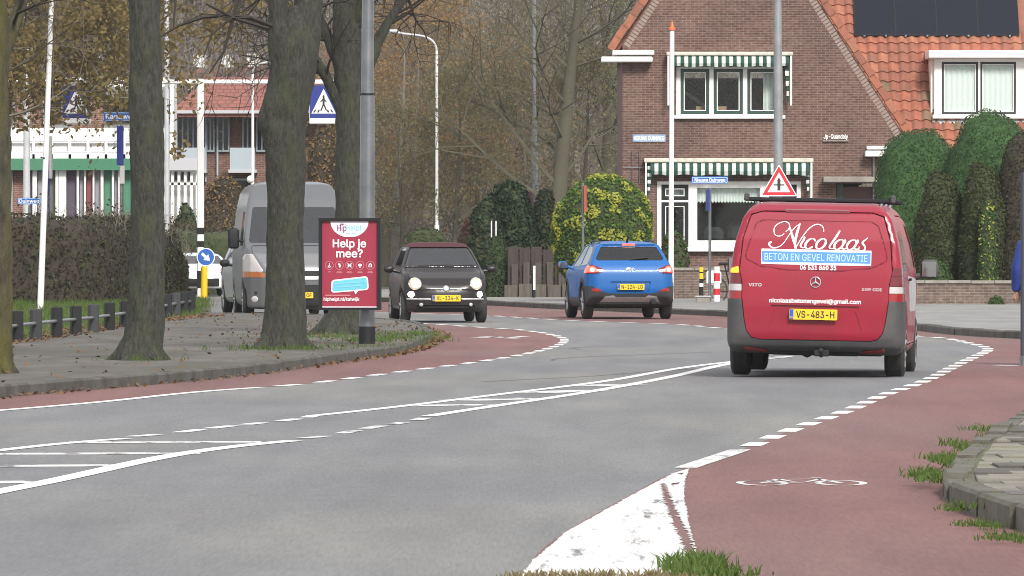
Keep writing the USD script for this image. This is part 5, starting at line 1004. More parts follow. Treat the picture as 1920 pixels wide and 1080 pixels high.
for a, b in (((hx(1700), hz(262)), pk), ((hx(1167), hz(82)), pk)):
    a, b = np.array(a), np.array(b); d = b - a; L_ = np.linalg.norm(d); u = d / L_; n_ = np.array([-u[1], u[0]]); n_ = n_ if n_[1] < 0 else -n_
    for k in range(int(L_ / .095)):
        c = a + u * (k + .5) * .095 + n_ * .12; th = math.atan2(u[1], u[0])
        mb.poly(affinity.translate(affinity.rotate(sbox(-.034, -.085, .034, .085), math.degrees(th), origin=(0, 0)), *c), .012, (0, HY_ + .006, 0), (1, 0, 0), (0, 0, 1))
part('rollock_course', mb, mats['rollock'], house, kind='stuff')
# roof planes behind the gable
part('roof', MB().poly([(hx(1700), hz(262) - .1), pk, (hx(1150), hz(98)), (hx(1150), hz(98) - .16), (pk[0], pk[1] - .22), (hx(1690), hz(262) - .25)], 9.0, (0, HY_ + 9.3, 0), (1, 0, 0), (0, 0, 1)), TILES[1], house)
E0, EY, PITCH = hz(302), HY_ + 1.0, math.radians(48)
main_roof = part('roof', MB().add([[hx(1500), EY, E0], [hx(2250), EY, E0], [hx(2250), EY + 5.6, E0 + 5.6 * math.tan(PITCH)], [hx(1500), EY + 5.6, E0 + 5.6 * math.tan(PITCH)]], [[0, 1, 2, 3]]), TILES[3], house, label='main roof plane of orange pantiles')
part('wall', MB().box((hx(1975), EY + .5, E0 / 2 - .05), (hx(2250) - hx(1700), .3, E0 - .1)), mats['house_brick'], house, label='lower brick wall under the main roof')
def pantile(W_=.27, Lt=.42):
    us = np.linspace(0, 1, 9); prof = .030 * np.sin(us * 2 * np.pi - .6) + .03; v, n = [], len(us)
    for t, lift in ((0, .045), (1, .0)):
        for a, h in zip(us, prof): v.append([a * W_ * 1.05, t * Lt, h + lift])
    for a, h in zip(us, prof): v.append([a * W_ * 1.05, 0.0, h + .045 - .03])
    f = [[k, k + 1, n + k + 1, n + k] for k in range(n - 1)] + [[2 * n + k, 2 * n + k + 1, k + 1, k] for k in range(n - 1)]; return np.array(v), np.array(f)
tv, tf = pantile(); cp, sp = math.cos(PITCH), math.sin(PITCH); rt = random.Random(11)
def on_roof(x, s, h=0.0): return np.array([x, EY + s * cp - h * sp, E0 + s * sp + h * cp])
xr0 = hx(1500); vline = lambda z: pk[0] + (hx(1700) - pk[0]) * (pk[1] - z) / (pk[1] - hz(262))
for r in range(20):
    for cidx in range(24):
        x, s = xr0 + cidx * .27, r * .345; c = on_roof(x + .13, s + .17); py = HY - (c[2] - EYE) * F / c[1]; px = CX + c[0] * F / c[1]
        if px > 1940 or py < -25 or x + .2 < vline(c[2]) + .0: continue
        if 1632 < px and py < 58: continue
        if 1762 < px and 108 < py < 206: continue
        v = np.stack([on_roof(x + a, s + b, h + .02) for a, b, h in tv + [0, 0, rt.uniform(0, .006)]])
        k = rt.random(); part('roof_tile', (v, tf), TILES[0 if k < .36 else 1 if k < .62 else 2 if k < .80 else 3 if k < .93 else 4], main_roof, smooth=60)
for k in range(4):
    x0, x1 = hx(1616) + k * 1.08, hx(1616) + k * 1.08 + 1.065; s0 = (Z_(74, EY + 3.6) - E0) / sp
    sp_ = thing('solar_panel', ['leftmost of the black solar panels on the orange roof', 'second black solar panel from the left on the orange roof', 'third black solar panel from the left above the dormer', 'rightmost black solar panel at the upper right corner'][k], 'solar panel', group='solar panels on the orange roof')
    c = [on_roof(x0, s0, .13), on_roof(x1, s0, .13), on_roof(x1, s0 + 1.75, .13), on_roof(x0, s0 + 1.75, .13)]; lo = [p - np.array([0, -sp, cp]) * .035 for p in c]
    part('panel', MB().add(np.array(lo + c), [[3, 2, 1, 0], [4, 5, 6, 7], [0, 1, 5, 4], [1, 2, 6, 5], [2, 3, 7, 6], [3, 0, 4, 7]]), mats['solar_black'], sp_)
    q = [a + np.array([0, -sp, cp]) * .002 for a in c]; part('frame', MB().tube([q[0], q[1], q[2], q[3], q[0]], .008, 4), mats['ink_black'], sp_)
    for x in (x0 + .25, x1 - .25): part('clamp', MB().box(on_roof(x, s0 - .01, .12), (.05, .05, .05)), mats['galvanised'], sp_)
def casement(parent, x0, x1, z0, z1, Y, fm, fw=.045, glass='pane_glass', inner=None, depth=.06, name='window'):
    """one framed light: frame, thin inner bead, pane"""
    o = sbox(x0, z0, x1, z1); w = part(name, MB().poly(o.difference(o.buffer(-fw, join_style=2)), depth, (0, Y + depth, 0), (1, 0, 0), (0, 0, 1)), mats[fm], parent)
    i = o.buffer(-fw, join_style=2)
    if inner: part('bead', MB().poly(i.difference(i.buffer(-.022, join_style=2)), depth * .8, (0, Y + depth * .9, 0), (1, 0, 0), (0, 0, 1)), mats[inner], w)
    i = i.buffer(.004, join_style=2); part('pane', MB().poly(i, .006, (0, Y + depth * .75, 0), (1, 0, 0), (0, 0, 1)), mats[glass], w); return w
def frame_of(parent, outer, holes, Y, depth, fm='white_wood', name='window_frame'):
    g = outer
    for h in holes: g = g.difference(h)
    return part(name, MB().poly(g, depth, (0, Y + depth, 0), (1, 0, 0), (0, 0, 1)), mats[fm], parent)
def drape(parent, x0, x1, z0, z1, Y, name='curtain', folds=9, amp=.02, scallop=0.0, mt='curtain'):
    n = folds * 6; xs = np.linspace(x0, x1, n); ys = Y + amp * np.sin(np.linspace(0, folds * 2 * np.pi, n)); zb = z0 + scallop * np.abs(np.sin(np.linspace(0, folds * np.pi, n)))
    v = np.vstack([np.c_[xs, ys, zb], np.c_[xs, ys, np.full(n, z1)], np.c_[xs, ys + .006, np.full(n, z1)], np.c_[xs, ys + .006, zb]]); k = np.arange(n - 1)
    part(name, (v, np.vstack([np.stack([k + a * n, k + a * n + 1, k + ((a + 1) % 4) * n + 1, k + ((a + 1) % 4) * n], 1) for a in range(4)])), mats[mt], parent, smooth=60)
YF = HY_ + .05
def lights(xs, y0, y1): return [rect(a, b, y0, y1) for a, b in xs]
L1 = lights([(1276, 1330), (1338, 1393), (1401, 1460)], 129, 214); frame_of(house, rect(1268, 1468, 125, 222), L1, YF - .02, .12)
for k, (a, b) in enumerate([(1276, 1330), (1338, 1393), (1401, 1460)]): casement(house, hx(a), hx(b), hz(214), hz(129), YF + .0, 'green_wood', .085, inner='white_wood')
part('window_sill', MB().box((hx(1368), HY_ - .02, hz(219.5)), (hx(1474) - hx(1266), .2, .09), bev=.01), mats['white_wood'], house)
drape(house, hx(1432), hx(1458), hz(212), hz(133), YF + .35, folds=4); part('cardboard_box', MB().box((hx(1352), YF + .5, hz(206)), (.30, .25, .2)), mats['card'], house); part('cardboard_box', MB().box((hx(1316), YF + .5, hz(206)), (.28, .25, .2)), mats['card'], house)
part('loft_beam', MB().tube([[hx(1280), YF + .9, hz(168)], [hx(1330), YF + .9, hz(202)]], .05, 6), mats['concrete'], house)
H2 = [(1240, 1291, 346, 375), (1240, 1291, 379, 464), (1305, 1427, 350, 453), (1442, 1494, 346, 375), (1442, 1494, 379, 464)]
frame_of(house, rect(1232, 1502, 340, 472), [rect(*h) for h in H2], YF - .02, .12)
for k, h in enumerate(H2): casement(house, hx(h[0]), hx(h[1]), hz(h[3]), hz(h[2]), YF, 'white_wood' if k == 2 else 'black_paint', .03 if k == 2 else .10, inner=None if k == 2 else 'white_wood')
part('window_sill', MB().box((hx(1367), HY_ - .05, hz(468)), (hx(1508) - hx(1226), .24, .1), bev=.01), mats['white_wood'], house)
drape(house, hx(1308), hx(1424), hz(381), hz(350), YF + .2, folds=20, scallop=.05, amp=.01, name='pelmet'); drape(house, hx(1243), hx(1289), hz(372), hz(348), YF + .2, folds=7, amp=.01, name='pelmet')
part('room_plant', MB().add(*leafquads(np.random.default_rng(3), np.array([hx(1268), YF + .4, hz(430)]) + np.random.default_rng(4).normal(0, [.15, .1, .3], (90, 3)), np.full(90, .22), .25)), mats['leaf_green'], house, kind='stuff')
part('room_shape', MB().box((hx(1340), YF + .9, hz(440)), (.5, .4, .4), bev=.1).box((hx(1400), YF + 1.2, hz(435)), (.9, .4, .5), bev=.1), mats['seat_cloth'], house, kind='stuff')
def awning(label, x0, x1, yb, yt, yv, drop, stripes):
    """cassette board, folded striped cloth and side arms"""
    t = thing('awning', label, 'awning', group='striped awnings on the brick house'); X0, X1 = hx(x0), hx(x1); Yo = HY_ - .34
    part('cassette', MB().box(((X0 + X1) / 2, HY_ - .19, (hz(yb) + hz(yt)) / 2), (X1 - X0, .38, hz(yt) - hz(yb)), bev=.02), mats['cream_wood'], t)
    n = stripes * 2 + 1; xs = np.linspace(X0 + .17, X1 - .10, n + 1)
    for k in range(n):
        a, b = xs[k], xs[k + 1]; m = 4; zz = np.linspace(0, 1, m); v = []
        for q, xx in enumerate((a, b)):
            for s in zz: v.append([xx, Yo - .07 * math.sin(s * 2.6) + .015 * math.sin(k * 1.7 + q), hz(yb) - .02 - s * (hz(yb) - hz(yv)) + (.018 * math.sin((k + q) * .9) if s == 1 else 0)])
        v = np.array(v); v = np.vstack([v, v + [0, .012, 0]]); f = [[i, m + i, m + i + 1, i + 1] for i in range(m - 1)] + [[2 * m + i, 2 * m + i + 1, 3 * m + i + 1, 3 * m + i] for i in range(m - 1)] + [[m - 1, 2 * m - 1, 4 * m - 1, 3 * m - 1]]
        part('cloth_stripe', (v, np.array(f)), mats['canvas_green' if k % 2 == 0 else 'canvas_white'], t)
    part('roller', MB().cyl([X0 + .1, HY_ - .12, hz(yb) - .10], [X1 - .1, HY_ - .12, hz(yb) - .10], .09, sides=10), mats['canvas_green'], t)
    for s, xx in ((-1, X0 + .05), (1, X1 - .05)):
        part('side_arm', MB().box((xx, HY_ - .33, (hz(yb) + hz(drop)) / 2), (.045, .045, hz(yb) - hz(drop))), mats['white_wood'], t); mb = [MB(), MB()]
        for j in range(9):
            z0 = hz(yb) - (hz(yb) - hz(drop + -8)) * j / 9; z1 = hz(yb) - (hz(yb) - hz(drop - 8)) * (j + 1) / 9; w = .13 * (1 - j / 12); mb[j % 2].box((xx - s * (.05 + w / 2), HY_ - .22 - .015 * (j % 2), (z0 + z1) / 2), (w, .10, (z0 - z1) * .98), rz=.15 * (-1) ** j)
        part('side_cloth', mb[0], mats['canvas_green'], t, kind='stuff'); part('side_cloth', mb[1], mats['canvas_white'], t, kind='stuff')
    return t
awning('green and white striped awning folded above the upper window', 1249, 1486, 105, 98, 124, 198, 15)
awning('wider green and white striped awning folded above the lower window', 1207, 1524, 305, 297, 327, 372, 20)
gut = lambda a, b, c, d, nm: part(nm, MB().box(((hx(a) + hx(b)) / 2, HY_ - .05, (hz(c) + hz(d)) / 2), (hx(b) - hx(a), .7, hz(c) - hz(d)), bev=.02), mats['white_wood'], house)
gut(1127, 1223, 107, 117, 'gutter_box'); gut(1148, 1226, 95, 104, 'gutter_lip'); gut(1621, 1668, 283, 294, 'gutter_box'); gut(1624, 1672, 274, 281, 'gutter_lip')
part('drain_pipe', MB().cyl([hx(1638), HY_ - .06, hz(294)], [hx(1638), HY_ - .06, 0], .035, sides=10), mats['galvanised'], house)
for a in (1185, 1199): part('trellis_rod', MB().cyl([hx(a), HY_ - .05, hz(345)], [hx(a), HY_ - .05, hz(282)], .012, sides=6), mats['galvanised'], house)
part('trellis_rod', MB().cyl([hx(1168), HY_ - .05, hz(314)], [hx(1208), HY_ - .05, hz(314)], .010, sides=6), mats['galvanised'], house)
part('door_canopy', MB().box((hx(1596), HY_ - .25, hz(337)), (hx(1650) - hx(1543), .5, .14), bev=.015), mats['concrete'], house)
dr = part('front_door', MB().box((hx(1612), HY_ + .16, (hz(350)) / 2), (hx(1650) - hx(1582), .06, hz(350))), mats['door_wood'], house); part('door_frame', MB().box((hx(1575), HY_ + .12, hz(344) / 2), (.16, .12, hz(344) - .02)), mats['green_wood'], dr); part('door_pane', MB().box((hx(1612), HY_ + .125, 1.55), (.5, .01, .7)), mats['glass_black'], dr)
ws = part('wall_street_sign', MB().poly(rpoly([(hx(1186), hz(266)), (hx(1248), hz(266)), (hx(1248), hz(252)), (hx(1186), hz(252))], .02), .02, (0, HY_ - .002, 0), (1, 0, 0), (0, 0, 1)), mat('enamel_blue', (.16, .25, .42), .5, col2=(.34, .40, .48), scale=3), house); part('sign_text', MB().text('NIEUWE DUINWEG', .10, (hx(1217), HY_ - .023, hz(263)), (1, 0, 0), (0, 0, 1), .003, width=.78, bold=True), mats['white_print'], ws)
part('house_name', MB().text('Jp-Quandaly', .11, (hx(1567), HY_ - .004, hz(260)), (1, 0, 0), (0, 0, 1), .02, width=.62, bold=True), mats['white_print'], house)
part('name_board', MB().box((hx(1567), HY_ - .03, hz(264)), (.66, .06, .03)), mats['concrete'], house)
# dormer
DY = HY_ + 1.9; dx = lambda p: X_(p, DY); dz = lambda p: Z_(p, DY); R_ = lambda a, b, c, d: sbox(dx(a), dz(d), dx(b), dz(c))
dorm = part('dormer', MB().box(((dx(1746) + dx(2010)) / 2, DY + 1.3, (dz(100) + dz(226)) / 2), (dx(2010) - dx(1746), 2.2, dz(100) - dz(226))), mats['white_wood'], house)
part('dormer_roof', MB().box(((dx(1740) + dx(2016)) / 2, DY + 1.0, dz(102)), (dx(2016) - dx(1740), 2.7, dz(95) - dz(110)), bev=.02), mats['white_wood'], dorm)
ws_ = [(1766, 1834), (1838, 1905), (1935, 2000)]
frame_of(dorm, R_(1752, 2008, 110, 220), [R_(a, b, 116, 214) for a, b in ws_], DY + .04, .14)
for a, b in ws_: casement(house, dx(a), dx(b), dz(214), dz(116), DY + .05, 'ink_black', .055, inner='white_wood'); drape(house, dx(a + 4), dx(b - 4), dz(211), dz(119), DY + .125, folds=6, amp=.012)
part('window_sill', MB().box(((dx(1748) + dx(2012)) / 2, DY - .02, dz(219)), (dx(2012) - dx(1748), .3, .10), bev=.01), mats['white_wood'], dorm)
n = 30; xs = np.linspace(dx(1748), dx(2012), n * 4); zb = dz(231) + .035 * np.sin(np.linspace(0, n * 2 * np.pi, n * 4)); v = np.vstack([np.c_[xs, np.full(n * 4, DY - .10), zb], np.c_[xs, np.full(n * 4, DY - .02), np.full(n * 4, dz(222))]]); k = np.arange(n * 4 - 1); part('lead_flashing', (v, np.stack([k, k + 1, k + 1 + 4 * n, k + 4 * n], 1)), mats['lead'], dorm)
# garden walls and timber fence
def low_wall(label, x0, x1, Y, h, mt, cope, skew=0.0):
    t = thing('garden_wall', label, 'wall'); p0, p1 = np.array([X_(x0, Y), Y]), np.array([X_(x1, Y + skew), Y + skew]); c = (p0 + p1) / 2; Ln = np.linalg.norm(p1 - p0); a = math.atan2(*(p1 - p0)[::-1])
    part('wall_body', MB().box((*c, h / 2), (Ln, .22, h), rz=a), mats[mt], t); n = int(Ln / .5); r = random.Random(5)
    for k in range(n):
        q = p0 + (p1 - p0) * (k + .5) / n; part('coping_stone', MB().box((*q, h + .035 + r.uniform(-.003, .004)), (Ln / n - .008, .30, .07), rz=a, bev=.01), mats[cope], t)
    return t
low_wall('low dark brick garden wall below the big front window', 1215, 1560, 177, .80, 'garden_brick', 'concrete')
low_wall('low brick wall with flat coping in front of the clipped hedges', 1560, 2080, 161.5, .57, 'garden_brick', 'concrete')
mat('fence_wood', (0.055, 0.045, 0.039), 0.9, col2=(0.085, 0.072, 0.062), scale=3, stretch=(6, 6, .6)); mat('fence_wood_dark', (0.034, 0.026, 0.024), 0.9, col2=(0.055, 0.043, 0.038), scale=3, stretch=(6, 6, .6)); mat('fence_wood_pale', (0.075, 0.066, 0.054), 0.9, col2=(0.11, 0.098, 0.08), scale=3, stretch=(6, 6, .6))
tfen = thing('timber_fence', 'dark stepped timber fence between the poles and the round bush', 'fence'); r = random.Random(21); FY = 183.0
for k in range(7):
    px = 962 + k * 22; h = Z_(464 + (k > 2) * 3 + r.uniform(-2, 2), FY); part('board', MB().box((X_(px, FY), FY, h / 2), (.27, .05, h), rz=r.uniform(-.03, .03), bev=.008), mats['fence_wood_dark'], tfen)
for k in range(7):
    px = 965 + k * 22; h = Z_(494 + r.uniform(-3, 3), FY); part('board', MB().box((X_(px, FY), FY - .10, h / 2), (.16, .05, h), bev=.008), mats['fence_wood'], tfen)
for k in range(5):
    px = 958 + k * 27; h = Z_(534 + r.uniform(-2, 2), FY); part('board', MB().box((X_(px, FY), FY - .20, h / 2), (.33, .06, h), bev=.008), mats['fence_wood_pale'], tfen)

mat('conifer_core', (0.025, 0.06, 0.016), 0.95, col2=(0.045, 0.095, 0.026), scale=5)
# ------------------------------------------------------------------ clipped bushes and hedges on the right
def bush(name, label, px, ytop, hw, Y, seed, n, ramp, core, power=2.6, size=.07, base=0.0, depth=1.0, cat='bush', amp=.10, group=None, yellow=None, low=None, njit=.6):
    t = thing(name, label, cat, (X_(px, Y), Y, 0), group=group); R = hw * Y / F; zt = Z_(ytop, Y); zb = base; hgt = (zt - zb)
    if low is not None: hgt = zt - low; zb = low
    v, f = blob(np.array([0, 0, zb + hgt * (.30 if low is None else .5)]), np.array([R, R * depth, hgt * (.70 if low is None else .5)]), seed, 5, amp, 1.5, power)
    v[:, 2] = np.maximum(v[:, 2], zb * (low is None) + (low is not None) * -9)
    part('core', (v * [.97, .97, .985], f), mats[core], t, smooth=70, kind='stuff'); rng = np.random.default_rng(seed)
    for k, (lm, sh) in enumerate(ramp):
        lv, lf = surface_leaves(rng, v, f, int(n * sh), np.full(int(n * sh), size), .12, .035, njit=njit); part('leaves', (lv, lf), mats[lm], t, kind='stuff')
    if yellow:
        a, b, c = v[f[:, 0]], v[f[:, 1]], v[f[:, 2]]; cc = (a + b + c) / 3; w = meshkit.noise(cc * 3.6 + seed, seed + 3) > .58; w &= cc[:, 2] > zb + .5
        lv, lf = surface_leaves(rng, v, f[w], yellow, np.full(yellow, size), .08, .07); part('leaves', (lv, lf), mats['leaf_yellow'], t, kind='stuff', label='yellow leaf clusters')
    part('stem', MB().cyl([0, 0, -.05], [0, 0, zb + hgt * .4], .06, .04, 8), mats['bark'], t); return t
bush('round_bush', 'round clipped bush of green leaves mottled with yellow', 1131, 332, 93, 171.5, 3, 12000, (('leaf_green', .3), ('leaf_lime', .7)), 'foliage_core', 2.15, .085, yellow=3600, njit=.8, low=.25)
bush('clipped_hedge', 'tall smooth green clipped hedge dome behind the red van', 1724, 240, 90, 168, 5, 30000, (('leaf_conifer', .85), ('leaf_green_dark', .15)), 'conifer_core', 2.5, .05, cat='hedge', amp=.09, group='clipped hedges', njit=.45)
bush('clipped_hedge', 'tallest green clipped hedge dome below the dormer window', 1858, 208, 90, 166.5, 6, 30000, (('leaf_conifer', .85), ('leaf_green_dark', .15)), 'conifer_core', 2.5, .05, cat='hedge', amp=.09, group='clipped hedges', njit=.45)
bush('clipped_hedge', 'brown wilted hedge dome cut by the right edge', 1928, 250, 62, 164.5, 7, 15000, (('leaf_hedge_brown', .7), ('leaf_hedge_green', .3)), 'foliage_core_brown', 2.8, .06, cat='hedge', amp=.07, group='clipped hedges')
bush('clipped_hedge', 'browned yellow hedge between the two green domes', 1764, 316, 47, 165.0, 8, 11000, (('leaf_hedge_brown', .25), ('leaf_hedge_green', .75)), 'foliage_core', 2.2, .075, cat='hedge', amp=.17, group='clipped hedges')
bush('clipped_hedge', 'browned yellow hedge in front of the tallest dome', 1844, 310, 45, 164.2, 9, 11000, (('leaf_hedge_brown', .25), ('leaf_hedge_green', .75)), 'foliage_core', 2.2, .075, cat='hedge', amp=.17, group='clipped hedges')
bush('green_shrub', 'narrow light green shrub in front of the brown hedges', 1852, 375, 16, 163.3, 10, 2500, (('leaf_green', .8), ('leaf_yellow', .2)), 'foliage_core', 2.2, .07, amp=.14)
bush('green_shrub', 'low leafy green shrub on the wall beside the wing mirror', 1752, 486, 34, 163.0, 12, 2200, (('leaf_green', 1.0),), 'foliage_core', 2.0, .08, amp=.2)
bush('green_shrub', 'small ivy tuft growing at the foot of the low wall', 1868, 556, 12, 161.0, 13, 700, (('leaf_green', 1.0),), 'foliage_core', 2.0, .06, amp=.25)
bush('evergreen_bush', 'dark spreading evergreen bush behind the timber fence', 958, 322, 46, 187, 14, 6500, (('leaf_green_dark', 1.0),), 'foliage_core', 1.8, .12, amp=.5)
bush('evergreen_bush', 'lower dark evergreen sloping down towards the dark small car', 912, 380, 42, 186, 24, 5500, (('leaf_green_dark', .85), ('leaf_dry', .15)), 'foliage_core', 1.7, .12, amp=.5)
bush('evergreen_bush', 'dark evergreen mass between the grey pole and the round bush', 1018, 372, 36, 188, 25, 4500, (('leaf_green_dark', .8), ('leaf_dry', .2)), 'foliage_core', 1.8, .12, amp=.5)
bush('evergreen_bush', 'dark evergreen shrub left of the timber fence end', 930, 440, 24, 183.5, 15, 3500, (('leaf_green_dark', .7), ('leaf_green', .3)), 'foliage_core', 2.2, .07, amp=.22)
bush('red_shrub', 'red-leaved shrub behind the dark small car', 893, 408, 36, 190, 16, 3500, (('leaf_red', .6), ('leaf_dry', .4)), 'foliage_core_brown', 2.0, .09, amp=.3)
bush('garden_shrub', 'grey green garden plant by the front window', 1262, 425, 28, 180, 17, 1500, (('leaf_green', .5), ('leaf_dry', .5)), 'foliage_core', 1.8, .13, amp=.35)
bush('garden_shrub', 'clipped green hedge block behind the dark small car', 800, 430, 40, 205, 18, 3500, (('leaf_dry', .5), ('leaf_green', .5)), 'foliage_core', 3.2, .08, amp=.08)
bush('garden_shrub', 'brown bare shrub under the pedestrian crossing sign', 610, 250, 42, 215, 19, 5000, (('leaf_rust', .5), ('leaf_dry', .5)), 'foliage_core_brown', 2.0, .11, amp=.35)
bush('garden_shrub', 'rust-brown bush right of the white gantry post', 425, 332, 52, 214, 20, 6000, (('leaf_rust', .45), ('leaf_dry', .55)), 'foliage_core_brown', 2.2, .10, amp=.3)
bush('garden_shrub', 'dark green young conifer beside the white slatted wall', 348, 368, 26, 210, 23, 3000, (('leaf_green_dark', .8), ('leaf_green', .2)), 'foliage_core', 1.8, .10, amp=.2)
# ------------------------------------------------------------------ poles, lamps, signs
def pole(name, label, cat, base, top_px, r0, r1, Y, mt, sides=14, collar=None):
    t = thing(name, label, cat, base); return t
# lamp post with the poster board
PYY = G(686, 645, .11)[1]; s_ = PYY / F; px_ = lambda p: X_(p, PYY); pz_ = lambda p: Z_(p, PYY)
lamp = thing('lamp_post', 'thick grey metal lamp post with black foot carrying the red poster board', 'lamp post', (px_(688), PYY, 0)); o = px_(688)
mb = MB().tube([[px_(688) - o, 0, .1], [px_(689) - o, 0, pz_(180)]], [.105, .098], 20); part('shaft', mb, mats['galvanised'], lamp, smooth=50)
part('upper_shaft', MB().tube([[px_(689) - o, 0, pz_(180) - .02], [px_(690) - o, 0, pz_(0)], [px_(692) - o, 0, 7.8]], [.085, .08, .05], 20), mats['galvanised'], lamp, smooth=50)
part('joint_ring', MB().cyl([px_(689) - o, 0, pz_(178)], [px_(689) - o, 0, pz_(175)], .1, sides=20), mats['black_paint'], lamp, smooth=50)
part('foot_sleeve', MB().tube([[0, 0, .08], [0, 0, pz_(612)]], [.112, .110], 20), mats['black_paint'], lamp, smooth=50)
part('lamp_arm', MB().tube(smooth_curve([[px_(692) - o, 0, 7.75], [px_(692) - o + .1, -.1, 8.0], [px_(692) - o + .9, -.6, 8.15]], .1), .035, 8), mats['galvanised'], lamp, smooth=50)
part('lamp_head', MB().box((px_(692) - o + 1.15, -.75, 8.15), (.7, .25, .12), rz=-.5, bev=.04), mats['pole_grey'], lamp)
A_ = math.radians(8); pb = thing('poster_board', 'red advertising poster board in a black frame on the lamp post', 'poster', (px_(657), PYY - .22, pz_(495)), -8)
pw, ph = 116 * s_ / math.cos(A_), 172 * s_
mat('poster_red', (0.30, 0.030, 0.058), 0.35); mat('poster_icon', (0.62, 0.22, 0.26), 0.5); mat('poster_cyan', (0.14, 0.50, 0.62), 0.4); mat('poster_pale', (0.80, 0.82, 0.88), 0.4); mat('logo_plum', (0.20, 0.05, 0.16), 0.5); mat('logo_blue', (0.25, 0.55, 0.78), 0.5)
part('frame', MB().poly(sbox(-pw / 2, -ph / 2, pw / 2, ph / 2).difference(sbox(-pw / 2 + .04, -ph / 2 + .035, pw / 2 - .04, ph / 2 - .035)), .10, (0, .05, 0), (1, 0, 0), (0, 0, 1)), mats['black_paint'], pb)
pp = part('poster', MB().box((0, .01, 0), (pw - .07, .03, ph - .06)), mats['poster_red'], pb); part('back_panel', MB().box((0, .04, 0), (pw - .07, .02, ph - .06)), mats['black_paint'], pb)
ex = lambda zx: (zx - 375) / 640 * (pw - .06); ez = lambda zy: (510 - zy) / 940 * (ph - .05); Yp = -.008; U, V = (1, 0, 0), (0, 0, 1)
def pshape(name, g, mt, lift=0.0): part(name, MB().poly(g, .003, (0, Yp - lift, 0), U, V), mats[mt], pp)
def ptext(txt, cx, base, h, w, mt, bold=True, lift=.004): part('lettering', MB().text(txt, h / 940 * ph, (ex(cx), Yp - lift, ez(base)), U, V, .002, width=w / 640 * pw, bold=bold), mats[mt], pp)
circ = Point(ex(370), ez(10)).buffer(1, 40); circ = affinity.scale(circ, .222 * (pw / .9), .235 * (ph / 1.3), origin=(ex(370), ez(10))); circ = affinity.translate(circ, 0, 0)
pshape('logo_disc', affinity.scale(Point(ex(370), ez(60)).buffer(1, 40), abs(ex(580) - ex(370)), abs(ez(225) - ez(60)), origin=(ex(370), ez(60))).intersection(sbox(-pw, ez(222), pw, ez(56))), 'poster_pale')
ptext('Hip', 285, 158, 62, 96, 'logo_plum'); ptext('Helpt', 418, 152, 58, 165, 'logo_blue'); pshape('logo_line', sbox(ex(330), ez(184), ex(450), ez(178)), 'logo_blue', .004)
part('logo_roof', MB().poly(LineString([(ex(262), ez(100)), (ex(275), ez(84)), (ex(310), ez(86))]).buffer(.006), .002, (0, Yp - .004, 0), U, V), mats['logo_plum'], pp)
ptext('Help je', 370, 330, 78, 345, 'white_print'); ptext('mee?', 370, 437, 78, 275, 'white_print')
for k, cx in enumerate((145, 257, 370, 487, 602)):
    c_ = Point(ex(cx), ez(525)); R_i = abs(ex(47) - ex(0)); pshape('icon_ring', c_.buffer(R_i, 16).difference(c_.buffer(R_i * .90, 16)), 'poster_icon'); a, b, q = ex(cx), ez(525), R_i
    g = [unary_union([Point(a, b - q * .25).buffer(q * .28).difference(Point(a, b - q * .25).buffer(q * .16)), sbox(a - q * .07, b - q * .1, a + q * .07, b + q * .55), sbox(a - q * .4, b - q * .3, a + q * .4, b - q * .2)]), unary_union([sbox(a - q * .3, b + q * .1, a + q * .2, b + q * .45), sbox(a - q * .1, b - q * .45, a + q * .3, b + q * .2)]), unary_union([LineString([(a - q * .4, b - q * .4), (a + q * .4, b + q * .4)]).buffer(q * .1), LineString([(a - q * .4, b + q * .4), (a + q * .4, b - q * .4)]).buffer(q * .1), sbox(a - q * .45, b - q * .05, a + q * .45, b + q * .1)]),
         unary_union([Point(a - q * .22, b + q * .05).buffer(q * .24), Point(a + q * .22, b + q * .05).buffer(q * .24), Polygon([(a - q * .4, b + q * .05), (a + q * .4, b + q * .05), (a, b + q * .5)]), Polygon([(a - q * .15, b - q * .5), (a + q * .15, b - q * .5), (a, b)])]), unary_union([sbox(a - q * .4, b - q * .4, a + q * .4, b + q * .15).difference(sbox(a - q * .28, b - q * .3, a + q * .28, b + q * .05)), LineString([(a - q * .3, b + q * .15), (a, b + q * .5), (a + q * .3, b + q * .15)]).buffer(q * .07)])][k]
    pshape('icon', g, 'poster_pale'); pshape('icon_caption', unary_union([sbox(a - q * (.5 if k else .3), ez(597), a + q * (.5 if k else .3), ez(590)), sbox(a - q * .7, ez(607), a + q * .7, ez(601)) if k else Point(a, ez(594)).buffer(.001)]), 'poster_icon')
bub = rpoly([(ex(172), ez(808)), (ex(180), ez(690)), (ex(565), ez(648)), (ex(575), ez(775))], .03).buffer(.012); tailp = Polygon([(ex(420), ez(790)), (ex(478), ez(783)), (ex(436), ez(832))])
pshape('speech_bubble_edge', bub.union(tailp), 'poster_pale'); pshape('speech_bubble', bub.buffer(-.018), 'poster_cyan', .004)
for a, b, y0, y1 in ((205, 545, 722, 700), (245, 495, 758, 740)): pshape('bubble_line', LineString([(ex(a), ez(y0)), (ex(b), ez(y1))]).buffer(.005), 'logo_blue', .008)
pshape('small_line', sbox(ex(98), ez(848), ex(380), ez(838)), 'poster_icon'); ptext('hiphelpt.nl/katwijk', 282, 902, 34, 370, 'white_print')
pshape('lower_edge', sbox(ex(66), ez(972), ex(680), ez(963)), 'poster_pale')
part('bracket', MB().box((.26, .13, ph * .4), (.2, .16, .04)).box((.26, .13, -ph * .4), (.2, .16, .04)), mats['galvanised'], pb, kind='stuff')

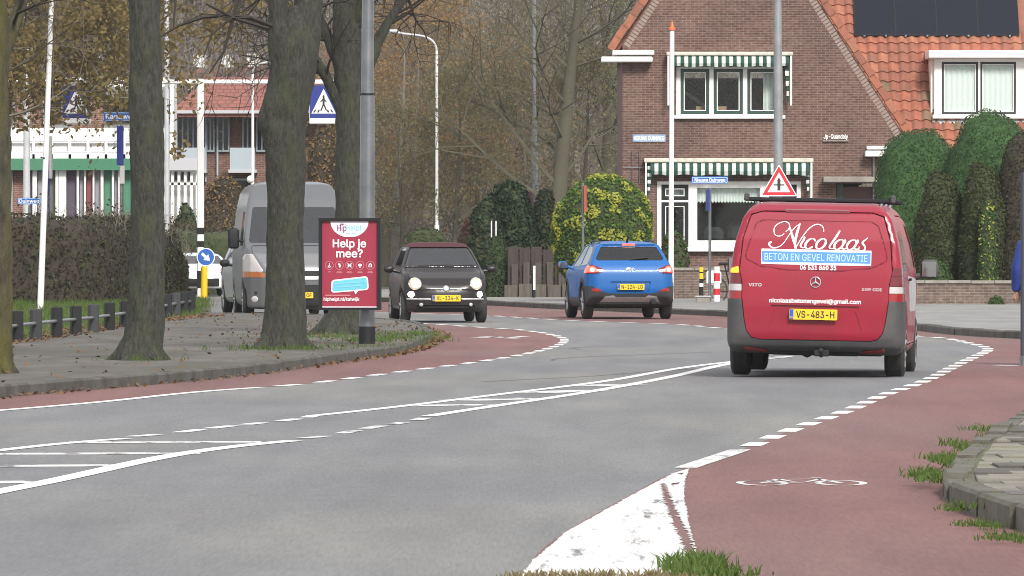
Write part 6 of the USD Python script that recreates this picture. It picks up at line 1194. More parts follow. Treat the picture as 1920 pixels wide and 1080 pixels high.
def simple_pole(name, label, cat, px, Y, ytop, r0, r1, mt, lean=0.0, zb=0.0, group=None):
    t = thing(name, label, cat, (X_(px, Y), Y, zb), group=group); part('shaft', MB().tube([[0, 0, -.05], [lean * .5, 0, Z_(ytop, Y) * .5], [lean, 0, Z_(ytop, Y)]], [r0, (r0 + r1) / 2, r1], 14), mats[mt], t, smooth=50); return t
t = simple_pole('flagpole', 'leaning white pole rising from the grass in front of the hedge', 'pole', 75, G(75, 580, .1)[1], -160, .066, .045, 'pole_white', lean=X_(101, 161) - X_(75, 161)); part('sleeve_joint', MB().cyl([.075, 0, Z_(308, 161)], [.078, 0, Z_(306, 161)], .07, sides=14), mats['black_paint'], t)
simple_pole('lamp_post', 'pale weathered pole behind the hedge at far left', 'lamp post', 50, 205, -100, .11, .075, 'pole_grey')
simple_pole('lamp_post', 'slim pale pole just right of the nearest whole trunk', 'lamp post', 313, 198, -160, .075, .06, 'pole_grey')
def curved_lamp(label, px, Y, ytop, head_px, head_py, r=.06):
    t = thing('street_lamp', label, 'street lamp', (X_(px, Y), Y, 0)); dx_ = X_(head_px, Y) - X_(px, Y); zt, zh = Z_(ytop, Y), Z_(head_py, Y)
    part('shaft', MB().tube([[0, 0, 0], [0, 0, 2.0], [0, 0, 2.02], [0, 0, zt]], [r * 1.6, r * 1.5, r, r * .8], 12), mats['pole_white'], t, smooth=50)
    part('arm', MB().tube(smooth_curve([[0, 0, zt - .02], [dx_ * .10, 0, zt + (zh - zt) * .55], [dx_ * .38, 0, zt + (zh - zt) * .82], [dx_ * .8, 0, zh]], .08), r * .7, 8), mats['pole_grey'], t, smooth=50); part('lamp_head', MB().box((dx_ * .93, 0, zh + .02), (abs(dx_) * .32, .22, .11), bev=.04), mats['pole_grey'], t)
curved_lamp('white street lamp curving left in front of the bare wood', 819, 214, 95, 725, 60, .048); curved_lamp('thin street lamp with curved arm in front of the red roofs', 474, 232, 138, 512, 116, .05)
t = simple_pole('lamp_post', 'tall grey pole in front of the wood between the two moving cars', 'lamp post', 1002, 216, -160, .05, .045, 'pole_mid'); part('base_sleeve', MB().tube([[0, 0, 0], [0, 0, Z_(330, 216)], [0, 0, Z_(215, 216)]], [.125, .115, .06], 14), mats['pole_mid'], t, smooth=50); part('round_sign', MB().cyl([-.13, -.10, Z_(377, 216)], [-.11, -.094, Z_(377, 216)], .30, sides=20), mat('sign_plum', (0.10, 0.03, 0.06), 0.5), t); part('small_plate', MB().box((-.12, -.1, Z_(408, 216)), (.10, .02, .5), bev=.005), mats['white_plastic'], t)
t = thing('lamp_post', 'tall grey pole behind the red van carrying the warning triangle', 'lamp post', (X_(1459, 160), 160, 0)); part('shaft', MB().tube([[0, 0, 0], [0, 0, Z_(200, 160)], [-.03, 0, 9.5]], [.115, .10, .07], 16), mats['pole_mid'], t, smooth=50); part('lamp_arm', MB().tube([[-.03, 0, 9.45], [-.3, -.1, 9.7], [-1.4, -.4, 9.8]], .035, 8), mats['pole_mid'], t)
def sgn(t, name, g, mt, o, depth=.012, lab=None): return part(name, MB().poly(g, depth, o, U, V), mats[mt], t, label=lab)
tri_ = lambda a: Polygon([(-a / 2, -a * .289), (a / 2, -a * .289), (0, a * .577)])
ws2 = thing('warning_sign', 'red-edged warning triangle with black junction arrow above the red van', 'road sign', (X_(1460, 160), 159.86, Z_(348, 160)))
g0 = tri_(.74).buffer(.02); sgn(ws2, 'sign_rim', g0, 'sign_red', (0, 0, 0)); sgn(ws2, 'sign_face', tri_(.50), 'white_print', (0, -.013, 0), .004); sgn(ws2, 'white_edge', g0.difference(g0.buffer(-.018)), 'white_print', (0, -.013, 0), .003)
sgn(ws2, 'junction_symbol', unary_union([sbox(-.035, -.11, .035, .12), Polygon([(-.045, .10), (.045, .10), (0, .19)]), sbox(-.12, .0, .12, .03)]), 'ink_black', (0, -.018, 0), .003); part('bracket', MB().box((0, .04, 0), (.1, .05, .3)), mats['galvanised'], ws2)
up_ = thing('under_plate', 'small white plate below the warning triangle', 'road sign', (X_(1460, 160), 159.86, Z_(381, 160))); sgn(up_, 'plate', rpoly([(-.30, -.10), (.30, -.10), (.30, .10), (-.30, .10)], .02), 'white_print', (0, 0, 0)); sgn(up_, 'plate_edge', sbox(-.29, -.09, .29, .09).difference(sbox(-.275, -.075, .275, .075)), 'ink_black', (0, -.013, 0), .002)
def street_sign(label, text, px, Y, y0, y1, w_px, ybase, post_px=None, post='galvanised', name='street_name_sign'):
    t = thing(name, label, 'street sign', (X_(px, Y), Y, 0)); w = w_px * Y / F; h = (y1 - y0) * Y / F; zc = Z_((y0 + y1) / 2, Y)
    b = sgn(t, 'blade', rpoly([(-w / 2, -h / 2), (w / 2, -h / 2), (w / 2, h / 2), (-w / 2, h / 2)], .02), 'sign_blue', (0, 0, zc), .03); q = sbox(-w / 2 + .015, -h / 2 + .015, w / 2 - .015, h / 2 - .015)
    part('white_edge', MB().poly(q.difference(q.buffer(-.014, join_style=2)), .003, (0, -.031, zc), U, V), mats['print_pale_blue'], b); part('sign_text', MB().text(text, h * .50, (0, -.031, zc - h * .25), U, V, .003, width=w * .84, bold=True), mats['white_print'], b)
    return t
t = street_sign('blue street name sign on a thin post in front of the big window', 'Nieuwe Duinweg', 1331, 168, 331, 344, 68, 575); part('post', MB().tube([[0, .05, 0], [0, .05, Z_(352, 168)]], .035, 10), mats['galvanised'], t, smooth=50)
part('side_blade', MB().box((-.05, .02, Z_(375, 168)), (.05, .7, .5), rz=.04, bev=.01), mats['sign_blue_dark'], t)
t = street_sign('blue street name sign left of the nearest whole trunk', 'Randweg', 227, 178, 210, 227, 68, 560); part('post', MB().tube([[0, .05, 0], [0, .05, Z_(228, 178)]], .04, 10), mats['galvanised'], t, smooth=50); part('lower_blade', MB().box((-.02, -.02, Z_(273, 178)), (.17, .06, Z_(237, 178) - Z_(310, 178)), bev=.01), mats['sign_blue_dark'], t); part('white_plate', MB().box((.03, -.03, Z_(328, 178)), (.12, .04, .45), bev=.01), mats['pole_grey'], t)
t = street_sign('small pale blue sign low above the hedge at far left', 'Duinweg', 55, 190, 371, 383, 44, 500); part('post', MB().tube([[0, .05, 0], [0, .05, Z_(385, 190)]], .035, 10), mats['galvanised'], t, smooth=50)
t = thing('edge_on_sign', 'narrow white and blue sign seen edge-on beside the leaning white pole', 'road sign', (X_(94, 176), 176, 0)); part('post', MB().tube([[-.04, .04, 0], [-.04, .04, Z_(255, 176)]], .03, 8), mats['sign_blue_dark'], t); part('plate', MB().box((.01, 0, Z_(295, 176)), (.06, .5, Z_(255, 176) - Z_(335, 176)), bev=.01), mats['white_plastic'], t)
# zebra crossing gantry
GY = 184.0; gt = thing('crossing_gantry', 'white gantry post with black bands and a long arm over the road', 'gantry', (X_(376, GY), GY, 0)); gx = lambda p: X_(p, GY) - X_(376, GY); gz = lambda p: Z_(p, GY)
part('post', MB().box((0, 0, gz(148) / 2), (.175, .175, gz(148)), bev=.03), mats['white_plastic'], gt)
for a, b in ((427, 439), (452, 463), (476, 492), (508, 540)): part('black_band', MB().box((0, 0, (gz(a) + gz(b)) / 2), (.185, .185, gz(a) - gz(b))), mats['black_paint'], gt)
part('arm', MB().box(((gx(105) + gx(652)) / 2, 0, gz(153.5)), (gx(652) - gx(105), .14, .105), bev=.02), mats['white_plastic'], gt); part('brace', MB().tube([[gx(352), 0, gz(168)], [gx(372), 0, gz(153)]], .03, 8), mats['white_plastic'], gt)
for a, b, lab in ((580, 634, 'blue pedestrian crossing sign hanging right of the forked trunk'), (116, 171, 'blue pedestrian crossing sign behind yellow leaves at upper left')):
    t = thing('crossing_sign', lab, 'road sign', (X_((a + b) / 2, GY), GY - .05, gz(191)), group='pedestrian crossing signs on the gantry'); w = (b - a) * GY / F; h = (222 - 161) * GY / F
    part('housing', MB().box((0, .05, -(.5 * (233 - 222)) * GY / F), (w, .2, h + 11 * GY / F), bev=.02), mats['white_plastic'], t); sgn(t, 'blue_face', sbox(-w / 2 + .02, -h / 2, w / 2 - .02, h / 2), 'sign_blue_dark', (0, -.052, 0), .006)
    sgn(t, 'white_triangle', Polygon([(-w * .42, -h * .36), (w * .42, -h * .36), (0, h * .40)]), 'white_print', (0, -.060, 0), .004)
    fig = unary_union([Point(0, h * .17).buffer(h * .035), LineString([(0, h * .12), (0, -h * .08)]).buffer(h * .035), LineString([(0, -h * .06), (-h * .08, -h * .27)]).buffer(h * .022), LineString([(0, -h * .06), (h * .08, -h * .25)]).buffer(h * .022), LineString([(-h * .09, 0), (0, h * .1), (h * .08, 0)]).buffer(h * .018)] + [Polygon([(x, -h * .33), (x + h * .06, -h * .33), (x * .8 + h * .05, -h * .24), (x * .8, -h * .24)]) for x in (-h * .33, -h * .2, h * .12, h * .25)])
    sgn(t, 'walking_figure', fig, 'ink_black', (0, -.065, 0), .003); part('hanger', MB().box((0, .03, h / 2 + .03), (.06, .06, .1)), mats['galvanised'], t)
t = thing('keep_right_sign', 'round blue arrow sign on a yellow bollard', 'road sign', (X_(386, GY - 3), GY - 3, 0)); kz = lambda p: Z_(p, GY - 3); part('yellow_bollard', MB().tube([[-.05, 0, -.02], [-.04, 0, kz(503)], [-.03, 0, kz(499)]], [.085, .085, .06], 16), mats['sign_yellow'], t, smooth=50)
part('post', MB().tube([[0, .05, 0], [0, .05, kz(470)]], .03, 8), mats['galvanised'], t); c_ = Point(0, 0); R_k = 17 * (GY - 3) / F; sgn(t, 'disc', c_.buffer(R_k, 24), 'white_print', (0, 0, kz(482)), .02); d_ = sgn(t, 'blue_face', c_.buffer(R_k * .9, 24), 'sign_blue', (0, -.021, kz(482)), .004)
sgn(t, 'arrow', affinity.rotate(unary_union([sbox(-R_k * .6, -R_k * .15, R_k * .15, R_k * .15), Polygon([(R_k * .0, -R_k * .42), (R_k * .0, R_k * .42), (R_k * .62, 0)])]), -42, origin=(0, 0)), 'white_print', (0, -.026, kz(482)), .003)
# small posts and bollards on the far pavement
t = thing('marker_post', 'thin post with two white reflector strips beside the red shrub', 'post', (X_(926, 184), 184, 0)); part('post', MB().tube([[0, 0, 0], [0, 0, Z_(416, 184)]], .03, 8), mats['black_paint'], t)
for s in (-.06, .055): part('reflector_strip', MB().box((s, -.02, Z_(432, 184)), (.028, .03, .48)), mats['white_plastic'], t)
t = thing('marker_post', 'short white reflector post in front of the timber fence', 'post', (X_(1001, 181), 181, 0)); part('post', MB().box((0, 0, .35), (.08, .08, .75), bev=.01), mats['black_paint'], t); part('reflector_strip', MB().box((.01, -.045, Z_(521, 181)), (.055, .02, .60)), mats['white_plastic'], t)
t = thing('edge_on_sign', 'thin pale post with a red sign seen edge-on before the round bush', 'road sign', (X_(1093, 168), 168, 0)); part('post', MB().tube([[0, 0, 0], [0, 0, Z_(343, 168)]], .03, 10), mats['galvanised'], t, smooth=50); part('sign_blade', MB().box((.05, 0, Z_(373, 168)), (.07, .6, .62), bev=.01), mat('sign_rust', (.33, .06, .04), .6), t)
t = thing('bollard', 'slim black and yellow bollard before the garden wall', 'bollard', (X_(1315, 171), 171, 0)); part('body', MB().box((0, 0, Z_(500, 171) / 2), (.09, .09, Z_(500, 171)), bev=.02), mats['black_paint'], t)
for a, b in ((501, 510), (512, 523), (531, 538)): part('yellow_band', MB().box((0, -.047, (Z_(a, 171) + Z_(b, 171)) / 2), (.085, .012, (b - a) * 171 / F)), mats['sign_yellow' if b < 530 else 'white_plastic'], t)
t = thing('bollard', 'red and white banded bollard left of the red van', 'bollard', (X_(1344, 169), 169, 0))
for k, (a, b) in enumerate(((500, 512), (512, 527), (527, 541), (541, 553), (553, 573))): part('band', MB().tube([[0, 0, Z_(b, 169)], [0, 0, Z_(a, 169)]], .075 if k else .07, 14), mats[('white_plastic', 'sign_red', 'white_plastic', 'sign_red', 'white_plastic')[k]], t, smooth=50)
t = thing('utility_box', 'small grey box on the pavement beside the street sign post', 'box', (X_(1318, 166), 166, 0)); part('body', MB().box((0, 0, .12), (.32, .25, .24), bev=.02), mats['concrete'], t); part('lid', MB().box((0, 0, .25), (.36, .29, .03), bev=.008), mats['pole_grey'], t)
# flag pole at the house
t = thing('flagpole', 'white flagpole with orange finial in front of the brick house', 'flagpole', (X_(1258, 176), 176, 0)); part('shaft', MB().tube([[0, 0, 0], [X_(1260, 176) - X_(1258, 176), 0, Z_(58, 176)]], [.068, .055], 14), mats['white_plastic'], t, smooth=50); e = X_(1260, 176) - X_(1258, 176)
part('finial', MB().tube([[e, 0, Z_(58, 176)], [e, 0, Z_(56, 176)], [e, 0, Z_(53, 176)], [e, 0, Z_(51, 176)], [e, 0, Z_(46, 176)], [e, 0, Z_(39, 176)]], [.04, .09, .085, .045, .035, .004], 12), mat('finial_orange', (.62, .13, .04), .4), t, smooth=40)
# parked bicycle mostly hidden by the van
t = thing('bicycle', 'parked bicycle with white bag half hidden by the red van', 'bicycle', (X_(1378, 172), 172, 0), 12); th = np.linspace(0, 2 * np.pi, 25)
for x in (-.53, .53): w_ = part('wheel', MB().tube([[x + .34 * math.cos(a), 0, .35 + .34 * math.sin(a)] for a in th], .016, 6, cap=False), mats['rubber'], t); part('spokes', segtubes([[x, 0, .35, x + .33 * math.cos(a), 0, .35 + .33 * math.sin(a), .004, .004] for a in np.linspace(0, 6.28, 13)[:-1]], 3), mats['chrome_dull'], w_, kind='stuff')
part('frame', MB().tube([[-.53, 0, .35], [-.1, 0, .32], [.42, 0, .85]], .018, 6).tube([[-.1, 0, .32], [-.25, 0, .95]], .018, 6).tube([[-.22, 0, .8], [.40, 0, .88]], .016, 6).tube([[.53, 0, .35], [.38, 0, 1.05]], .016, 6), mats['black_paint'], t); part('saddle', MB().box((-.26, 0, .98), (.26, .14, .06), bev=.02), mats['black_paint'], t); part('handlebar', MB().tube([[.30, -.28, 1.08], [.40, -.1, 1.1], [.40, .1, 1.1], [.30, .28, 1.08]], .014, 6), mats['chrome_dull'], t); part('bag', MB().box((-.55, -.12, .65), (.36, .16, .34), bev=.05), mats['white_plastic'], t)

# ------------------------------------------------------------------ people
def person(name, label, loc, rz, J, bones, wear, skin='skin', hair=None, h=.022):
    """body: hulls of spheres along the bones, refined and smoothed into one surface; clothes are slightly larger hulls over some bones"""
    t = thing(name, label, 'person', loc, rz)
    def hulls(bs, grow=0.0):
        m = m3.Manifold()
        for b in bs:
            pts = [np.array(trimesh.creation.icosphere(2, J[j][3] + grow).vertices) * (J[j][4] if len(J[j]) > 4 else (1, 1, 1)) + J[j][:3] for j in b]; m = m + m3.Manifold.hull_points(np.vstack(pts))
        v, f, _ = meshkit.arrays(m.refine_to_length(.035)); q = trimesh.Trimesh(v, f, process=True); trimesh.smoothing.filter_taubin(q, .5, .52, iterations=8); return q
    body = part('body', hulls(bones), mats[skin], t, smooth=True)
    for nm, bs, g, mt in wear: part(nm, hulls(bs, g), mats[mt], t, smooth=60)
    return t
mat('skin', (.42, .24, .17), .55); mat('hair_brown', (.035, .022, .014), .7); mat('jacket_blue', (.015, .035, .20), .8, col2=(.022, .05, .26), scale=6); mat('jeans', (.035, .06, .095), .85, col2=(.05, .08, .12), scale=9); mat('shoe_dark', (.015, .015, .017), .5); mat('fur_tan', (.35, .26, .18), .95); mat('jumper_grey', (.05, .05, .055), .9)
def hand(J, s, w, d):
    """palm with five separate fingers hanging from the wrist w along d"""
    w, d = np.array(w, float), np.array(d, float); J[f'palm{s}'] = [*(w + d * .075), .026, (.6, 1, 1.2)]; B_ = [(f'wr{s}', f'palm{s}')]
    for k, (o_, l) in enumerate(((-.030, .062), (-.011, .074), (.010, .07), (.029, .055))):
        J[f'fa{s}{k}'] = [*(w + d * .095 + [0, o_, 0]), .0095]; J[f'fb{s}{k}'] = [*(w + d * (.10 + l * .5) + [-.004, o_ * 1.05, 0]), .009]; J[f'fc{s}{k}'] = [*(w + d * (.10 + l) + [.012, o_ * 1.0, 0]), .008]; B_ += [(f'fa{s}{k}', f'fb{s}{k}'), (f'fb{s}{k}', f'fc{s}{k}')]
    J[f'ta{s}'] = [*(w + d * .04 + [.018, -.02, 0]), .012]; J[f'tb{s}'] = [*(w + d * .085 + [.035, -.035, 0]), .010]; J[f'tc{s}'] = [*(w + d * .115 + [.04, -.03, 0]), .009]; return B_ + [(f'ta{s}', f'tb{s}'), (f'tb{s}', f'tc{s}')]
J = dict(pel=[0, 0, .95, .13, (.8, 1.15, .8)], wst=[.0, 0, 1.12, .115, (.8, 1.15, 1)], chs=[0, 0, 1.33, .13, (.8, 1.25, 1)], shl=[0, .17, 1.42, .06], shr=[0, -.17, 1.42, .06], nk=[.01, 0, 1.49, .05], nk2=[.02, 0, 1.55, .05], hd=[.03, 0, 1.66, .085, (1.1, .9, 1.2)], jaw=[.055, 0, 1.585, .05], nose=[.135, 0, 1.635, .012], nose2=[.115, 0, 1.665, .010], earl=[.02, .082, 1.645, .016, (1, .5, 1.6)], earr=[.02, -.082, 1.645, .016, (1, .5, 1.6)],
         ell=[-.03, .245, 1.15, .042], elr=[-.02, -.24, 1.15, .042], wrl=[.03, .27, .93, .030], wrr=[.06, -.26, .93, .030], hpl=[0, .09, .92, .085], hpr=[0, -.09, .92, .085], knl=[.06, .10, .50, .056], knr=[.0, -.10, .50, .056], anl=[-.02, .10, .09, .040], anr=[.03, -.10, .09, .040], hel=[-.05, .10, .05, .04], tol=[.15, .115, .03, .03], her=[0, -.10, .05, .04], tor=[.2, -.115, .03, .03])
bones = [('pel', 'wst'), ('wst', 'chs'), ('chs', 'shl', 'shr'), ('shl', 'shr', 'nk'), ('nk', 'nk2'), ('nk2', 'hd'), ('hd', 'jaw'), ('nose', 'nose2'), ('nose', 'jaw', 'hd'), ('hd', 'earl'), ('hd', 'earr'), ('shl', 'ell'), ('shr', 'elr'), ('ell', 'wrl'), ('elr', 'wrr'), ('pel', 'hpl', 'hpr'), ('hpl', 'knl'), ('hpr', 'knr'), ('knl', 'anl'), ('knr', 'anr'), ('anl', 'hel', 'tol'), ('anr', 'her', 'tor')]
bones += hand(J, 'l', J['wrl'][:3], (0.05, 0, -1)) + hand(J, 'r', J['wrr'][:3], (0.08, 0, -1))
J['hb'] = [.0, 0, 1.69, .098, (1.0, .92, 1.05)]; J['hb2'] = [-.02, 0, 1.62, .085, (.8, .95, 1)]; J['hood'] = [-.06, 0, 1.47, .07, (.8, 1.5, .7)]; J['hem'] = [0, 0, .88, .15, (.85, 1.2, .5)]
pY = G(1935, 686, 0.0)[1] + .35
person('person', 'person in a blue jacket and jeans cut off by the right edge', (X_(1945, pY), pY, 0.004), 70, J, bones, [('jacket', [('hem', 'wst'), ('wst', 'chs'), ('chs', 'shl', 'shr'), ('shl', 'shr', 'nk'), ('shl', 'ell'), ('shr', 'elr'), ('ell', 'wrl'), ('elr', 'wrr')], .028, 'jacket_blue'), ('collar', [('hood', 'nk')], .012, 'fur_tan'), ('trousers', [('pel', 'hpl', 'hpr'), ('hpl', 'knl'), ('hpr', 'knr'), ('knl', 'anl'), ('knr', 'anr')], .018, 'jeans'), ('shoe', [('anl', 'hel', 'tol')], .012, 'shoe_dark'), ('shoe', [('anr', 'her', 'tor')], .012, 'shoe_dark'), ('hair', [('hb', 'hb2')], .006, 'hair_brown')])
t = thing('sign_post', 'dark metal post at the right edge in front of the person', 'post', (X_(1918, pY - .35), pY - .35, 0.0)); part('shaft', MB().tube([[0, 0, 0], [0, 0, Z_(322, pY - .35)]], .03, 10), mat('post_dark', (.05, .055, .07), .5, .3), t, smooth=50); part('foot', MB().tube([[0, 0, 0], [0, 0, .12]], .042, 10), mats['galvanised'], t); part('cap', MB().tube([[0, 0, Z_(322, pY - .35)], [0, 0, Z_(320, pY - .35)]], .034, 10), mats['black_paint'], t)
# driver of the small black car
Jd = {k: list(v) for k, v in J.items()}; sh = lambda k, x, y, z: Jd[k].__setitem__(slice(0, 3), [x, y, z])
for k, p in dict(pel=(0, 0, .12), wst=(-.04, 0, .30), chs=(-.08, 0, .50), shl=(-.06, .17, .58), shr=(-.06, -.17, .58), nk=(-.05, 0, .65), nk2=(-.03, 0, .70), hd=(-.01, 0, .81), jaw=(.02, 0, .735), nose=(.10, 0, .785), nose2=(.08, 0, .815), earl=(-.02, .082, .795), earr=(-.02, -.082, .795), ell=(.12, .25, .40), elr=(.12, -.25, .40), wrl=(.36, .15, .47), wrr=(.36, -.15, .47), hpl=(.05, .1, .10), hpr=(.05, -.1, .10), knl=(.45, .12, .16), knr=(.45, -.12, .16), anl=(.75, .12, -.1), anr=(.75, -.12, -.1), hel=(.74, .12, -.13), tol=(.9, .12, -.05), her=(.74, -.12, -.13), tor=(.9, -.12, -.05), hb=(-.04, 0, .84), hb2=(-.06, 0, .77), hem=(0, 0, .1), hood=(-.1, 0, .62)).items(): sh(k, *p)
hand(Jd, 'l', Jd['wrl'][:3], (.6, 0, .5)); hand(Jd, 'r', Jd['wrr'][:3], (.6, 0, .5))
ch, shh = math.cos(fiat_h), math.sin(fiat_h); lx, ly = -.36, .30; dl = (fiat_c[0] + ch * lx - shh * ly, fiat_c[1] + shh * lx + ch * ly, .42)
person('person', 'driver seen dimly behind the windscreen of the small black car', dl, math.degrees(fiat_h), Jd, bones, [('jumper', [('hem', 'wst'), ('wst', 'chs'), ('chs', 'shl', 'shr'), ('shl', 'shr', 'nk'), ('shl', 'ell'), ('shr', 'elr'), ('ell', 'wrl'), ('elr', 'wrr')], .02, 'jumper_grey'), ('trousers', [('pel', 'hpl', 'hpr'), ('hpl', 'knl'), ('hpr', 'knr'), ('knl', 'anl'), ('knr', 'anr')], .015, 'jeans'), ('hair', [('hb', 'hb2')], .006, 'hair_brown')])
part('steering_wheel', MB().tube([[.40 + .37 * 0 - .1 * math.sin(a) - 0.0, .30 + .17 * math.cos(a), .90 + .16 * math.sin(a)] for a in th], .015, 6, cap=False), mats['dash'], fiat)
# ------------------------------------------------------------------ buildings on the left
mat('render_white', (0.78, 0.78, 0.77), 0.7); mat('beam_green', (0.045, 0.17, 0.095), 0.5); mat('panel_green', (0.06, 0.20, 0.12), 0.5); mat('panel_plum', (0.075, 0.055, 0.085), 0.5); mat('panel_maroon', (0.18, 0.05, 0.055), 0.5); mat('panel_grey', (0.26, 0.25, 0.27), 0.5); mat('panel_olive', (0.10, 0.10, 0.085), 0.5); mat('beam_grey', (0.42, 0.42, 0.44), 0.6); mat('fascia', (0.20, 0.20, 0.19), 0.7)
BY = 214.0; bx = lambda p: X_(p, BY); bz = lambda p: Z_(p, BY); bl = thing('white_building', 'white building with green beam and coloured panels behind the left hedge', 'building')
def bbox(name, a, b, c, d, mt, y0=0.0, dep=.2, parent=bl): return part(name, MB().box(((bx(a) + bx(b)) / 2, BY + y0 + dep / 2, (bz(c) + bz(d)) / 2), (bx(b) - bx(a), dep, bz(c) - bz(d))), mats[mt], parent)
bbox('wall', -140, 308, 142, 566, 'render_white', 2.2, 6.0); bbox('brick_pier', 22, 72, 176, 246, 'far_brick', 1.9, .29); bbox('brick_pier', 128, 187, 172, 246, 'far_brick', 1.9, .29); bbox('fascia', 186, 312, 160, 181, 'fascia', 1.7, .45); bbox('fascia', -140, 184, 150, 160, 'fascia', 1.7, .45)
for a, b in ((190, 244), (250, 316), (76, 124), (-60, 16)): w_ = bbox('window', a, b, 184, 232, 'panel_olive', 2.05, .14); part('pane', MB().box(((bx(a + 3) + bx(b - 3)) / 2, BY + 2.04, (bz(187) + bz(229)) / 2), (bx(b - 3) - bx(a + 3), .01, bz(187) - bz(229))), mats['glass_black'], w_)
bbox('balcony_front', -140, 316, 240, 262, 'render_white', .2, .15); bbox('balcony_rail', -140, 316, 264, 267, 'beam_grey', .15, .08); bbox('balcony_panel', -140, 316, 268, 283, 'render_white', .3, .1); bbox('balcony_rail', 50, 316, 284, 288, 'beam_grey', .15, .08); bbox('balcony_floor', -140, 316, 289, 297, 'render_white', .1, 2.2)
for p in range(60, 316, 34): bbox('balcony_post', p, p + 5, 262, 297, 'render_white', .1, .08)
bbox('beam', -140, 250, 297, 319, 'beam_green', 0, .4); bbox('beam', 253, 372, 296, 319, 'beam_grey', .1, .4)
cols = [(-140, 22, 'panel_grey'), (22, 42, 'far_brick'), (45, 58, 'panel_plum'), (60, 68, 'white_wood'), (69, 88, 'panel_grey'), (90, 102, 'panel_olive'), (103, 108, 'white_wood'), (109, 123, 'render_white'), (124, 142, 'panel_plum'), (143, 147, 'white_wood'), (148, 156, 'panel_grey'), (157, 160, 'white_wood'), (161, 172, 'panel_maroon'), (173, 176, 'white_wood'), (177, 187, 'panel_grey'), (188, 193, 'white_wood'), (194, 208, 'panel_green'), (209, 213, 'white_wood'), (214, 220, 'panel_grey'), (221, 229, 'white_wood'), (230, 246, 'panel_green'), (247, 262, 'white_wood'), (263, 300, 'panel_grey'), (301, 316, 'white_wood')]
for k, (a, b, m) in enumerate(cols): bbox('wall_panel', a, b, 319, 566, m, .25 if m in ('white_wood', 'render_white') else .45 + .05 * (k % 2), .12)
for a in (136, 146, 212, 219): pass
bbox('slat_wall', 316, 372, 319, 566, 'render_white', .7, .2); bbox('slat_rail', 316, 372, 342, 347, 'white_wood', .3, .1)
for p in (320, 332, 344, 356, 367): bbox('slat', p, p + 5, 320, 430, 'white_wood', .3, .1)
for p in (326, 338, 350): bbox('dark_slot', p, p + 6, 322, 338, 'panel_plum', .66, .05)
bbox('pillar', 316, 323, 150, 297, 'white_wood', 1.0, .4)
# red roofed house
def roofmat(name, c1, c2):
    n = {'g': ('geometry', {}), 's': ('separate_xyz', {}), 'c': ('combine_xyz', {}), 'b': ('brick_texture', {'color1': c1, 'color2': c2, 'mortar': tuple(x * .45 for x in c1), 'scale': 1.0, 'brick_width': .26, 'row_height': .135, 'mortar_size': .012, 'mortar_smooth': .6}), 'p': ('principled_bsdf', {'roughness': .8}), 'bp': ('bump', {'strength': .8, 'distance': .03, 'invert': True})}
    mats[name] = usdkit.material(stage, f'/World/Looks/{name}', n, [('g.position', 's.vector'), ('s.x', 'c.x'), ('s.z', 'c.y'), ('c.vector', 'b.vector'), ('b.color', 'p.base_color'), ('b.fac', 'bp.height'), ('bp.normal', 'p.normal')], surface='p.BSDF')
roofmat('far_roof', (.27, .098, .075), (.22, .08, .062)); roofmat('far_roof_orange', (.31, .13, .075), (.25, .10, .065)); mat('blue_grey_frame', (.34, .39, .43), .5)
RY = 246.0; rx_ = lambda p: X_(p, RY); rz2 = lambda p: Z_(p, RY); rh = thing('red_roof_house', 'dark brick house with red hipped roof and pale balcony frames', 'house')
def rbox(name, a, b, c, d, mt, y0, dep, parent=rh): return part(name, MB().box(((rx_(a) + rx_(b)) / 2, RY + y0 + dep / 2, (rz2(c) + rz2(d)) / 2), (rx_(b) - rx_(a), dep, rz2(c) - rz2(d))), mats[mt], parent)
rbox('wall', 322, 640, 208, 565, 'far_brick', 1.2, 6.5); e0, e1 = rz2(207), rz2(140)
part('roof', MB().add([[rx_(322), RY - .3, e0], [rx_(660), RY - .3, e0], [rx_(660), RY + 4.0, e1], [rx_(382), RY + 4.0, e1], [rx_(322), RY + 8.5, e0], [rx_(660), RY + 8.5, e0]], [[0, 1, 2, 3], [4, 0, 3, 3], [5, 4, 3, 2]]).box(((rx_(322) + rx_(660)) / 2, RY + 4.1, e0 - .12), (rx_(660) - rx_(322), 8.8, .2)), mats['far_roof'], rh)
rbox('eaves_gutter', 320, 660, 207, 213, 'beam_grey', -.4, .2)
for a, b in ((328, 371), (384, 400), (404, 428), (452, 472), (478, 500), (520, 560)):
    w_ = rbox('window', a, b, 216, 284, 'blue_grey_frame', 1.08, .13); n = max(2, int((b - a) / 9)); q = (b - a - 3) / n
    for k in range(n): part('pane', MB().box(((rx_(a + 3 + k * q) + rx_(a + k * q + q)) / 2, RY + 1.07, (rz2(221) + rz2(280)) / 2), (rx_(q - 3) - rx_(0), .015, rz2(221) - rz2(280))), mats['glass_black'], w_)
for a, b in ((340, 384), (431, 478)): rbox('balcony_panel', a, b, 277, 318, 'blue_grey_frame', .1, .08); rbox('balcony_floor', a - 3, b + 3, 318, 324, 'beam_grey', .05, 1.1)
rbox('downpipe', 382, 385, 214, 340, 'blue_grey_frame', 1.0, .1); rbox('downpipe', 404, 407, 214, 340, 'blue_grey_frame', 1.0, .1)
for a, b in ((330, 372), (410, 470)): w_ = rbox('window', a, b, 334, 395, 'blue_grey_frame', 1.08, .13); part('pane', MB().box(((rx_(a + 3) + rx_(b - 3)) / 2, RY + 1.07, (rz2(338) + rz2(391)) / 2), (rx_(b - 3) - rx_(a + 3), .015, rz2(338) - rz2(391))), mats['glass_black'], w_)
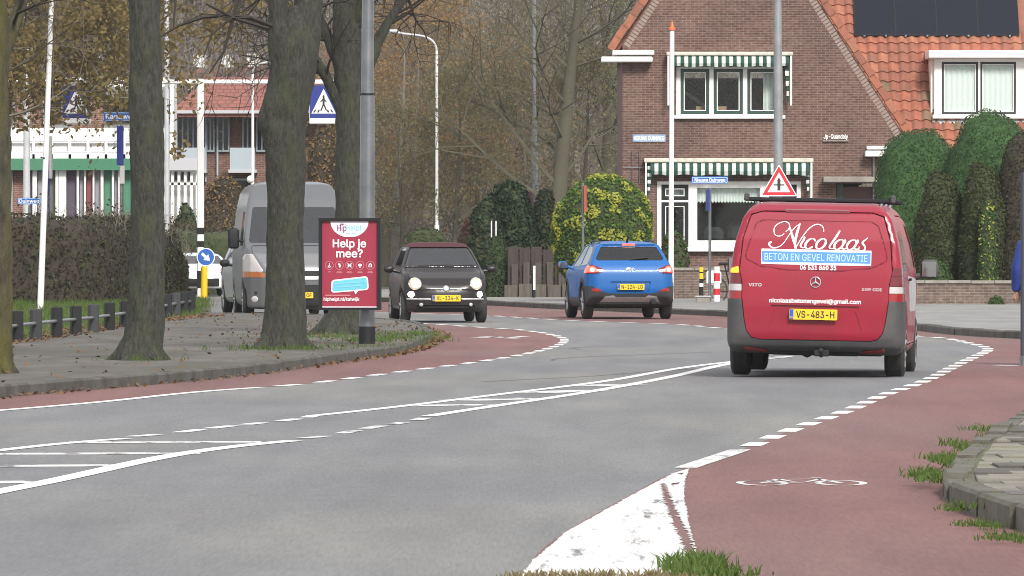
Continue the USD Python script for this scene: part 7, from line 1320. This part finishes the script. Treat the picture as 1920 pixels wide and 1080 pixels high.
def far_house(label, a, b, yr, ye, Y, rm, chim):
    t = thing('far_house', label, 'house'); x = lambda p: X_(p, Y); z = lambda p: Z_(p, Y); xl, xr = x(a), x(b)
    part('wall', MB().box(((xl + xr) / 2, Y + 3.6, z(ye) / 2), (xr - xl, 6.5, z(ye))), mats['far_brick'], t)
    part('roof', MB().add([[xl - .2, Y, z(ye)], [xr + .2, Y, z(ye)], [xr - .8, Y + 3.6, z(yr)], [xl + .8, Y + 3.6, z(yr)], [xl - .2, Y + 7.2, z(ye)], [xr + .2, Y + 7.2, z(ye)]], [[0, 1, 2, 3], [0, 3, 4, 4], [1, 5, 2, 2], [4, 3, 2, 5]]), mats[rm], t)
    part('gutter', MB().box(((xl + xr) / 2, Y - .08, z(ye)), (xr - xl + .4, .16, .14)), mats['white_wood'], t)
    for p, w, top in chim: c_ = part('chimney', MB().box((x(p), Y + 2.6, (z(top) + z(ye)) / 2), (w * Y / F, .8, z(top) - z(ye))), mats['far_brick'], t); part('chimney_cap', MB().box((x(p), Y + 2.6, z(top)), (w * Y / F + .15, .95, .14)), mats['concrete'], c_)
    for p in (a + 40, a + 90): part('roof_window', MB().box((x(p), Y + .9, z(ye) + .8), (.5, .9, .5)), mats['white_wood'], t)
    return t
far_house('orange-roofed house with brick chimneys above the gantry arm', 334, 432, 122, 152, 284, 'far_roof_orange', ((424, 10, 112),)); far_house('house with tall brick chimney and steep red roof behind the gantry arm', 434, 540, 102, 150, 288, 'far_roof', ((437, 16, 108), (494, 15, 106))); far_house('red-brown roofed house seen between the two dark trunks', 548, 660, 88, 160, 290, 'far_roof', ((628, 14, 80),))

# ------------------------------------------------------------------ wooded slope and bare trees behind
gx_, gy_ = np.meshgrid(np.linspace(-60, 60, 61), np.linspace(246, 420, 40), indexing='ij'); hz_ = np.clip((gy_ - 256) / 90, 0, 1) ** 1.3 * 10.5 + (meshkit.fbm(np.stack([gx_ * .08, gy_ * .05, gx_ * 0], -1), 3, 5) - .5) * 2.5 * np.clip((gy_ - 256) / 40, 0, 1) - .05
vv = np.stack([gx_, gy_, hz_], -1).reshape(-1, 3); i, j = np.meshgrid(np.arange(60), np.arange(39), indexing='ij'); ff = np.stack([i * 40 + j, (i + 1) * 40 + j, (i + 1) * 40 + j + 1, i * 40 + j + 1], -1).reshape(-1, 4)
part('hill', (vv, ff), mat('hill_floor', (0.12, 0.10, 0.075), 0.95, col2=(0.15, 0.13, 0.09), scale=.4, world=True), kind='structure', smooth=True, label='wooded dune slope rising behind the road')
leafmat('twig_mass', [(0, (0.15, 0.13, 0.115)), (0.4, (0.20, 0.175, 0.15)), (0.7, (0.17, 0.155, 0.11)), (0.9, (0.23, 0.18, 0.11)), (1, (0.28, 0.24, 0.19))], trans=0.1)
rng = np.random.default_rng(5); n = 60000; X0 = rng.uniform(-24, 16, n); Y0 = rng.uniform(262, 345, n); H0 = np.clip((Y0 - 256) / 90, 0, 1) ** 1.3 * 10.5
Z0 = H0 + rng.uniform(0, 1, n) ** .8 * 8.0; d = np.c_[rng.normal(0, .5, n), rng.normal(0, .5, n), np.abs(rng.normal(.7, .5, n))]; d /= np.linalg.norm(d, axis=1, keepdims=True); l = rng.uniform(.5, 1.8, n)[:, None]; p0 = np.c_[X0, Y0, Z0]; p1 = p0 + d * l
part('woodland', segtubes(np.c_[p0, p1, rng.uniform(.010, .028, n), np.full(n, .006)], 3), mats['twig_mass'], kind='stuff', label='far grey brown wood of bare twigs on the slope', cat='woodland')
def bare_proto(label, base, H, seed, lean, lm, nl, bark='twig', kids=(9, 7, 5), thick=.17, group='bare trees in front of the wooded slope', spread=.8, lsz=.10):
    t = thing('bare_tree', label, 'tree', base, group=group); rng = np.random.default_rng(seed); out, tips = [], []
    tr = np.array([[0, 0, -.2], [lean * .2, .0, H * .22], [lean * .5, .1, H * .45], [lean * .9, 0, H * .72], [lean, .1, H]]); rr = np.array([1.25, 1, .75, .42, .08]) * thick
    part('trunk', trunk(tr, rr, seed, sides=10, step=.5), mats[bark if bark != 'twig' else 'twig_pale'], t, smooth=60)
    for k in range(kids[0] * 3):
        u = rng.uniform(.18, .98); i = min(int(u * 4), 3); b = tr[i] + (tr[i + 1] - tr[i]) * (u * 4 - i); a = k * 2.4 + rng.uniform(-.5, .5)
        grow(rng, b, [math.cos(a), math.sin(a), rng.uniform(.35, 1.1)], H * .34 * (1.15 - u * .6) * rng.uniform(.7, 1.2), thick * .30 * (1.15 - u), 2, kids[1:], out, tips, spread=spread, up=.14, nseg=4)
    part('twigs', segtubes(out, 3), mats[bark], t, kind='stuff'); tips = np.array(tips)
    if nl: c = tips[rng.integers(0, len(tips), nl)] + rng.normal(0, .16, (nl, 3)); part('leaves', leafquads(rng, c, np.full(nl, lsz)), mats[lm], t, kind='stuff')
    return t
mat('twig_green', (0.055, 0.051, 0.034), 0.9, col2=(0.095, 0.09, 0.06), scale=.7); mat('twig_pale', (0.13, 0.115, 0.10), 0.9, col2=(0.21, 0.185, 0.155), scale=.8)
P = [bare_proto('mossy bare tree with thick forked limbs behind the tall grey pole', (X_(1035, 212), 212, 0), 13.5, 51, 1.0, 'leaf_olive', 3200, 'twig_green', thick=.24),
     bare_proto('grey bare tree with fine twigs behind the curved white lamp', (X_(905, 232), 232, 0), 13.0, 52, -.8, 'leaf_olive', 3200, 'twig_pale', thick=.19),
     bare_proto('rust-brown leaved tree left of the curved white lamp', (X_(765, 222), 222, 0), 8.0, 53, .3, 'leaf_rust', 4500, 'twig', (8, 6, 4), .12),
     bare_proto('olive-leaved tree behind the dark small car', (X_(850, 215), 215, 0), 6.0, 54, .2, 'leaf_olive', 4200, 'twig_green', (7, 6, 4), .10)]
spots = [(0, 1130, 222, 40, 1.0, 'bare tree close to the left corner of the brick house'), (1, 1000, 240, 200, 1.05, 'bare tree directly behind the tall grey pole, upper branches fanning out'), (1, 800, 245, 100, 1.0, 'bare tree above the curved lamp head'), (0, 720, 248, 300, .9, 'bare tree partly behind the right side of the lamp post'), (1, 1090, 250, 10, 1.1, 'bare tree filling the gap under the orange gable edge'), (1, 690, 262, 160, 1.1, 'bare tree behind the dark many-branched trunk'), (0, 950, 256, 250, 1.0, 'bare tree deep in the wood over the blue car'), (1, 870, 262, 330, 1.15, 'bare tree deep in the wood over the dark small car'), (2, 700, 226, 120, .9, 'rust-brown tree right of the poster board top'), (2, 825, 236, 50, 1.0, 'rust-brown tree behind the straight part of the curved lamp'), (3, 900, 222, 80, .95, 'olive tree left of the dark evergreen bush'), (3, 755, 216, 220, .8, 'olive low tree above the roof of the dark small car'), (2, 985, 228, 250, .8, 'rust-brown tree right of the dark evergreen bush'), (1, 600, 300, 60, 1.2, 'bare tree behind the far red roofs, between the dark trunks'), (1, 450, 305, 140, 1.2, 'bare tree behind the chimneys of the far houses'), (0, 370, 302, 100, 1.1, 'bare tree left of the far chimneys'), (1, 300, 300, 200, 1.1, 'bare tree beyond the white building'), (1, 520, 310, 20, 1.25, 'bare tree behind the forked trunk and far roofs'), (0, 1180, 240, 170, 1.0, 'bare tree hidden mostly behind the brick house'), (1, 1150, 262, 280, 1.1, 'bare tree left of the white gutter end'), (2, 738, 219, 10, 1.05, 'gold-brown tree just right of the poster board and lamp post'), (2, 778, 230, 130, 1.3, 'gold-brown tree standing behind the dark car, left of its roof'), (2, 872, 228, 200, 1.0, 'gold-brown tree between the curved lamp and the red shrub'), (3, 1090, 214, 10, 1.0, 'olive tree between the tall grey pole and the brick house')]
for k, px, Y, rz, s, lab in spots:
    z0 = 0 if Y < 256 else float(np.clip((Y - 256) / 90, 0, 1) ** 1.3 * 10.5) - .1; dup(P[k], (X_(px, Y), Y, z0), rz, lab, scale=(s, s, s * (1.0 + .06 * ((px // 7) % 3 - 1))))

# thin autumn haze over the whole place
bxh = np.array([[x, y, z] for x in (-1200, 1200) for y in (-400, 2000) for z in (-1.2, 24.0)], float)
usdkit.material(stage, '/World/Looks/haze_air', {'v': ('principled_volume', {'color': (0.86, 0.87, 0.90), 'density': 0.00013, 'anisotropy': 0.2})}, [], volume='v.volume')
part('haze', (bxh, np.array([[0, 1, 3, 2], [4, 6, 7, 5], [0, 4, 5, 1], [2, 3, 7, 6], [0, 2, 6, 4], [1, 5, 7, 3]])), '/World/Looks/haze_air', kind='stuff', label='thin pale haze in the autumn air', cat='haze')
